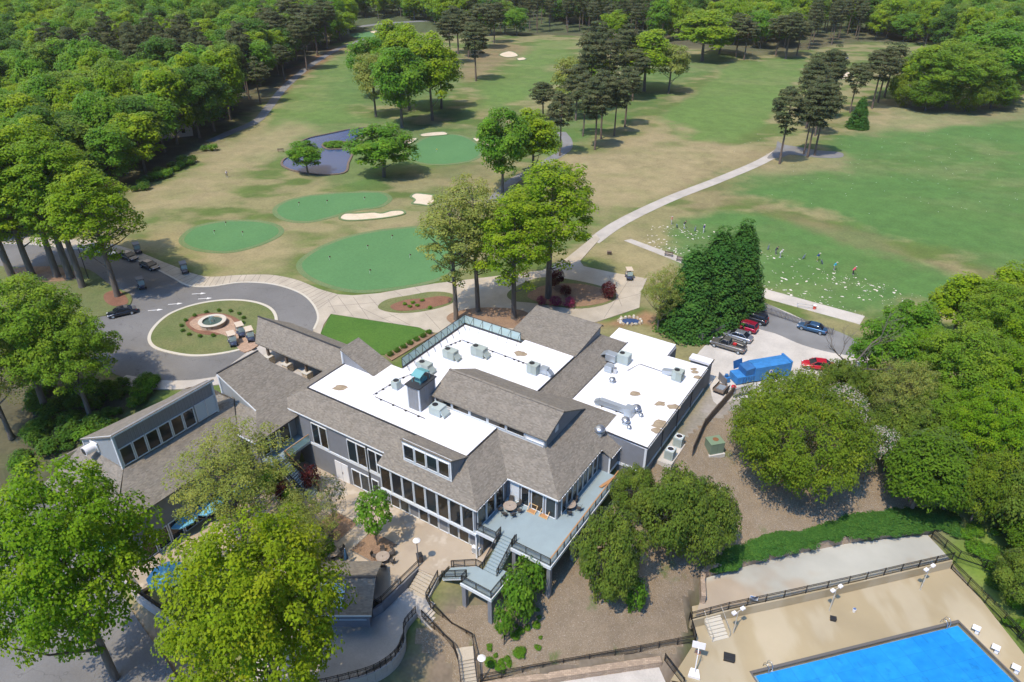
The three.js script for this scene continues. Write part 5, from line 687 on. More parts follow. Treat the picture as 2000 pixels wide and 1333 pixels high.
bushes(0, [[13.27,-51.57,-6.6,4.82,1.63], [0.8,-49.17,-5.6,6.6,1.98], [1.92,-51.93,-5,5.86,1.93], [-0.79,-47.46,-6.2,5.5,1.34], [0.27,-51.1,-5.2,5.49,1.81], [2.79,-53.47,-4.8,4.36,1.65]], ['green bush at the foot of the olive bushes', 'bright leafy shrub climbing under the landing', 'bright leafy shrub under the deck corner', 'low bright shrub in front of the landing posts', 'bright leafy shrub between the landing and the deck stair', 'bright leafy shrub against the deck corner post']);
bushes(0, [[-30.31,-67.74,-4.6,3.78,1.91], [-27.13,-65.47,-4.6,2.52,1.38], [-25.06,-62.01,-5,3.71,1.57], [-20.89,-57.08,-4.8,2.84,1.26]], 'green patio bush under the pale olive tree', 'bushes below the pale olive tree');
{ const R = rng(12); // undergrowth left of the wing, along the woods, on the slope, hedges
  const strew = (n, poly, kinds, h, label, group, yf) => { let k = 0, g = 0; while (k < n && g++ < 9000) { const xs = poly.map(p => p[0]), zs = poly.map(p => p[1]), x = lerp(Math.min(...xs), Math.max(...xs), R()), z = lerp(Math.min(...zs), Math.max(...zs), R()); if (!inside(x, z, poly)) continue; const s = h * (.6 + .8 * R()); plant(P.bush[kinds[Math.floor(R() * kinds.length)]], x, z, yf ? yf(x, z) - .1 : 0, s, s * (.7 + .4 * R()), label, group, 'bush'); k++; } };
  strew(60, [[-68.3,-83.23],[-55.85,-86.18],[-48.72,-85.14],[-50.06,-81.38],[-55.73,-72.94],[-55.56,-66.55],[-61.18,-66.55],[-70.79,-80.18]], [0, 3, 3], 1.7, 'leafy bush in the shade left of the wing', 'undergrowth left of the wing', groundY);
  strew(26, [[-93.92,-168.25],[-91.24,-187.46],[-86.31,-212.35],[-83.31,-208],[-87.43,-183.08],[-89.9,-163.51]], [0, 3], 1.6, 'low bush along the edge of the left wood', 'bushes at the wood edge');
  strew(24, [[-2.66,-48.54],[3.34,-52.42],[3.67,-47.31],[0,-44.4],[-2.55,-44.97]], [0], .55, 'low green weed on the mulched slope', 'weeds on the slope', groundY);
  { const poly = [[21.37,-56.45],[27.14,-57.94],[33.53,-59.57],[41.34,-61.17],[51.56,-63.67],[54.2,-62.66],[54.19,-64.27],[51.95,-65.32],[46.61,-64.88],[39.58,-63.24],[34.56,-61.33],[31.47,-61.01],[25.67,-59.1]], xs = poly.map(p => p[0]), zs = poly.map(p => p[1]), m = new THREE.Matrix4(), q = new THREE.Quaternion(), list = []; // a continuous mat of juniper
    while (list.length < 520) { const x = lerp(Math.min(...xs), Math.max(...xs), R()), z = lerp(Math.min(...zs), Math.max(...zs), R()); if (inside(x, z, poly)) list.push([x, groundY(x, z) - .12, z]); }
    [4].forEach(k => { const mine = list, im = new THREE.InstancedMesh(P.bush[k].children[1].geometry, M.needle, mine.length); mine.forEach(([x, y, z], i) => { const s = .6 + .5 * R(); im.setMatrixAt(i, m.compose(V3(x, y, z), q.setFromAxisAngle(V3(0, 1, 0), R() * 6), V3(s, s * .36, s))); }); im.name = numbered('juniper_cover'); im.userData = { kind: 'stuff', label: 'mat of green juniper above the pool retaining wall', category: 'ground cover' }; scene.add(im); }); }
  strew(16, [[51.95,-62.01],[62.15,-63.7],[59.26,-58.02],[55.3,-57.26]], [0], 1.2, 'bright bush on the grass beside the pool fence', 'bushes by the pool fence', groundY);
  strew(12, [[53.61,-57.68],[54.27,-48.17],[57.77,-52.01],[57.63,-58.44]], [0, 3], 1.1, 'green bush outside the right pool fence', 'bushes outside the pool fence', () => -8.6);
  for (let i = 0; i < 7; i++) { const [a, b] = [[-18.55,-92.43],[-13.28,-99.07]]; plant(P.bush[3], lerp(a[0], b[0], i / 6), lerp(a[1], b[1], i / 6), .1, .8, .62, 'small clipped shrub in the row beside the bright lawn', 'shrubs beside the lawn', 'bush'); }
  for (let i = 0; i < 15; i++) { const t = i / 15 * 6.283, c = [-49.01,-102.22]; if (t > .1 && t < 1.1) continue; plant(P.bush[3], c[0] + Math.cos(t) * 4.9, c[1] + Math.sin(t) * 4.3, .12, .55, .42, 'small clipped shrub in the ring round the fountain', 'shrubs round the fountain', 'bush'); }
  for (const [x, z] of [[-18.47,-108.82],[-17.48,-107.89],[-16.21,-108.26],[-17.13,-109.38],[-15.54,-110.14],[-13.95,-107.52]]) plant(P.bush[0], x, z, .12, .5, .5, 'low green plant in the mulch bed beside the plaza', 'plants of the mulch bed', 'bush');
  for (const [x, z] of [[-53.79,-207.11],[-52.21,-208.71],[-50.42,-208.71],[-48.16,-207.11],[-49.94,-205.01],[-52.14,-205.01]]) plant(P.bush[0], x, z, 0, 1.1, 1.5, 'reeds growing on the spit in the pond', 'reeds in the pond', 'reeds');
}
console.log('plants done');

// ---------- things on the roofs: built in the clubhouse's axes, standing on the roof ----------
const atUV = (u, y, v) => { const [x, z] = fromUV(u, v); return [x, y, z]; };
function hvac(u, v, y, w, d, h, label, mat = M.hvac, hood = 0) { // packaged unit with a fan on top
  const t = thing('rooftop_unit', label, 'air conditioner', atUV(u, y, v), -TH, undefined);
  part(t, 'curb', box(-w / 2 + .05, w / 2 - .05, 0, .22, -d / 2 + .05, d / 2 - .05), M.galv); part(t, 'casing', rbox(w, h, d, 0, .22 + h / 2, 0, .04), mat);
  const f = part(t, 'fan_guard', new THREE.TorusGeometry(.34, .035, 6, 20).rotateX(Math.PI / 2).translate(-w / 2 + .5, .24 + h, 0), M.dark); part(f, 'fan', cyl(-w / 2 + .5, .2 + h, .235 + h, 0, .33, .33, 18), M.dark);
  part(t, 'coil_grille', box(-w / 2 - .02, -w / 2 - .005, .35, .1 + h, -d / 2 + .1, d / 2 - .1), M.edge); part(t, 'access_panel', box(-w / 2 + .1, -.1, .32, .12 + h, d / 2, d / 2 + .015), M.hvacPale);
  if (hood) part(t, 'intake_hood', slab([[w / 2, .95, .1 - d / 2], [w / 2 + .55, .4, .1 - d / 2], [w / 2 + .55, .4, d / 2 - .1], [w / 2, .95, d / 2 - .1]], .3), mat);
  return t;
}
hvac(...[[-18.27,19.94]][0], 5.8, 1.9, 1.2, 1.15, 'grey-green rooftop unit left of the two near the wind screen', M.hvac, 1);
hvac(...[[-15.37,22.59]][0], 5.8, 2.1, 1.2, 1.2, 'grey-green rooftop unit right of the two near the wind screen', M.hvac, 1);
hvac(...[[-19.19,15.55]][0], 5.8, 1.9, 1.2, 1.1, 'grey-green rooftop unit half hidden behind the chimney', M.hvac, 1);
hvac(...[[-6.87,22.91]][0], 5.8, 1.5, 1.2, 1.25, 'grey-green rooftop unit with ducts at the edge of the back roof', M.hvac, 0);
hvac(...[[-11.97,9.01]][0], 5.8, 1.7, 1.4, 1.0, 'pale rooftop unit below the clerestory windows', M.hvacPale, 1);
hvac(...[[-19.73,10.41]][0], 5.8, .95, .95, 1.0, 'small square condenser beside the chimney', M.hvacPale, 0);
hvac(...[[1,34.31]][0], 4.0, 1.7, 1.3, 1.3, 'grey-green rooftop unit among ducts on the kitchen roof', M.hvacPale, 0);
hvac(...[[8.88,34.35]][0], 4.0, 1.4, 1.3, 1.3, 'grey-green rooftop unit near the outer edge of the kitchen roof', M.hvac, 0);
function mushroom(u, v, y, s, label) { const t = thing('exhaust_fan', label, 'exhaust fan', atUV(u, y, v), -TH); part(t, 'curb', box(-.4 * s, .4 * s, 0, .35 * s, -.4 * s, .4 * s), M.galv); part(t, 'hood', new THREE.LatheGeometry([[0, 1.05], [.3, 1.02], [.52, .9], [.62, .7], [.6, .62], [.42, .6], [.4, .34]].map(([r, h]) => new THREE.Vector2(r * s, h * s)), 20), M.steel); return t; }
mushroom(...[[5.36,18.2]][0], yR([[5.36,18.2]][0][0]) - .15, 1.15, 'round metal exhaust fan on the shingle slope');
mushroom(...[[7.26,24.62]][0], 4, 1, 'round exhaust fan at the end of the long kitchen duct');
mushroom(...[[8.15,24.05]][0], 4, .5, 'smallest exhaust fan beside the long kitchen duct');
mushroom(...[[7.16,21.68]][0], 4, .9, 'round exhaust fan nearest the front edge of the kitchen roof');
mushroom(...[[7.96,20.98]][0], 4, .5, 'small fan cap at the front of the kitchen roof');
mushroom(...[[1.79,29]][0], 4, .75, 'round exhaust fan near the middle of the kitchen roof');
{
  const t = thing('kitchen_duct', 'long galvanised duct with a square box on the kitchen roof', 'duct', atUV(...(([u, v]) => [u, 4, v])([[5.14,23.54]][0])), -TH); part(t, 'duct', box(-2.4, 1.1, .3, 1.0, -.35, .35), M.galv); part(t, 'plenum', box(1.1, 2.2, .1, 1.25, -.55, .55), M.galv); part(t, 'elbow', bar(V3(-2.4, .65, 0), V3(-3, .3, .1), .7, .6), M.galv); for (const x of [-2, 0]) part(t, 'support', box(x - .05, x + .05, 0, .3, -.4, .4), M.edge);
  const e = thing('make_up_air_unit', 'bluish metal air unit with a tilted hood on the kitchen roof', 'duct', atUV(...(([u, v]) => [u, 4, v])([[-0.62,33.74]][0])), -TH); part(e, 'casing', rbox(1.5, 1.1, 1.2, 0, .75, 0, .04), M.galv); part(e, 'intake_hood', slab([[-.75, 1.3, -.6], [-1.5, .9, -.6], [-1.5, .9, .6], [-.75, 1.3, .6]], .1), M.galv); part(e, 'frame', [box(-.7, .7, 0, .2, -.55, -.45), box(-.7, .7, 0, .2, .45, .55)], M.edge);
  const e2 = thing('make_up_air_unit', 'smaller bluish metal air unit with a stack on the kitchen roof', 'duct', atUV(...(([u, v]) => [u, 4, v])([[0.23,31.23]][0])), -TH); part(e2, 'casing', rbox(1.1, .9, 1.0, 0, .55, 0, .04), M.galv); part(e2, 'stack', cyl(.9, 0, .9, .1, .28, .28, 14), M.steel);
  const d2 = thing('duct_elbow', 'short ducts beside the rooftop unit at the back roof edge', 'duct', atUV(...(([u, v]) => [u, 5.8, v])([[-5.58,23.52]][0])), -TH); part(d2, 'duct', box(-.5, .6, .2, 1.05, -.4, .4), M.galv); part(d2, 'duct_drop', bar(V3(.6, .7, 0), V3(1.2, .2, .1), .7, .5), M.galv);
  const d3 = thing('duct_elbow', 'short duct beside the unit near the outer edge of the kitchen roof', 'duct', atUV(...(([u, v]) => [u, 4, v])([[7.46,34.87]][0])), -TH); part(d3, 'duct', bar(V3(.6, .6, 0), V3(-.9, .3, 0), .8, .6), M.galv);
  const pipes = [[[[-21.11,7.49],[-20.71,12.13],[-19.11,16.51]], 'gas pipe running from the small condenser past the chimney'], [[[-20.67,7.38],[-12.52,7.22]], 'gas pipe along the front roof below the chimney'], [[[-20.62,21.62],[-19.73,24.51],[-11.1,24.25],[-8.18,24.15]], 'gas pipe between the two units and the back roof edge']];
  for (const [p, label] of pipes) { const o = thing('gas_pipe', label, 'pipe', [O[0], 0, O[1]], -TH); part(o, 'pipe', tube(p.map(([u, v]) => L3(u, 5.95, v)), p.map(() => .04), 6), M.edge); for (let i = 0; i < p.length - 1; i++) for (let k = 0; k < 4; k++) { const u = lerp(p[i][0], p[i + 1][0], (k + .5) / 4), v = lerp(p[i][1], p[i + 1][1], (k + .5) / 4); part(o, 'pipe_block', ub(u - .12, u + .12, 5.8, 5.93, v - .12, v + .12), M.dark); } }
  const kp = [[2.37,32.58],[3.09,35.05],[6.93,34.91]]; { const o = thing('gas_pipe', 'gas pipe between the two units on the kitchen roof', 'pipe', [O[0], 0, O[1]], -TH); part(o, 'pipe', tube(kp.map(([u, v]) => L3(u, 4.15, v)), kp.map(() => .04), 6), M.edge); }
  const st = (list, y) => list.forEach(([u, v], i) => { const r = rng(i + 3), g = new THREE.CircleGeometry(.35 + .35 * r(), 11), q = g.attributes.position; for (let k = 1; k < q.count; k++) { const s = .75 + .5 * r(); q.setXY(k, q.getX(k) * s * 1.4, q.getY(k) * s); } g.rotateX(-Math.PI / 2); g.rotateY(.6); g.translate(u, y + .004 * i, -v); const m = part(house, 'leaf_litter', g, M.stain); });
  st([[10.72,24.28],[10.73,23.79],[10.8,28.26],[9.11,27.96],[9.82,37.96],[10.27,37.33],[11.01,36.32],[10.84,22.42],[5.46,28.17]], 4.028); st([[-11.06,26.14],[-25.89,6.68],[-10.74,26.03]], 5.808);
  // condensers beside the kitchen wall
  const pad = thing('condenser_pad', 'concrete pad with timber edge beside the kitchen wall', 'slab', atUV(...(([u, v]) => [u, -.05, v])([[12.58,24.36]][0])), -TH); part(pad, 'slab', box(-.9, .9, -.6, .16, -2.4, 2.4), M.concretePale);
  for (const [q, label] of [[[[12.74,23.24]][0], 'square condenser unit at the front end of the concrete pad'], [[[12.71,26.18]][0], 'square condenser unit at the rear end of the concrete pad']]) { const t = thing('condenser_unit', label, 'air conditioner', atUV(q[0], .12, q[1]), -TH); part(t, 'casing', rbox(1.15, 1.35, 1.15, 0, .68, 0, .05), M.hvacPale); const g = part(t, 'fan_guard', new THREE.TorusGeometry(.42, .05, 6, 22).rotateX(Math.PI / 2).translate(0, 1.37, 0), M.white); part(g, 'fan', cyl(0, 1.35, 1.365, 0, .4, .4, 18), M.dark); part(t, 'coil_grille', box(-.45, .45, .15, 1.2, .575, .585), M.hvac); }
  const tr = thing('transformer', 'green electrical transformer box below the timber fence', 'transformer', [25.59,-70.91, 0]); tr.position.set(tr.position.x, -.75, [25.59,-70.91][1]); tr.rotation.y = .25; part(tr, 'cabinet', rbox(1.9, 1.55, 1.6, 0, .95, 0, .05), std(.16, .22, .15, .6)); part(tr, 'lid', rbox(1.96, .14, 1.66, 0, 1.75, 0, .04), std(.16, .23, .14, .6)); part(tr, 'rust_patch', cyl(.1, 1.825, 1.83, -.1, .4, .4, 9), std(.2, .085, .035, .95)); part(tr, 'plinth', box(-1.1, 1.1, -.4, .18, -1, 1), M.concretePale); part(tr, 'door_seam', box(-.01, .01, .3, 1.65, .8, .806), M.dark);
}
// ---------- deck and patio furniture ----------
function chairProto() { const g = new THREE.Group(); g.userData = { kindName: 'patio_chair' }; part(g, 'seat', rbox(.5, .04, .48, 0, .43, 0, .015), M.blackMesh ??= std(.07, .062, .055, .8)); part(g, 'backrest', bar(V3(-.0, .45, -.24), V3(0, .92, -.36), .5, .03), M.blackMesh); for (const [x, z] of [[-.23, .22], [.23, .22], [-.23, -.22], [.23, -.22]]) part(g, 'leg', rod(V3(x, .43, z), V3(x * 1.1, 0, z * 1.15), .016), M.blackMetal); for (const s of [-1, 1]) part(g, 'armrest', tube([V3(s * .26, .43, -.26), V3(s * .28, .66, -.24), V3(s * .28, .66, .2), V3(s * .26, .43, .24)], [.016, .016, .016, .016], 5), M.blackMetal); return g; }
const chairP = chairProto();
function roundTable(x, y, z, r, n, label, where, skip = []) {
  const t = thing('round_table', label, 'table', [x, y, z]); part(t, 'table_top', new THREE.LatheGeometry([[0, .72], [r, .72], [r + .02, .735], [r, .755], [0, .755]].map(p => new THREE.Vector2(...p)), 28), M.tableTop ??= surf(texture(128, (u, v) => mul3([.36, .3, .24], .85 + .3 * fbm(u * 9, v * 9, 3, 3, 9)), 1), .7)); part(t, 'pedestal', cyl(0, .03, .72, 0, .05, .05, 10), M.blackMetal); part(t, 'foot', cyl(0, 0, .03, 0, .3, .3, 16), M.blackMetal); part(t, 'centre_cap', cyl(0, .755, .775, 0, .06, .06, 10), M.dark);
  for (let i = 0; i < n; i++) { if (skip.includes(i)) continue; const a = i / n * 6.283 + .35, c = chairP.clone(); c.name = numbered('patio_chair'); c.userData = { label: 'dark mesh patio chair at ' + where, category: 'chair', group: 'chairs at ' + where }; c.position.set(x + Math.cos(a) * (r + .35), y, z + Math.sin(a) * (r + .35)); c.rotation.y = -a - Math.PI / 2; scene.add(c); }
}
roundTable(...(([x, z]) => [x, 0, z])([-0.23,-59.63]), .76, 7, 'round table on the open part of the upper deck', 'the deck table in full sun');
roundTable(...(([x, z]) => [x, 0, z])([6.47,-59.96]), .76, 5, 'round table half in shade at the deck corner', 'the deck table half in shade', [3]);
roundTable(...(([x, z]) => [x, -4.3, z])([-14.42,-56.17]), .76, 6, 'round patio table beside the hut', 'the patio table nearest the steps');
roundTable(...(([x, z]) => [x, -4.3, z])([-20.14,-56.76]), .76, 6, 'round patio table beside the folded umbrella', 'the patio table by the folded umbrella', [4]);
roundTable(...(([x, z]) => [x, -4.3, z])([-21.96,-58.98]), .76, 6, 'round patio table at the brown planting square', 'the patio table by the planting square', [3]);
roundTable(...(([x, z]) => [x, -4.3, z])([-25.54,-62.4]), .76, 6, 'round patio table under the thin pale tree', 'the patio table under the trees', [3]);
for (const [pp, label] of [[[-20.88,-61.48], 'brown soil square round the sparse patio tree'], [[-15.79,-58.14], 'brown soil square round the leafy patio tree']]) { const t = thing('planting_square', label, 'planter', [pp[0], -4.3, pp[1]], -TH); part(t, 'soil', box(-1.9, 1.9, -.2, .03, -1.7, 1.7), M.soil); for (const s of [-1, 1]) { part(t, 'edging', box(-2, 2, -.2, .05, s * 1.75 - .06, s * 1.75 + .06), M.joint); part(t, 'edging', box(s * 1.95 - .06, s * 1.95 + .06, -.2, .05, -1.69, 1.69), M.joint); } }
function umbrella(px, y, r, label, h = 2.6) { const t = thing('patio_umbrella', label, 'umbrella', [px[0], y, px[1]], .3); part(t, 'pole', cyl(0, 0, h + .1, 0, .03, .03, 8), M.white); const c = part(t, 'canopy', new THREE.ConeGeometry(r, .62, 8, 3, true).translate(0, h - .28, 0), M.umbrella); const v = new THREE.CylinderGeometry(r * 1, r * 1.0, .16, 8, 1, true).translate(0, h - .66, 0); part(c, 'valance', v, M.umbrella); for (let i = 0; i < 8; i++) { const a = i / 8 * 6.283; part(c, 'rib', rod(V3(0, h - .02, 0), V3(Math.sin(a) * r, h - .61, Math.cos(a) * r), .018), M.white); } part(t, 'base', cyl(0, 0, .1, 0, .32, .28, 16), M.dark); return t; }
umbrella([-38.48,-60.99], -4.3, 2.0, 'open blue umbrella beside the left wing wall, not under leaves'); umbrella([-36.19,-63.01], -4.3, 1.9, 'blue umbrella seen through the pale tree, left one'); umbrella([-33.85,-66.93], -4.3, 1.9, 'blue umbrella nearest the blue stair'); umbrella([-36.62,-52.37], -4.3, 2.0, 'blue umbrella at the railing above the parking lot'); umbrella([-44.94,-57.5], -4.3, 1.9, 'blue umbrella under the bright green corner tree');
{ const p = [-18.33,-55.6], t = thing('folded_umbrella', 'folded dark blue umbrella beside a patio table', 'umbrella', [p[0], -4.3, p[1]]); part(t, 'pole', cyl(0, 0, 2.6, 0, .03, .03, 8), M.white); part(t, 'canopy', new THREE.LatheGeometry([[.03, 2.55], [.1, 2.3], [.2, 1.5], [.26, 1.0], [.1, .95]].map(q => new THREE.Vector2(...q)), 10), M.umbrellaDark); part(t, 'base', cyl(0, 0, .1, 0, .3, .26, 14), M.dark); }
function lamp(px, y, h, label, twin) {
  const t = thing('lamp_post', label, 'lamp', [px[0], y, px[1]], .5); part(t, 'pole', cyl(0, 0, h, 0, .07, .05, 10), twin ? M.kerb : M.woodGrey);
  if (!twin) { part(t, 'globe', new THREE.SphereGeometry(.26, 18, 12).translate(0, h + .12, 0), M.whiteGloss); part(t, 'cap', new THREE.LatheGeometry([[0, .36], [.2, .33], [.42, .16], [.43, .12], [0, .12]].map(q => new THREE.Vector2(q[0], q[1] + h)), 20), M.white); }
  else for (const s of [-1, 1]) { const a = part(t, 'lamp_arm', bar(V3(0, h - .1, 0), V3(s * .45, h, 0), .06), M.kerb); part(a, 'lamp_head', rbox(.5, .24, .4, s * .6, h + .06, 0, .06), M.whiteGloss); part(a, 'lens', box(s * .6 - .16, s * .6 + .16, h - .08, h - .06, -.14, .14), M.frost); }
  return t;
}
lamp([-10.34,-55.45], -4.3, 3.8, 'round white lamp on the patio beside the steps'); lamp([-2.98,-44.3], -8.1, 3.2, 'round white lamp at the foot of the slope stair');
lamp([23.76,-49.92], -8.5, 3.6, 'twin pool lamp beside the pool steps', 1); lamp([35.19,-52.81], -8.5, 3.6, 'twin pool lamp in the middle of the pool wall', 1); lamp([46.7,-55.68], -8.5, 3.6, 'twin pool lamp at the far end of the pool wall', 1);
{ const p = [-77.92,-118.93], t = thing('street_lamp', 'black street lamp with a side arm beside the drive', 'lamp', [p[0], .15, p[1]]); part(t, 'pole', cyl(0, 0, 6.2, 0, .09, .06, 10), M.dark); part(t, 'lamp_arm', bar(V3(0, 6.1, 0), V3(.7, 6.3, 0), .06), M.dark); part(t, 'lamp_head', rbox(.7, .18, .35, .85, 6.32, 0, .06), M.dark); }
{ const p = [-10.3,-56.11], t = thing('litter_bin', 'dark slatted litter bin beside the patio lamp', 'bin', [p[0], -4.3, p[1]], .4); part(t, 'body', rbox(.6, .95, .6, 0, .5, 0, .04), M.woodBrown); part(t, 'lid', rbox(.66, .12, .66, 0, 1.05, 0, .04), M.dark); for (let i = 0; i < 5; i++) part(t, 'slat', box(-.27 + i * .12, -.2 + i * .12, .08, .95, .3, .315), M.woodBrown); }
{ const p = [-3.99,-57.15], t = thing('heat_pump', 'white outdoor heat pump unit under the deck edge', 'air conditioner', [p[0], -4.3, p[1]], -TH); part(t, 'casing', rbox(1.1, 1.0, .42, 0, .6, 0, .05), M.whiteGloss); const g = part(t, 'fan_guard', new THREE.TorusGeometry(.32, .025, 6, 22).translate(-.18, .6, .22), M.wall); part(g, 'fan', cyl(0, -.01, .01, 0, .3, .3, 18).rotateX(Math.PI / 2).translate(-.18, .6, .215), M.galv); for (const s of [-1, 1]) part(t, 'foot', box(s * .4 - .05, s * .4 + .05, 0, .1, -.2, .2), M.dark); }
{ // timber being used on the deck
  for (const [q, label] of [[[[3.24,6.26]][0], 'bright timber frame leaning on the deck, left one'], [[[4.77,6.38]][0], 'bright timber frame leaning on the deck, right one']]) { const t = thing('timber_easel', label, 'timber', atUV(q[0], 0, q[1]), -TH); for (const s of [-1, 1]) part(t, 'upright', bar(V3(s * .5, 0, .45), V3(s * .5, .75, -.25), .07, .04), std(.62, .42, .2, .7)); part(t, 'top_bar', bar(V3(-.55, .76, -.26), V3(.55, .76, -.26), .06, .05), std(.62, .42, .2, .7)); part(t, 'bottom_bar', bar(V3(-.5, .05, .42), V3(.5, .05, .42), .06, .05), std(.62, .42, .2, .7)); part(t, 'board', box(-.45, .45, .005, .04, -.2, .4), M.wood); }
  const q = [[1.42,6.99]][0], t = thing('timber_board', 'orange timber boards along the dining room windows', 'timber', atUV(q[0], 0, q[1] + .1), -TH); for (let i = 0; i < 3; i++) part(t, 'board', box(-1.2, 1.3, .02 + i * .055, .07 + i * .055, -.14, .14), M.wood);
  const q2 = [[8.37,15.05]][0], t2 = thing('timber_board', 'orange timber boards at the far end of the deck', 'timber', atUV(q2[0], 0, q2[1]), -TH + 1.3); for (let i = 0; i < 3; i++) part(t2, 'board', box(-1.3, 1.3, .02 + i * .055, .06 + i * .055, -.3 + i * .12, -.1 + i * .12), M.wood);
}
{ // patio hut
  const p = [-18.31,-51.05], t = thing('patio_hut', 'small grey patio hut with a shingle roof and skylight', 'hut', [p[0], -5.5, p[1]], 0), k = .38, L = (x, y, z) => [x, y, -z];
  part(t, 'wall', box(-3.2, 3.6, 0, 3.0, -2.6, 2.6), M.wall); part(t, 'trim_board', box(-3.25, 3.65, 1.1, 1.25, 2.6, 2.68), M.trimBlue); part(t, 'corner_post', box(3.4, 3.7, 0, 3, 2.4, 2.7), M.wall);
  part(t, 'roof_slope', slab([L(-3.8, 2.95, 3.5), L(4.2, 2.95, 3.5), L(4.2, 4.5, 0), L(-3.8, 4.5, 0)], .16), M.shingle); part(t, 'roof_slope', slab([L(-3.8, 2.95, -3.5), L(4.2, 2.95, -3.5), L(4.2, 4.5, 0), L(-3.8, 4.5, 0)], .16), M.shingle); part(t, 'ridge_cap', bar(V3(-3.8, 4.53, 0), V3(4.2, 4.53, 0), .3, .06), M.edge); part(t, 'fascia', box(-3.8, 4.2, 2.78, 2.95, 3.5, 3.56), M.trimBlue);
  const s = part(t, 'skylight', slab([L(-1.7, 3.35, 2.9), L(1.2, 3.35, 2.9), L(1.2, 4.3, .75), L(-1.7, 4.3, .75)], .12), M.frost); part(s, 'frame', [bar(V3(-1.7, 3.4, 2.9), V3(1.2, 3.4, 2.9), .08), bar(V3(-1.7, 4.34, .75), V3(1.2, 4.34, .75), .08), bar(V3(-1.7, 3.4, 2.9), V3(-1.7, 4.34, .75), .08), bar(V3(1.2, 3.4, 2.9), V3(1.2, 4.34, .75), .08)], M.trimBlue);
}
// retaining walls and railings round the terraces, each its own run
const U2 = (x, z) => toUV(x, z);
function runFence(name, label, category, pts, y, h, opt = {}) { // fence of posts, rails and pickets on [x, z] points
  const t = thing(name, label, category), step = opt.step ?? .14;
  for (let i = 0; i < pts.length - 1; i++) {
    const a = pts[i], b = pts[i + 1], ya = a[2] ?? y, yb = b[2] ?? y, L = Math.hypot(b[0] - a[0], b[1] - a[1]), n = Math.max(1, Math.round(L / (opt.bay ?? 2.4)));
    for (let k = 0; k < n; k++) { const f = s => V3(lerp(a[0], b[0], s), lerp(ya, yb, s), lerp(a[1], b[1], s)), A = f(k / n), B = f((k + 1) / n), list = [], m = Math.max(2, Math.round(L / n / step)); for (const q of opt.rails ?? [.12, h - .22, h]) list.push(bar(A.clone().setY(A.y + q), B.clone().setY(B.y + q), opt.rail ?? .05)); for (let j = 1; j < m; j++) { const p = A.clone().lerp(B, j / m); list.push(opt.board ? bar(p.clone().setY(p.y + .05), p.clone().setY(p.y + h), opt.board, .02) : bar(p.clone().setY(p.y + .1), p.clone().setY(p.y + h), .026)); } part(t, 'panel', list, opt.mat ?? M.blackMetal); part(t, 'post', bar(A, A.clone().setY(A.y + h + .06), opt.post ?? .08), opt.mat ?? M.blackMetal); if (i === pts.length - 2 && k === n - 1) part(t, 'post', bar(B, B.clone().setY(B.y + h + .06), opt.post ?? .08), opt.mat ?? M.blackMetal); }
  } return t;
}
const wallRun = (name, label, pts, y0, y1, w, mat) => { const t = thing(name, label, 'wall'); for (let i = 0; i < pts.length - 1; i++) part(t, 'wall_length', metreUV(bar(V3(pts[i][0], (y0 + y1) / 2, pts[i][1]), V3(pts[i + 1][0], (y0 + y1) / 2, pts[i + 1][1]), w, y1 - y0)), mat); return t; };
runFence('terrace_railing', 'black railing on the curved wall of the lower terrace', 'railing', smooth([[-10.14,-50.09],[-11.11,-48.39],[-10.98,-46.57],[-11.67,-44.83],[-13.22,-43.43],[-15.77,-42.46],[-19.49,-41.56],[-25.25,-41.29]], 3, false), -5.4, 1.0);
wallRun('terrace_wall', 'curved grey retaining wall of the lower terrace', smooth([[-10.14,-50.09],[-11.11,-48.39],[-10.98,-46.57],[-11.67,-44.83],[-13.22,-43.43],[-15.77,-42.46],[-19.49,-41.56],[-25.25,-41.29]], 3, false), -8.2, -5.4, .3, M.concreteGrey);
runFence('terrace_railing', 'black railing between the patio and the terrace steps', 'railing', [[-10.34,-55.38],[-13.72,-50.5],[-14.51,-49.73]], -4.3, 1.0); wallRun('terrace_wall', 'grey wall between the patio and the terrace steps', [[-10.33,-55.31],[-13.7,-50.37],[-14.59,-49.6]], -6, -4.28, .25, M.wall);
runFence('terrace_railing', 'black railing along the umbrella terrace above the lot', 'railing', [[-43.52,-55.16],[-39.92,-51.69],[-35.74,-49.1],[-32.41,-46.65]], -4.3, 1.0); wallRun('terrace_wall', 'pale retaining wall below the umbrella terrace', [[-43.56,-55.02],[-39.97,-51.56],[-35.79,-48.97],[-32.47,-46.53]], -6.6, -4.3, .3, M.concretePale);
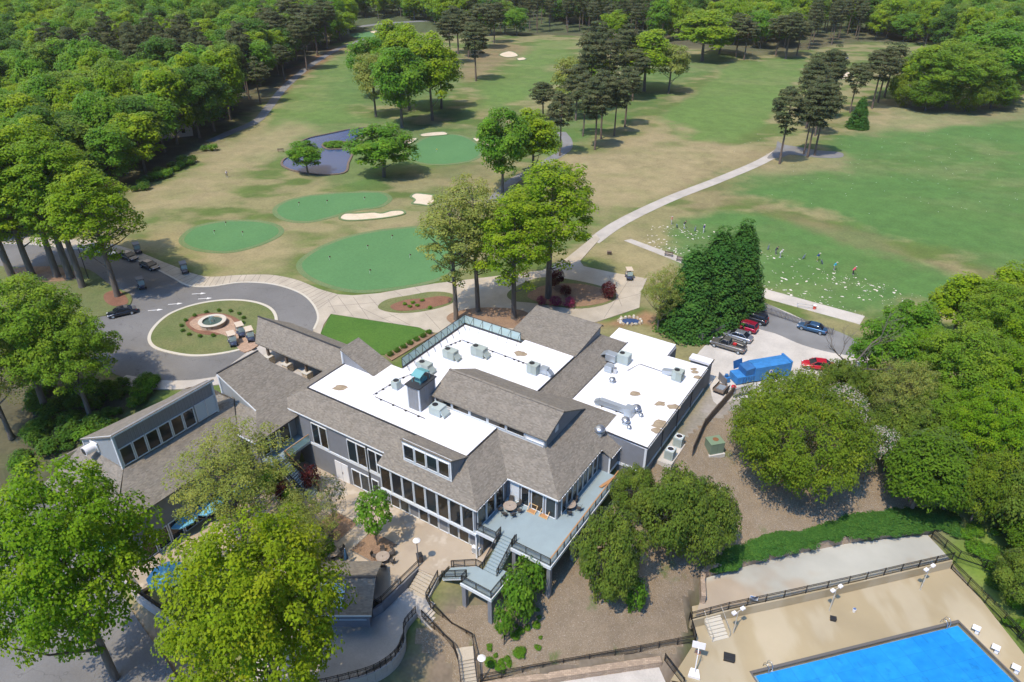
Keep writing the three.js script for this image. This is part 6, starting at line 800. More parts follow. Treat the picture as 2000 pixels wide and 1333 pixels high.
// ---------- pool ----------
const poolOutline = [[24.47,-45.16],[48.79,-51.28],[53.06,-38.19],[28.16,-31.99]];
struct('pool_deck', sheet(poolDeckPoly, -8.5, .5, [poolOutline]), M.poolDeck);
struct('pool_slab', sheet(slabPoly, -7.3, 1.4), M.poolSlab);
{
  const w = thing('swimming_pool', 'rectangular swimming pool under a bright blue cover', 'pool'); const coping = strap(poolOutline, .7, true), outer = area(coping[0]) > area(coping[1]) ? coping[0] : coping[1];
  part(w, 'coping', sheet(outer, -8.46, .3, [poolOutline]), std(.12, .115, .11, .8)); part(w, 'basin_wall', sheet(poolOutline, -9.0, .3), std(.2, .35, .45, .6));
  const [A, B, C, D] = poolOutline, n = 90, m = 60, pos = [], idx = [], uv = [], at = (s, t) => [lerp(lerp(A[0], B[0], s), lerp(D[0], C[0], s), t), lerp(lerp(A[1], B[1], s), lerp(D[1], C[1], s), t)];
  for (let j = 0; j <= m; j++) for (let i = 0; i <= n; i++) { const s = lerp(.012, .988, i / n), t = lerp(.015, .985, j / m), [x, z] = at(s, t); pos.push(x, -8.74 + .07 * fbm(s * 26, t * 15, 3, 5) + .16 * Math.abs(fbm(s * 9 + t * 5, t * 8, 3, 8) - .5), z); uv.push(s, t); if (i < n && j < m) { const k = j * (n + 1) + i; idx.push(k, k + n + 1, k + 1, k + 1, k + n + 1, k + n + 2); } }
  const g = new THREE.BufferGeometry(); g.setAttribute('position', new THREE.Float32BufferAttribute(pos, 3)); g.setAttribute('uv', new THREE.Float32BufferAttribute(uv, 2)); g.setIndex(idx); g.computeVertexNormals();
  part(w, 'pool_cover', g, surf(texture(1024, (u, v) => { const seam = (u * 12) % 1 < .02 || (v * 7) % 1 < .018, f = clamp(.35 * hash(Math.floor(u * 12), Math.floor(v * 7), 4) + .5 * fbm(u * 40, v * 26, 4, 3) + .1), dk = fbm(u * 60, v * 14, 3, 7) > .72; return mul3(mix3([.004, .17, .56], [.02, .34, .74], f), seam ? .72 : dk ? .85 : 1); }, 1), .42));
}
wallRun('pool_wall', 'cream retaining wall between pool deck and upper slab', [[19.24,-50.66],[23.52,-51.91],[30.1,-53.47],[38.04,-55.44],[51.64,-58.95]], -8.6, -7.2, .35, M.poolDeck);
wallRun('block_wall', 'tan block retaining wall behind the upper pool slab', smooth([[20.95,-52.8],[21.9,-56.48],[23.61,-57.22],[30.12,-59.2],[36.78,-60.94],[43.54,-62.41],[51.2,-63.42]], 3, false), -7.6, -6.05, .5, M.blockTan = surf(texture(256, (u, v) => { const r = Math.floor(v * 10), o = (r % 2) * .5, e = (v * 10) % 1 < .12 || (u * 5 + o) % 1 < .06; return mul3([.40, .31, .22], (e ? .55 : .8 + .4 * hash(Math.floor(u * 5 + o) % 5, r, 3))); }, .5), .95));
runFence('pool_fence', 'black fence on top of the cream pool wall', 'fence', [[19.24,-50.66],[23.52,-51.91],[30.1,-53.47],[38.04,-55.44],[51.64,-58.95]], -7.2, 1.2); runFence('pool_fence', 'black fence at the right end of the upper pool slab', 'fence', [[51.01,-62.48],[52.45,-59.11],[57.19,-56.39]], -7.2, 1.25); runFence('pool_fence', 'black fence down the right side of the pool deck', 'fence', [[51.81,-58.73],[53.66,-51.41],[55.08,-44.99]], -8.5, 1.3);
runFence('pool_fence', 'black fence along the bottom of the mulched slope', 'fence', [[-3.18,-44.05],[5.23,-45.76],[13.33,-47.35],[19.36,-48.63]], -8.2, 1.2); runFence('pool_fence', 'short black fence between slope fence and pool wall', 'fence', [[19.36,-48.63],[19.3,-51.37]], -8.2, 1.2); runFence('pool_fence', 'short black fence beside the basketball hoop', 'fence', [[15.76,-46.54],[17.15,-43.8]], -8.4, 1.2);
wallRun('block_wall', 'tan block wall below the slope fence', [[-3.07,-43.49],[3.1,-44.49],[12.63,-46.03],[15.34,-46.44]], -9.2, -7.95, .7, M.blockTan); struct('lower_court', sheet(courtPoly, -8.75, .3), M.concretePale);
{ const q = [[[21.63,-51.42]][0], [[22.25,-49.16]][0]], a = V3(q[0][0], -7.25, q[0][1]), b = V3(q[1][0], -8.5, q[1][1]), t = thing('pool_steps', 'cream steps from the upper slab down to the pool deck', 'steps'), d = b.clone().sub(a).setY(0), ang = Math.atan2(-d.z, d.x), run = d.length(), n = 7; for (let i = 0; i < n; i++) part(t, 'step', box(0, run / n + .04, -.4, 0, -.95, .95).rotateY(ang).translate(a.x + d.x * i / n, lerp(a.y, b.y + .06, (i + 1) / n), a.z + d.z * i / n), M.kerb); const sd = V3(-d.z, 0, d.x).normalize().multiplyScalar(1.02); for (const s of [-1, 1]) { const o = sd.clone().multiplyScalar(s); part(t, 'hand_rail', tube([a.clone().add(o), a.clone().add(o).setY(a.y + .95), b.clone().add(o).setY(b.y + .95), b.clone().add(o)], [.035, .035, .035, .035], 6), M.kerb); } }
function ladder(p, turn, label) { const t = thing('pool_ladder', label, 'ladder', [p[0], -8.46, p[1]], turn); for (const s of [-1, 1]) part(t, 'rail', new THREE.TubeGeometry(new THREE.CatmullRomCurve3([V3(s * .27, 0, -.5), V3(s * .27, .7, -.4), V3(s * .27, .82, -.1), V3(s * .27, .6, .2), V3(s * .27, -.35, .28)]), 16, .035, 6), M.steel); for (let i = 0; i < 2; i++) part(t, 'tread', box(-.27, .27, -.12 - i * .2, -.09 - i * .2, .22, .34), M.steel); return t; }
ladder([26.25,-45.67], .5, 'steel pool ladder at the near end of the long edge'); ladder([47.17,-50.95], .5, 'steel pool ladder at the far corner of the pool');
for (const [p, label] of [[[49.93,-50.11], 'white starting block nearest the far pool corner'], [[50.65,-47.74], 'white starting block in the middle of the right pool edge'], [[51.36,-45.44], 'white starting block closest to the bottom right corner']]) { const t = thing('starting_block', label, 'starting block', [p[0], -8.5, p[1]], -.75); part(t, 'platform', rbox(.75, .08, .75, 0, .62, 0, .03).rotateZ(.1), M.whiteGloss); part(t, 'pedestal', box(-.05, .3, 0, .58, -.22, .22), M.white); part(t, 'foot_plate', box(-.1, .36, 0, .03, -.3, .3), M.steel); }
for (const [p, label] of [[[35.13,-51.6], 'small black tub on the pool deck beside the middle lamp'], [[22.52,-46.84], 'black crate on the pool deck left of the pool']]) { const t = thing('storage_crate', label, 'crate', [p[0], -8.5, p[1]], -.3), w = label.includes('tub') ? .6 : 1.1; part(t, 'body', rbox(w, .35, w * .75, 0, .18, 0, .05), M.dark); part(t, 'lid', rbox(w + .06, .06, w * .75 + .06, 0, .38, 0, .02), M.dark); for (let i = 0; i < 3; i++) part(t, 'slat', box(-w / 2 + .05, w / 2 - .05, .41, .425, -w * .25 + i * w * .22, -w * .25 + i * w * .22 + .06), M.edge); }
{ const p = [18.5,-45.03], t = thing('basketball_hoop', 'white portable basketball hoop at the pool deck edge', 'basketball hoop', [p[0], -8.5, p[1]], -.3); part(t, 'base', slab([[-.6, .3, -.45], [.6, .3, -.45], [.4, .35, .5], [-.4, .35, .5]], .3), M.white); part(t, 'pole', bar(V3(0, .3, 0), V3(0, 2.9, -.5), .1), M.white); part(t, 'backboard', rbox(1.3, .85, .05, 0, 3.1, -.9, .02).rotateX(-.15), M.whiteGloss); part(t, 'rim', new THREE.TorusGeometry(.23, .02, 6, 20).rotateX(Math.PI / 2).translate(0, 2.8, -.6), std(.5, .12, .03, .5)); part(t, 'arm', bar(V3(0, 2.85, -.5), V3(0, 3.1, -.9), .08), M.white); }
{ const p = [26.5,-52.88], t = thing('pool_sign', 'small blue and white notice on the pool fence', 'sign', [p[0], -6.75, p[1]], -.25); const c = document.createElement('canvas'); c.width = 128; c.height = 96; const x = c.getContext('2d'); x.fillStyle = '#dfe8ee'; x.fillRect(0, 0, 128, 96); x.fillStyle = '#4a78b8'; x.fillRect(6, 6, 116, 22); for (let i = 0; i < 5; i++) x.fillRect(10, 36 + i * 11, 100 - (i % 2) * 22, 4); const tx = new THREE.CanvasTexture(c); tx.colorSpace = THREE.SRGBColorSpace; part(t, 'board', box(-.45, .45, 0, .65, .05, .07), M.white); part(t, 'print', new THREE.PlaneGeometry(.86, .61).translate(0, .325, .076), surf(tx, .5)); }
{ const p = [37.89,-52.74], t = thing('hose_reel', 'small white and blue bucket on the pool deck', 'bucket', [p[0], -8.5, p[1]]); part(t, 'body', cyl(0, 0, .4, 0, .16, .2, 14), M.white); part(t, 'handle', new THREE.TorusGeometry(.18, .012, 5, 14, Math.PI).translate(0, .4, 0), M.steel); part(t, 'rag', rbox(.3, .12, .25, 0, .44, 0, .05), std(.08, .15, .35, .9)); }
// ---------- service yard ----------
runFence('timber_fence', 'weathered brown timber fence leaning along the alley', 'fence', [...[[22.42,-69.19],[25.11,-74.55],[27.61,-77.89],[30.95,-82.19]]], 0, 1.6, { mat: M.woodBrown, step: .2, board: .17, rails: [.3, 1.3] }); runFence('timber_fence', 'short grey timber fence beside the compactor slab', 'fence', [[30.83,-81.45],[33.46,-82.44]], 0, 1.7, { mat: M.woodGrey, step: .2, board: .18, rails: [.3, 1.4] });
runFence('picket_fence', 'grey picket fence between the service lane and the tee', 'fence', [[41.48,-107.15],[51.12,-98.74]], 0, 1.25, { mat: M.woodGrey, step: .24, board: .15, rails: [.3, 1.0], rail: .08, post: .12, bay: 2.6 });
runFence('timber_fence', 'dark grey board fence behind the kitchen under the cypresses', 'fence', [[25.85,-97.94],[29.65,-96.05],[33.7,-98.74]], 0, 1.9, { mat: M.woodGrey, step: .18, board: .16, rails: [.3, 1.6] });
{ const [cx, cz] = [35.68,-86.56], a = (() => { const q = [[31.62,-84.72],[39.53,-86.96]]; return Math.atan2(-(q[1][1] - q[0][1]), q[1][0] - q[0][0]); })(), B = surf(texture(256, (u, v) => mul3([.035, .20, .48], .75 + .5 * fbm(u * 7, v * 7, 4, 3, 7)), .3), .6), Bd = surf(texture(128, (u, v) => mul3([.025, .13, .33], .75 + .5 * fbm(u * 7, v * 7, 4, 5, 7)), .3), .6);
  const t = thing('trash_compactor', 'big blue steel trash compactor on its slab', 'dumpster', [cx, 0, cz], a); part(t, 'container', slab([[-1.4, 2.5, -1.15], [4.2, 2.5, -1.15], [4.2, 2.5, 1.15], [-1.4, 2.5, 1.15]], 2.2), B); part(t, 'end_door', slab([[4.2, 2.75, -1.2], [4.5, 2.75, -1.2], [4.5, 2.75, 1.2], [4.2, 2.75, 1.2]], 2.5), B); part(t, 'roof_ridge', slab([[-1.4, 2.5, -1.15], [4.2, 2.5, -1.15], [4.2, 2.72, 0], [-1.4, 2.72, 0]], .05), B); part(t, 'roof_ridge', slab([[-1.4, 2.72, 0], [4.2, 2.72, 0], [4.2, 2.5, 1.15], [-1.4, 2.5, 1.15]], .05), B); part(t, 'hopper', slab([[-2.8, 2.3, -1.0], [-1.4, 2.6, -1.0], [-1.4, 2.6, 1.0], [-2.8, 2.3, 1.0]], 1.6), Bd); part(t, 'packer_head', slab([[-4.1, 1.3, -1.05], [-1.4, 1.4, -1.05], [-1.4, 1.4, 1.05], [-4.1, 1.3, 1.05]], 1.1), B); part(t, 'hopper_door', bar(V3(-2.85, 1.6, -1.05), V3(-3.15, 3.0, -1.05), .06, 1.4), Bd); for (let i = 0; i < 5; i++) part(t, 'rib', box(-3.2 + i * .42, -3.05 + i * .42, .35, 1.3, 1.05, 1.15), Bd); for (const z of [-.9, .9]) part(t, 'skid', box(-4.1, 4.4, .06, .3, z - .1, z + .1), M.edge); const d = part(t, 'emblem', box(.9, 1.45, 1.2, 1.9, 1.151, 1.158), M.whiteGloss); part(d, 'mark', box(1.02, 1.33, 1.35, 1.72, 1.158, 1.164), std(.05, .1, .4, .5));
  const s = thing('compactor_slab', 'concrete slab under the blue compactor', 'slab', [cx, 0, cz], a); part(s, 'slab', box(-6, 5, -.1, .06, -1.7, 2.0), M.concretePale);
  const pw = thing('power_unit', 'blue hydraulic power unit beside the compactor', 'machine', [cx, .06, cz], a); part(pw, 'tank', rbox(.9, .8, .8, -5.1, .5, -.2, .05), B); part(pw, 'motor', cyl(-5.1, .9, 1.3, -.2, .25, .25, 14), Bd); part(pw, 'guard', box(-5.75, -5.65, 0, 1.2, -1.2, .9), M.woodGrey); const bn = thing('waste_bin', 'red bin beside the blue compactor', 'bin', [...[31.18,-83.07].slice(0, 1), 0, [31.18,-83.07][1]]); part(bn, 'body', cyl(0, 0, .8, 0, .26, .33, 16), M.dark); part(bn, 'lid', new THREE.LatheGeometry([[0, 1.05], [.25, 1], [.36, .82], [.36, .78], [0, .78]].map(q => new THREE.Vector2(...q)), 18), std(.5, .015, .03, .5));
  const tb = [29.45,-83.07], tr = thing('trailer', 'small flat trailer parked by the timber fence', 'trailer', [tb[0], 0, tb[1]], .9); part(tr, 'bed', box(-1.1, 1.1, .45, .6, -.8, .8), M.woodBrown); part(tr, 'sheet', box(-.6, .6, .6, .75, -.5, .5), M.galv); for (const z of [-.9, .9]) part(tr, 'wheel', cyl(0, 0, .16, 0, .32, .32, 16).translate(0, -.08, 0).rotateX(Math.PI / 2).translate(0, .33, z), M.rubber); for (const z of [-.8, .8]) part(tr, 'side_rail', box(-1.1, 1.1, .6, .9, z - .03, z + .03), M.dark); part(tr, 'drawbar', bar(V3(1.1, .5, 0), V3(2, .45, 0), .08), M.dark);
}
console.log('things done');

// ---------- vehicles: x forward, built from lofted cross-sections ----------
function loft(sections, closed = true) { // sections: arrays of [x, y, z], all the same length
  const n = sections[0].length, pos = [], idx = []; for (const s of sections) for (const p of s) pos.push(...p);
  for (let i = 0; i < sections.length - 1; i++) for (let k = 0; k < n - (closed ? 0 : 1); k++) { const a = i * n + k, b = i * n + (k + 1) % n; idx.push(a, b, a + n, b, b + n, a + n); }
  for (const [s, o] of [[0, 0], [sections.length - 1, (sections.length - 1) * n]]) { const c = pos.length / 3, m = sections[s].reduce((q, p) => [q[0] + p[0] / n, q[1] + p[1] / n, q[2] + p[2] / n], [0, 0, 0]); pos.push(...m); for (let k = 0; k < n; k++) s ? idx.push(c, o + (k + 1) % n, o + k) : idx.push(c, o + k, o + (k + 1) % n); }
  const g = new THREE.BufferGeometry(); g.setAttribute('position', new THREE.Float32BufferAttribute(pos, 3)); g.setIndex(idx); g.computeVertexNormals(); g.setAttribute('uv', new THREE.Float32BufferAttribute(new Float32Array(pos.length / 3 * 2), 2)); return g;
}
const ring = (x, y0, y1, w0, w1, r = .12) => [[x, y0, -w0 + r], [x, y0, w0 - r], [x, y0 + r, w0], [x, (y0 + y1) / 2, Math.max(w0, w1)], [x, y1 - r, w1], [x, y1, w1 - r], [x, y1, -w1 + r], [x, y1 - r, -w1], [x, (y0 + y1) / 2, -Math.max(w0, w1)], [x, y0 + r, -w0]];
const wheelG = (() => { const g = new THREE.LatheGeometry([[.2, -.1], [.3, -.11], [.33, -.08], [.33, .08], [.3, .11], [.2, .1]].map(q => new THREE.Vector2(...q)), 20); g.rotateX(Math.PI / 2); return g; })(), rimG = cyl(0, -.095, .095, 0, .21, .21, 14).rotateX(Math.PI / 2);
const carPaint = (r, g, b, m = .3) => { const p = new THREE.MeshPhysicalMaterial({ roughness: .35, metalness: m, clearcoat: 1, clearcoatRoughness: .06, side: THREE.DoubleSide }); p.color.setRGB(r, g, b); return p; };
M.carGlass = new THREE.MeshPhysicalMaterial({ roughness: .05, side: THREE.DoubleSide }); M.carGlass.color.setRGB(.012, .015, .018); M.tail = std(.35, .01, .012, .3); M.headlight = std(.6, .62, .65, .15);
function car(x, z, turn, paintM, kind, label, group) {
  const t = thing(kind === 'pickup' ? 'pickup_truck' : kind === 'suv' ? 'parked_suv' : 'parked_car', label, kind === 'pickup' ? 'truck' : 'car', [x, kind === 'low' ? 0 : .03, z], turn), suv = kind === 'suv', pk = kind === 'pickup', h0 = suv || pk ? .32 : .22, bh = suv ? 1.02 : pk ? 1.0 : .88, L = pk ? 2.75 : suv ? 2.35 : 2.3, w = pk ? .95 : .9;
  const hood = suv || pk ? bh : bh - .06;
  part(t, 'body', loft([ring(-L, h0 + .15, bh - .12, w * .8, w * .76), ring(-L + .18, h0, bh, w * .94, w * .88), ring(-L + .9, h0, bh + .03, w, w * .95), ring(0, h0, bh, w, w * .95), ring(L - 1.25, h0, hood, w, w * .93), ring(L - .35, h0, hood - .14, w * .95, w * .85), ring(L, h0 + .12, hood - .3, w * .76, w * .7)]), paintM);
  const top = suv ? 1.68 : pk ? 1.72 : 1.42, c0 = suv ? -L + .15 : pk ? -.35 : -L + .62, c1 = suv ? L - 1.3 : pk ? L - 1.35 : L - 1.05, r0 = suv ? -L + .4 : pk ? -.15 : -L + 1.35, r1 = suv ? L - 2.1 : pk ? L - 2.0 : L - 1.95;
  part(t, 'cabin_glass', loft([ring(c0, bh - .05, bh + .02, w * .9, w * .88, .02), ring(r0, bh - .05, top - .05, w * .9, w * .7, .06), ring(r1, bh - .05, top - .05, w * .9, w * .7, .06), ring(c1, bh - .05, bh + .02, w * .9, w * .86, .02)]), M.carGlass);
  part(t, 'roof', loft([ring(r0 - .04, top - .1, top - .03, w * .71, w * .66, .02), ring((r0 + r1) / 2, top - .09, top + .02, w * .73, w * .66, .03), ring(r1 + .05, top - .1, top - .03, w * .71, w * .66, .02)]), paintM);
  for (const s of [-1, 1]) { const mid = (r0 + r1) / 2; for (const [a, b] of [[c0 + .05, r0], [c1 - .05, r1], [mid - .1, mid - .1]]) part(t, 'pillar', bar(V3(a, bh, s * w * .9), V3(b, top - .06, s * w * .71), .09, .05), paintM); part(t, 'mirror', rbox(.16, .13, .2, c1 - .45, bh + .1, s * (w + .08), .05), paintM); part(t, 'headlight', rbox(.22, .14, .34, L - .18, hood - .26, s * w * .64, .05), M.headlight); part(t, 'tail_light', rbox(.14, suv ? .4 : .16, .3, -L + .12, bh - .18 + (suv ? .1 : 0), s * w * .7, .05), M.tail); for (const q of [-L + .85, L - .85]) { const wh = part(t, 'wheel', wheelG.clone().translate(q, .33, s * (w - .09)), M.rubber); part(wh, 'rim', rimG.clone().translate(q, .33, s * (w - .075)), M.galv); } if (suv) part(t, 'roof_rail', bar(V3(r0, top + .07, s * .6), V3(r1, top + .07, s * .6), .04), M.dark); }
  if (pk) { part(t, 'bed_liner', box(-L + .2, -.5, bh + .025, bh + .03, -w * .72, w * .72), M.dark); part(t, 'tool_box', rbox(.55, .3, .5, -1.0, bh + .15, -.1, .04), std(.45, .02, .02, .6)); for (const s of [-1, 1]) part(t, 'bed_rail', bar(V3(-L + .15, bh + .1, s * w * .84), V3(-.4, bh + .1, s * w * .84), .1, .18), paintM); part(t, 'lumber', bar(V3(-2.2, bh + .1, .2), V3(-.8, bh + .12, .4), .15, .05), M.kerb); }
  if (group) t.userData.group = group; return t;
}
car(33.44,-94.69,2.548, carPaint(.21, .20, .18, .6), 'pickup', 'grey-brown pickup truck nearest the compactor'); car(35.75,-97.64,2.513, carPaint(.42, .45, .48, .7), 'sedan', 'silver sedan beside the pickup in the service lot'); car(37.37,-100.56,2.525, carPaint(.36, .004, .035, .3), 'suv', 'crimson small SUV between silver sedan and black SUV'); car(39.81,-103.26,2.509, carPaint(.018, .02, .024, .3), 'suv', 'black SUV at the end of the service lot row');
car(48.44,-100.22,2.554, carPaint(.05, .13, .24, .5), 'sedan', 'dark blue coupe parked along the picket fence'); car(45.32,-89.15,2.907, carPaint(.5, .008, .02, .2), 'sedan', 'red car half hidden by the thicket');
car(-80.12,-130.3,-0.440, carPaint(.5, .56, .58, .6), 'sedan', 'pale silver sedan first in the row on the drive'); car(-74.77,-128.23,-0.566, carPaint(.012, .018, .03, .4), 'sedan', 'black sedan in the middle of the row on the drive'); car(-68.79,-124.01,-0.574, carPaint(.012, .018, .032, .4), 'sedan', 'black sedan at the right end of the row on the drive');
car(-65.45,-105.53,-2.610, carPaint(.012, .02, .035, .4), 'sedan', 'dark car at the edge of the drive, half under the tree'); car(-79.85,-97.18,0.513, carPaint(.6, .62, .62, .2), 'sedan', 'white car at the left edge under the trees'); car(-83.24,-101.07,0.779, carPaint(.4, .01, .02, .2), 'suv', 'red car at the left edge behind the white car');
function golfCart(x, z, turn, roofM, label, y = .03, body = [.03, .045, .09], group) {
  const t = thing('golf_cart', label, 'golf cart', [x, y, z], turn), bm = carPaint(...body, .1);
  part(t, 'body', loft([ring(-1.1, .32, .72, .52, .5, .08), ring(-.75, .26, .8, .58, .56, .08), ring(-.2, .26, .62, .58, .55, .08), ring(-.1, .26, .36, .56, .56, .04), ring(.55, .26, .36, .56, .56, .04), ring(.66, .26, .82, .56, .5, .06), ring(1.0, .3, .74, .5, .42, .08), ring(1.2, .34, .56, .36, .34, .06)]), bm);
  part(t, 'roof', rbox(1.75, .08, 1.2, -.12, 1.88, 0, .04), roofM); for (const s of [-1, 1]) { part(t, 'strut', rod(V3(.85, .78, s * .5), V3(.62, 1.86, s * .54), .022), M.dark); part(t, 'strut', rod(V3(-.72, .75, s * .52), V3(-.85, 1.86, s * .54), .022), M.dark); for (const q of [-.78, .8]) { const wh = part(t, 'wheel', wheelG.clone().scale(.75, .75, .8).translate(q, .25, s * .52), M.rubber); part(wh, 'rim', rimG.clone().scale(.7, .7, .8).translate(q, .25, s * .53), M.white); } }
  part(t, 'seat', rbox(.5, .14, 1.05, -.42, .74, 0, .05), M.cartSeat ??= std(.42, .39, .33, .7)); part(t, 'backrest', rbox(.12, .45, 1.05, -.68, 1.06, 0, .05), M.cartSeat); part(t, 'windscreen', bar(V3(.8, 1.25, -.5), V3(.8, 1.25, .5), .015, .8), M.frost); part(t, 'steering_wheel', new THREE.TorusGeometry(.16, .02, 6, 16).rotateY(1.1).translate(.35, .98, -.26), M.dark); part(t, 'bag_well', rbox(.4, .35, .9, -1.05, .62, 0, .06), M.dark); if (group) t.userData.group = group; return t;
}
M.beige = std(.55, .47, .36, .6); M.cartDark = std(.12, .15, .19, .5);
golfCart(-43.54,-95.74,-1.036, M.beige, 'beige roofed golf cart nearest the drive, in front of the fountain', .2); golfCart(-43.18,-98.58,-1.001, M.beige, 'beige roofed golf cart behind the other two by the fountain', .2); golfCart(-41.22,-97.14,-1.054, M.beige, 'beige roofed golf cart closest to the entrance roof', .2);
golfCart(-74.25,-131.07,-0.965, M.cartDark, 'dark golf cart behind the parked black sedans', .1); golfCart(-61.4,-121.99,-1.039, M.cartDark, 'dark golf cart on the walk beside the turf', .1); golfCart(-66.6,-115.58,-0.972, M.cartDark, 'dark golf cart in the shade in the middle of the drive'); golfCart(21.55,-119.25,-1.528, M.beige, 'beige roofed golf cart alone on the right plaza', .1); golfCart(153.89,-350.38,-0.000, M.beige, 'tiny golf cart far off on the upper fairway');
// ---------- fountain ----------
{ const p = [-48.86,-101.85], t = thing('fountain', 'round stone fountain in the middle of the roundabout', 'fountain', [p[0], .19, p[1]]); part(t, 'basin', new THREE.LatheGeometry([[2.0, 0], [2.05, .55], [2.12, .6], [2.12, .7], [1.62, .7], [1.6, .3], [0, .3]].map(q => new THREE.Vector2(...q)), 36), M.stone); part(t, 'coping', new THREE.LatheGeometry([[1.58, .72], [2.18, .72], [2.2, .78], [1.56, .78], [1.58, .72]].map(q => new THREE.Vector2(...q)), 36), M.kerb); part(t, 'water', cyl(0, .4, .55, 0, 1.6, 1.6, 32), M.water2 ??= (() => { const m = M.water.clone(); m.color.setRGB(.05, .09, .075); return m; })()); part(t, 'nozzle', cyl(0, .5, .95, 0, .12, .07, 10), M.stone); const r = rng(9), l = []; for (let i = 0; i < 26; i++) { const a = r() * 6.28, v = .25 + .5 * r(); l.push(tube([V3(0, .95, 0), V3(Math.cos(a) * v * .3, 1.5, Math.sin(a) * v * .3), V3(Math.cos(a) * v * .7, 1.45, Math.sin(a) * v * .7), V3(Math.cos(a) * v, .56, Math.sin(a) * v)], [.012, .016, .016, .012], 4)); } part(t, 'water_jet', l, M.frost); }
// ---------- painted arrows on the drive ----------
{ const mk = (pts, turn, label) => { const q = pts, t = thing('road_arrow', label, 'road marking', [q[0], .018, q[1]], turn); const s = new THREE.Shape([[-1.2, -.08], [.3, -.08], [.3, -.34], [1.2, 0], [.3, .34], [.3, .08], [-1.2, .08]].map(a => new THREE.Vector2(...a))); part(t, 'paint', metreUV(new THREE.ExtrudeGeometry(s, { depth: .006, bevelEnabled: false }).rotateX(-Math.PI / 2)), M.white); };
  mk([-55.5,-113.25], .15, 'white arrow painted on the drive, upper one'); mk([-53.73,-111.38], .15, 'white arrow painted on the drive, right one'); mk([-58.11,-109.38], .2, 'white arrow painted on the drive, middle one'); mk([-60.6,-107.15], .2, 'white arrow painted on the drive, left one');
  const lot = (p, label) => { const t = thing('road_arrow', label, 'road marking', [p[0], -5.885, p[1]], 1.2); const s = new THREE.Shape([[-1.2, -.1], [.5, -.1], [.5, -.4], [1.4, 0], [.5, .4], [.5, .1], [-1.2, .1]].map(a => new THREE.Vector2(...a))); part(t, 'paint', metreUV(new THREE.ExtrudeGeometry(s, { depth: .006, bevelEnabled: false }).rotateX(-Math.PI / 2)), M.white); };
  lot([-50.62,-51.14], 'white arrow painted on the lower parking lot, left one'); lot([-46.74,-51.27], 'white arrow painted on the lower parking lot, right one');
  const g = thing('manhole_cover', 'round iron cover in the pavement by the entrance', 'manhole', [...[-39.9,-94.47].slice(0, 1), .032, [-39.9,-94.47][1]]); part(g, 'lid', cyl(0, 0, .012, 0, .42, .42, 20), M.edge); part(g, 'frame', new THREE.TorusGeometry(.45, .03, 5, 24).rotateX(Math.PI / 2), M.joint);
}
// ---------- flags on the greens, benches, small things on the course ----------
for (const [x, z, l] of [[-61.81,-145.38, 'flag at the back of the left putting green'], [-62.51,-140.51, 'flag on the left side of the left putting green'], [-56.42,-139.96, 'flag on the right side of the left putting green'], [-49.16,-157.63, 'left flag on the chipping green'], [-42.97,-158.98, 'middle flag on the chipping green'], [-34.67,-161.04, 'right flag on the chipping green'], [-35.47,-127.38, 'flag at the left of the largest green'], [-29.05,-132.8, 'flag in the middle of the largest green'], [-24.88,-138.04, 'flag at the back of the largest green'], [-26.6,-121.41, 'flag at the front of the largest green'], [-19.99,-128.34, 'flag at the right of the largest green'], [-21.36,-200.75, 'yellow flag on the green beyond the pond']]) { const t = thing('green_flag', l, 'flag', [x, .035, z]); const yel = l.startsWith('yellow'); part(t, 'stick', cyl(0, 0, .9, 0, .018, .014, 6), M.white); part(t, 'cloth', rbox(.34, .26, .03, .17, .76, 0, .012), yel ? std(.6, .5, .05, .8) : std(.09, .035, .03, .8)); part(t, 'cup', cyl(0, 0, .006, 0, .09, .09, 12), M.dark); }
function bench(p, turn, label) { const t = thing('bench', label, 'bench', [p[0], .03, p[1]], turn); for (let i = 0; i < 3; i++) part(t, 'seat_slat', box(-.85, .85, .43, .46, -.22 + i * .15, -.1 + i * .15), M.woodBrown); for (let i = 0; i < 3; i++) part(t, 'back_slat', box(-.85, .85, .55 + i * .13, .65 + i * .13, -.27, -.24), M.woodBrown); for (const s of [-.7, .7]) part(t, 'leg', [box(s - .03, s + .03, 0, .43, .12, .18), box(s - .03, s + .03, 0, .95, -.3, -.27), box(s - .03, s + .03, .39, .43, -.27, .18)], M.dark); }
bench([30.76,-129.31], -.45, 'dark bench on the left tee walk'); bench([32.59,-126.9], -.45, 'dark bench half behind the cypresses on the tee walk'); bench([-65.23,-200.75], .2, 'dark bench on the bare patch left of the pond');
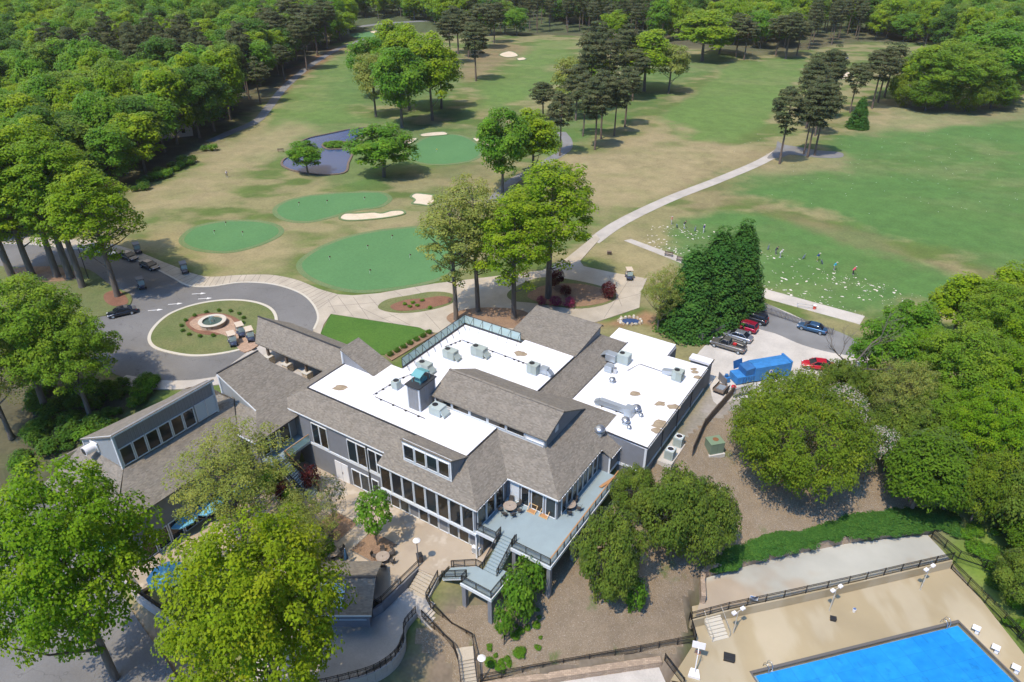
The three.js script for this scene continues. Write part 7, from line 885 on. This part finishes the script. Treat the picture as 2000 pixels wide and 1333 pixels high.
{ const p = [19.21,-130.29], t = thing('stump_seat', 'small wooden stand on the grass right of the cart path', 'stand', [p[0], 0, p[1]]); part(t, 'top', rbox(.9, .1, .7, 0, .6, 0, .03), M.woodBrown); for (const [x, z] of [[-.35, -.25], [.35, -.25], [-.35, .25], [.35, .25]]) part(t, 'leg', box(x - .06, x + .06, 0, .56, z - .06, z + .06), M.woodBrown); part(t, 'shelf', box(-.4, .4, .25, .3, -.28, .28), M.woodBrown);
  const c = [51.52,-107.52], o = thing('water_cooler', 'orange-red cooler barrel on the right tee walk', 'cooler', [c[0], .03, c[1]]); part(o, 'body', cyl(0, 0, .62, 0, .24, .26, 18), std(.55, .05, .02, .5)); part(o, 'lid', cyl(0, .62, .7, 0, .28, .26, 18), M.whiteGloss); part(o, 'tap', box(-.03, .03, .12, .18, .24, .32), M.white);
  const b = [50.06,-108.07], q = thing('bag_rack', 'thin metal bag rack on the right tee walk', 'rack', [b[0], .03, b[1]], -.3); for (const x of [-1.2, 1.2]) part(q, 'hoop', new THREE.TorusGeometry(.45, .03, 5, 18, Math.PI).rotateY(Math.PI / 2).translate(x, .1, 0), M.galv); part(q, 'rail', bar(V3(-1.2, .55, 0), V3(1.2, .55, 0), .04), M.galv); part(q, 'lower_rail', bar(V3(-1.2, .2, .35), V3(1.2, .2, .35), .04), M.galv);
}
// flat stones round the small pool behind the kitchen
{ const r = rng(8), t = thing('rock_border', 'pale stones ringed round a tiny pond behind the kitchen', 'stones'), c = [19.62,-103.25], rg = new THREE.DodecahedronGeometry(.34, 0); for (let i = 0; i < 16; i++) { const a = i / 16 * 6.283, g = part(t, 'stone', rg, i % 2 ? M.kerb : M.stone); g.position.set(c[0] + Math.cos(a) * (1.7 + r() * .4), .1, c[1] + Math.sin(a) * (1.1 + r() * .3)); g.rotation.set(r() * 3, r() * 3, r() * 3); g.scale.set(.8 + r() * .8, .6 + r() * .4, .7 + r() * .6); } struct('garden_pond', sheet(smooth([0, 1, 2, 3, 4, 5, 6, 7].map(i => [c[0] + Math.cos(i * .785) * 1.5, c[1] + Math.sin(i * .785) * .95]), 4), .03, .05), M.water); }
// ---------- people on the practice tee ----------
function bodyMesh(pose) { // one continuous skin from joined tapered limbs; colours by region
  const B = [], J = pose, sd = (p, [a, b, r0, r1]) => { const ab = b.clone().sub(a), t = clamp(p.clone().sub(a).dot(ab) / ab.lengthSq()); return p.distanceTo(a.clone().addScaledVector(ab, t)) - lerp(r0, r1, t); };
  const bones = [[J.hip, J.chest, .15, .165], [J.chest, J.neck, .13, .06], [J.neck, J.head, .055, .1], [J.head, J.crown, .1, .09], [J.shL, J.elL, .06, .046], [J.elL, J.haL, .045, .034], [J.shR, J.elR, .06, .046], [J.elR, J.haR, .045, .034], [J.shL, J.shR, .075, .075], [J.hipL, J.knL, .09, .065], [J.knL, J.anL, .062, .045], [J.hipR, J.knR, .09, .065], [J.knR, J.anR, .062, .045], [J.anL, J.toL, .05, .04], [J.anR, J.toR, .05, .04], [J.hipL, J.hipR, .12, .12]];
  const N = 64, mc = new MarchingCubes(N, new THREE.MeshBasicMaterial(), false, false, 60000); mc.isolation = 0; const S = 1.05, cy = .93;
  for (let k = 0; k < N; k++) for (let j = 0; j < N; j++) for (let i = 0; i < N; i++) { const p = V3((i / N * 2 - 1) * S, (j / N * 2 - 1) * S + cy, (k / N * 2 - 1) * S); let d = 9; for (const b of bones) { const q = sd(p, b), h = clamp(.5 + .5 * (d - q) / .05); d = lerp(d, q, h) - .05 * h * (1 - h); } mc.field[i + j * N + k * N * N] = -d; }
  mc.update(); const n = mc.count, pos = new Float32Array(n * 3), nor = new Float32Array(n * 3); for (let i = 0; i < n; i++) { pos[i * 3] = mc.positionArray[i * 3] * S; pos[i * 3 + 1] = mc.positionArray[i * 3 + 1] * S + cy; pos[i * 3 + 2] = mc.positionArray[i * 3 + 2] * S; for (let c = 0; c < 3; c++) nor[i * 3 + c] = mc.normalArray[i * 3 + c]; }
  return { pos, nor, bones, sd };
}
const poses = [
  { hip: V3(0, .95, -.08), chest: V3(0, 1.3, .1), neck: V3(0, 1.45, .18), head: V3(0, 1.56, .24), crown: V3(0, 1.66, .27), shL: V3(-.19, 1.38, .14), elL: V3(-.16, 1.12, .3), haL: V3(-.03, .88, .38), shR: V3(.19, 1.38, .14), elR: V3(.16, 1.12, .3), haR: V3(.03, .85, .38), hipL: V3(-.1, .92, -.08), knL: V3(-.15, .5, .04), anL: V3(-.18, .08, -.03), toL: V3(-.19, .04, .16), hipR: V3(.1, .92, -.08), knR: V3(.15, .5, .04), anR: V3(.18, .08, -.03), toR: V3(.19, .04, .16) },
  { hip: V3(0, .95, 0), chest: V3(.02, 1.32, .02), neck: V3(.02, 1.5, .03), head: V3(.02, 1.63, .05), crown: V3(.02, 1.74, .04), shL: V3(-.18, 1.42, .05), elL: V3(-.02, 1.38, .28), haL: V3(.22, 1.5, .22), shR: V3(.2, 1.42, 0), elR: V3(.4, 1.3, .08), haR: V3(.26, 1.54, .16), hipL: V3(-.1, .92, 0), knL: V3(-.14, .5, .04), anL: V3(-.18, .08, 0), toL: V3(-.22, .04, .17), hipR: V3(.1, .92, 0), knR: V3(.16, .5, .06), anR: V3(.2, .08, -.02), toR: V3(.22, .04, .16) },
].map(bodyMesh);
M.person = new THREE.MeshStandardMaterial({ vertexColors: true, roughness: .9, side: THREE.DoubleSide });
function person(x, z, turn, k, shirt, legs, capC, label, club = true) {
  const p = poses[k], n = p.pos.length / 3, col = new Float32Array(n * 3), skin = [.45, .25, .17], cols = p.bones.map((_, i) => i < 2 || i === 8 ? shirt : i < 4 ? skin : [4, 6].includes(i) ? shirt : [5, 7].includes(i) ? skin : i >= 13 && i <= 14 ? [.6, .6, .6] : legs), v = V3(0, 0, 0);
  for (let i = 0; i < n; i++) { v.set(p.pos[i * 3], p.pos[i * 3 + 1], p.pos[i * 3 + 2]); let b = 0, d = 9; p.bones.forEach((q, j) => { const e = p.sd(v, q); if (e < d) { d = e; b = j; } }); col.set(cols[b], i * 3); }
  const g = new THREE.BufferGeometry(); g.setAttribute('position', new THREE.BufferAttribute(p.pos, 3)); g.setAttribute('normal', new THREE.BufferAttribute(p.nor, 3)); g.setAttribute('color', new THREE.BufferAttribute(col, 3));
  const t = thing('person', label, 'person', [x, 0, z], turn); part(t, 'body', g, M.person); const h = p.bones[3]; part(t, 'cap', [new THREE.SphereGeometry(.115, 14, 8, 0, 6.3, 0, 1.5).translate(h[1].x, h[1].y - .02, h[1].z), rbox(.18, .02, .14, h[1].x, h[1].y - .0, h[1].z + .14, .008)], std(...capC, .8)); const hand = p.bones[5][1]; if (club) part(t, 'golf_club', [rod(hand, V3(hand.x + (k ? -.2 : 0), k ? 1.75 : .05, hand.z + (k ? -.7 : .45)), .012, .01), rbox(.1, .05, .04, hand.x + (k ? -.2 : 0), k ? 1.75 : .04, hand.z + (k ? -.7 : .47), .01)], M.steel);
}
person(34.5,-146.27, 1.3, 1, [.55, .25, .2], [.5, .5, .48], [.6, .6, .6], 'golfer in a salmon shirt at the left end of the tee'); person(36.79,-143.92, 1.4, 0, [.03, .03, .035], [.55, .55, .53], [.05, .05, .05], 'golfer in a black shirt and white trousers'); person(40.42,-141.64, 1.2, 1, [.06, .06, .2], [.6, .6, .6], [.6, .6, .6], 'golfer in a navy shirt left of the cypress top'); person(52.08,-130.29, 1.5, 0, [.03, .035, .05], [.12, .12, .13], [.04, .04, .04], 'golfer in dark clothes right of the cypresses'); person(52.52,-128.82, 1.3, 0, [.55, .57, .6], [.35, .36, .4], [.6, .6, .6], 'golfer in white and grey bending over the ball'); person(59.12,-127.14, 1.3, 0, [.02, .06, .22], [.35, .4, .08], [.6, .6, .6], 'golfer in a blue shirt and yellow-green trousers'); person(60.79,-122.98, 1.3, 0, [.03, .35, .48], [.3, .3, .3], [.5, .5, .5], 'golfer in a turquoise shirt'); person(63.55,-120.97, 1.5, 0, [.65, .08, .14], [.04, .04, .05], [.5, .45, .45], 'golfer in a pink-red shirt at the right end of the tee'); person(-72.77,-178.45, .5, 0, [.6, .6, .65], [.03, .03, .05], [.6, .6, .6], 'lone person in a white shirt on the brown rough');
for (const [x, z, l] of [[35.42,-144.21, 'golf bag beside the salmon shirt golfer'], [38.71,-142.2, 'golf bag between two golfers left of the cypress'], [51.26,-132.54, 'golf bag on the tee just right of the cypresses'], [59.69,-125.73, 'golf bag beside the blue shirt golfer'], [56.68,-128.1, 'golf bag in the middle of the right tee']]) { const t = thing('golf_bag', l, 'golf bag', [x, 0, z], x); part(t, 'bag', rod(V3(0, .05, 0), V3(.35, .8, 0), .13, .15, 12), std(.12, .16, .2, .8)); for (const s of [-.2, .2]) part(t, 'stand_leg', rod(V3(.28, .65, 0), V3(.55, 0, s), .012), M.dark); part(t, 'clubs', [-.06, 0, .07].map(o => rod(V3(.33, .75, o), V3(.5, 1.12, o * 1.5), .012)), M.steel); }
// balls and yardage markers out on the range
{ const r = rng(2), l = []; for (let i = 0; i < 140; i++) { const g = new THREE.IcosahedronGeometry(.05, 0), c = [[64.01,-151.77],[155.12,-220.94]]; g.translate(lerp(c[0][0], c[1][0], r()) + (r() - .5) * 20, .05, lerp(c[0][1], c[1][1], r())); l.push(g); } const m = part(scene, 'range_balls', l, M.white); m.userData = { kind: 'stuff', label: 'white golf balls scattered over the driving range', category: 'golf balls' }; }
// houses glimpsed between the far trees
for (const [p, w, label] of [[[-98.24,-429.87], 14, 'pale house glimpsed among the far trees at the top'], [[-102.16,-219.76], 9, 'white roofed house half hidden in the left wood'], [[248.31,-441.92], 12, 'grey roofed house behind the far right trees']]) { const t = thing('house', label, 'building', [p[0], 0, p[1]], .4); part(t, 'wall', box(-w / 2, w / 2, 0, 3.4, -4, 4), std(.5, .46, .4, .8)); for (const s of [-1, 1]) part(t, 'roof_slope', slab([[-w / 2 - .4, 3.3, s * 4.5], [w / 2 + .4, 3.3, s * 4.5], [w / 2 + .4, 6, 0], [-w / 2 - .4, 6, 0]], .2), std(.36, .33, .3, .9)); part(t, 'gable_wall', slabWall([[-w / 2, 3.4, -4], [-w / 2, 3.4, 4], [-w / 2, 5.8, 0]], [.2, 0]), std(.5, .46, .4, .8)); for (let i = 0; i < 3; i++) windowAt(t, -w / 3 + i * w / 4, -w / 3 + i * w / 4 + 1.2, 1, 2.5, front(-4)); }
shade(scene);
renderer.render(scene, camera);
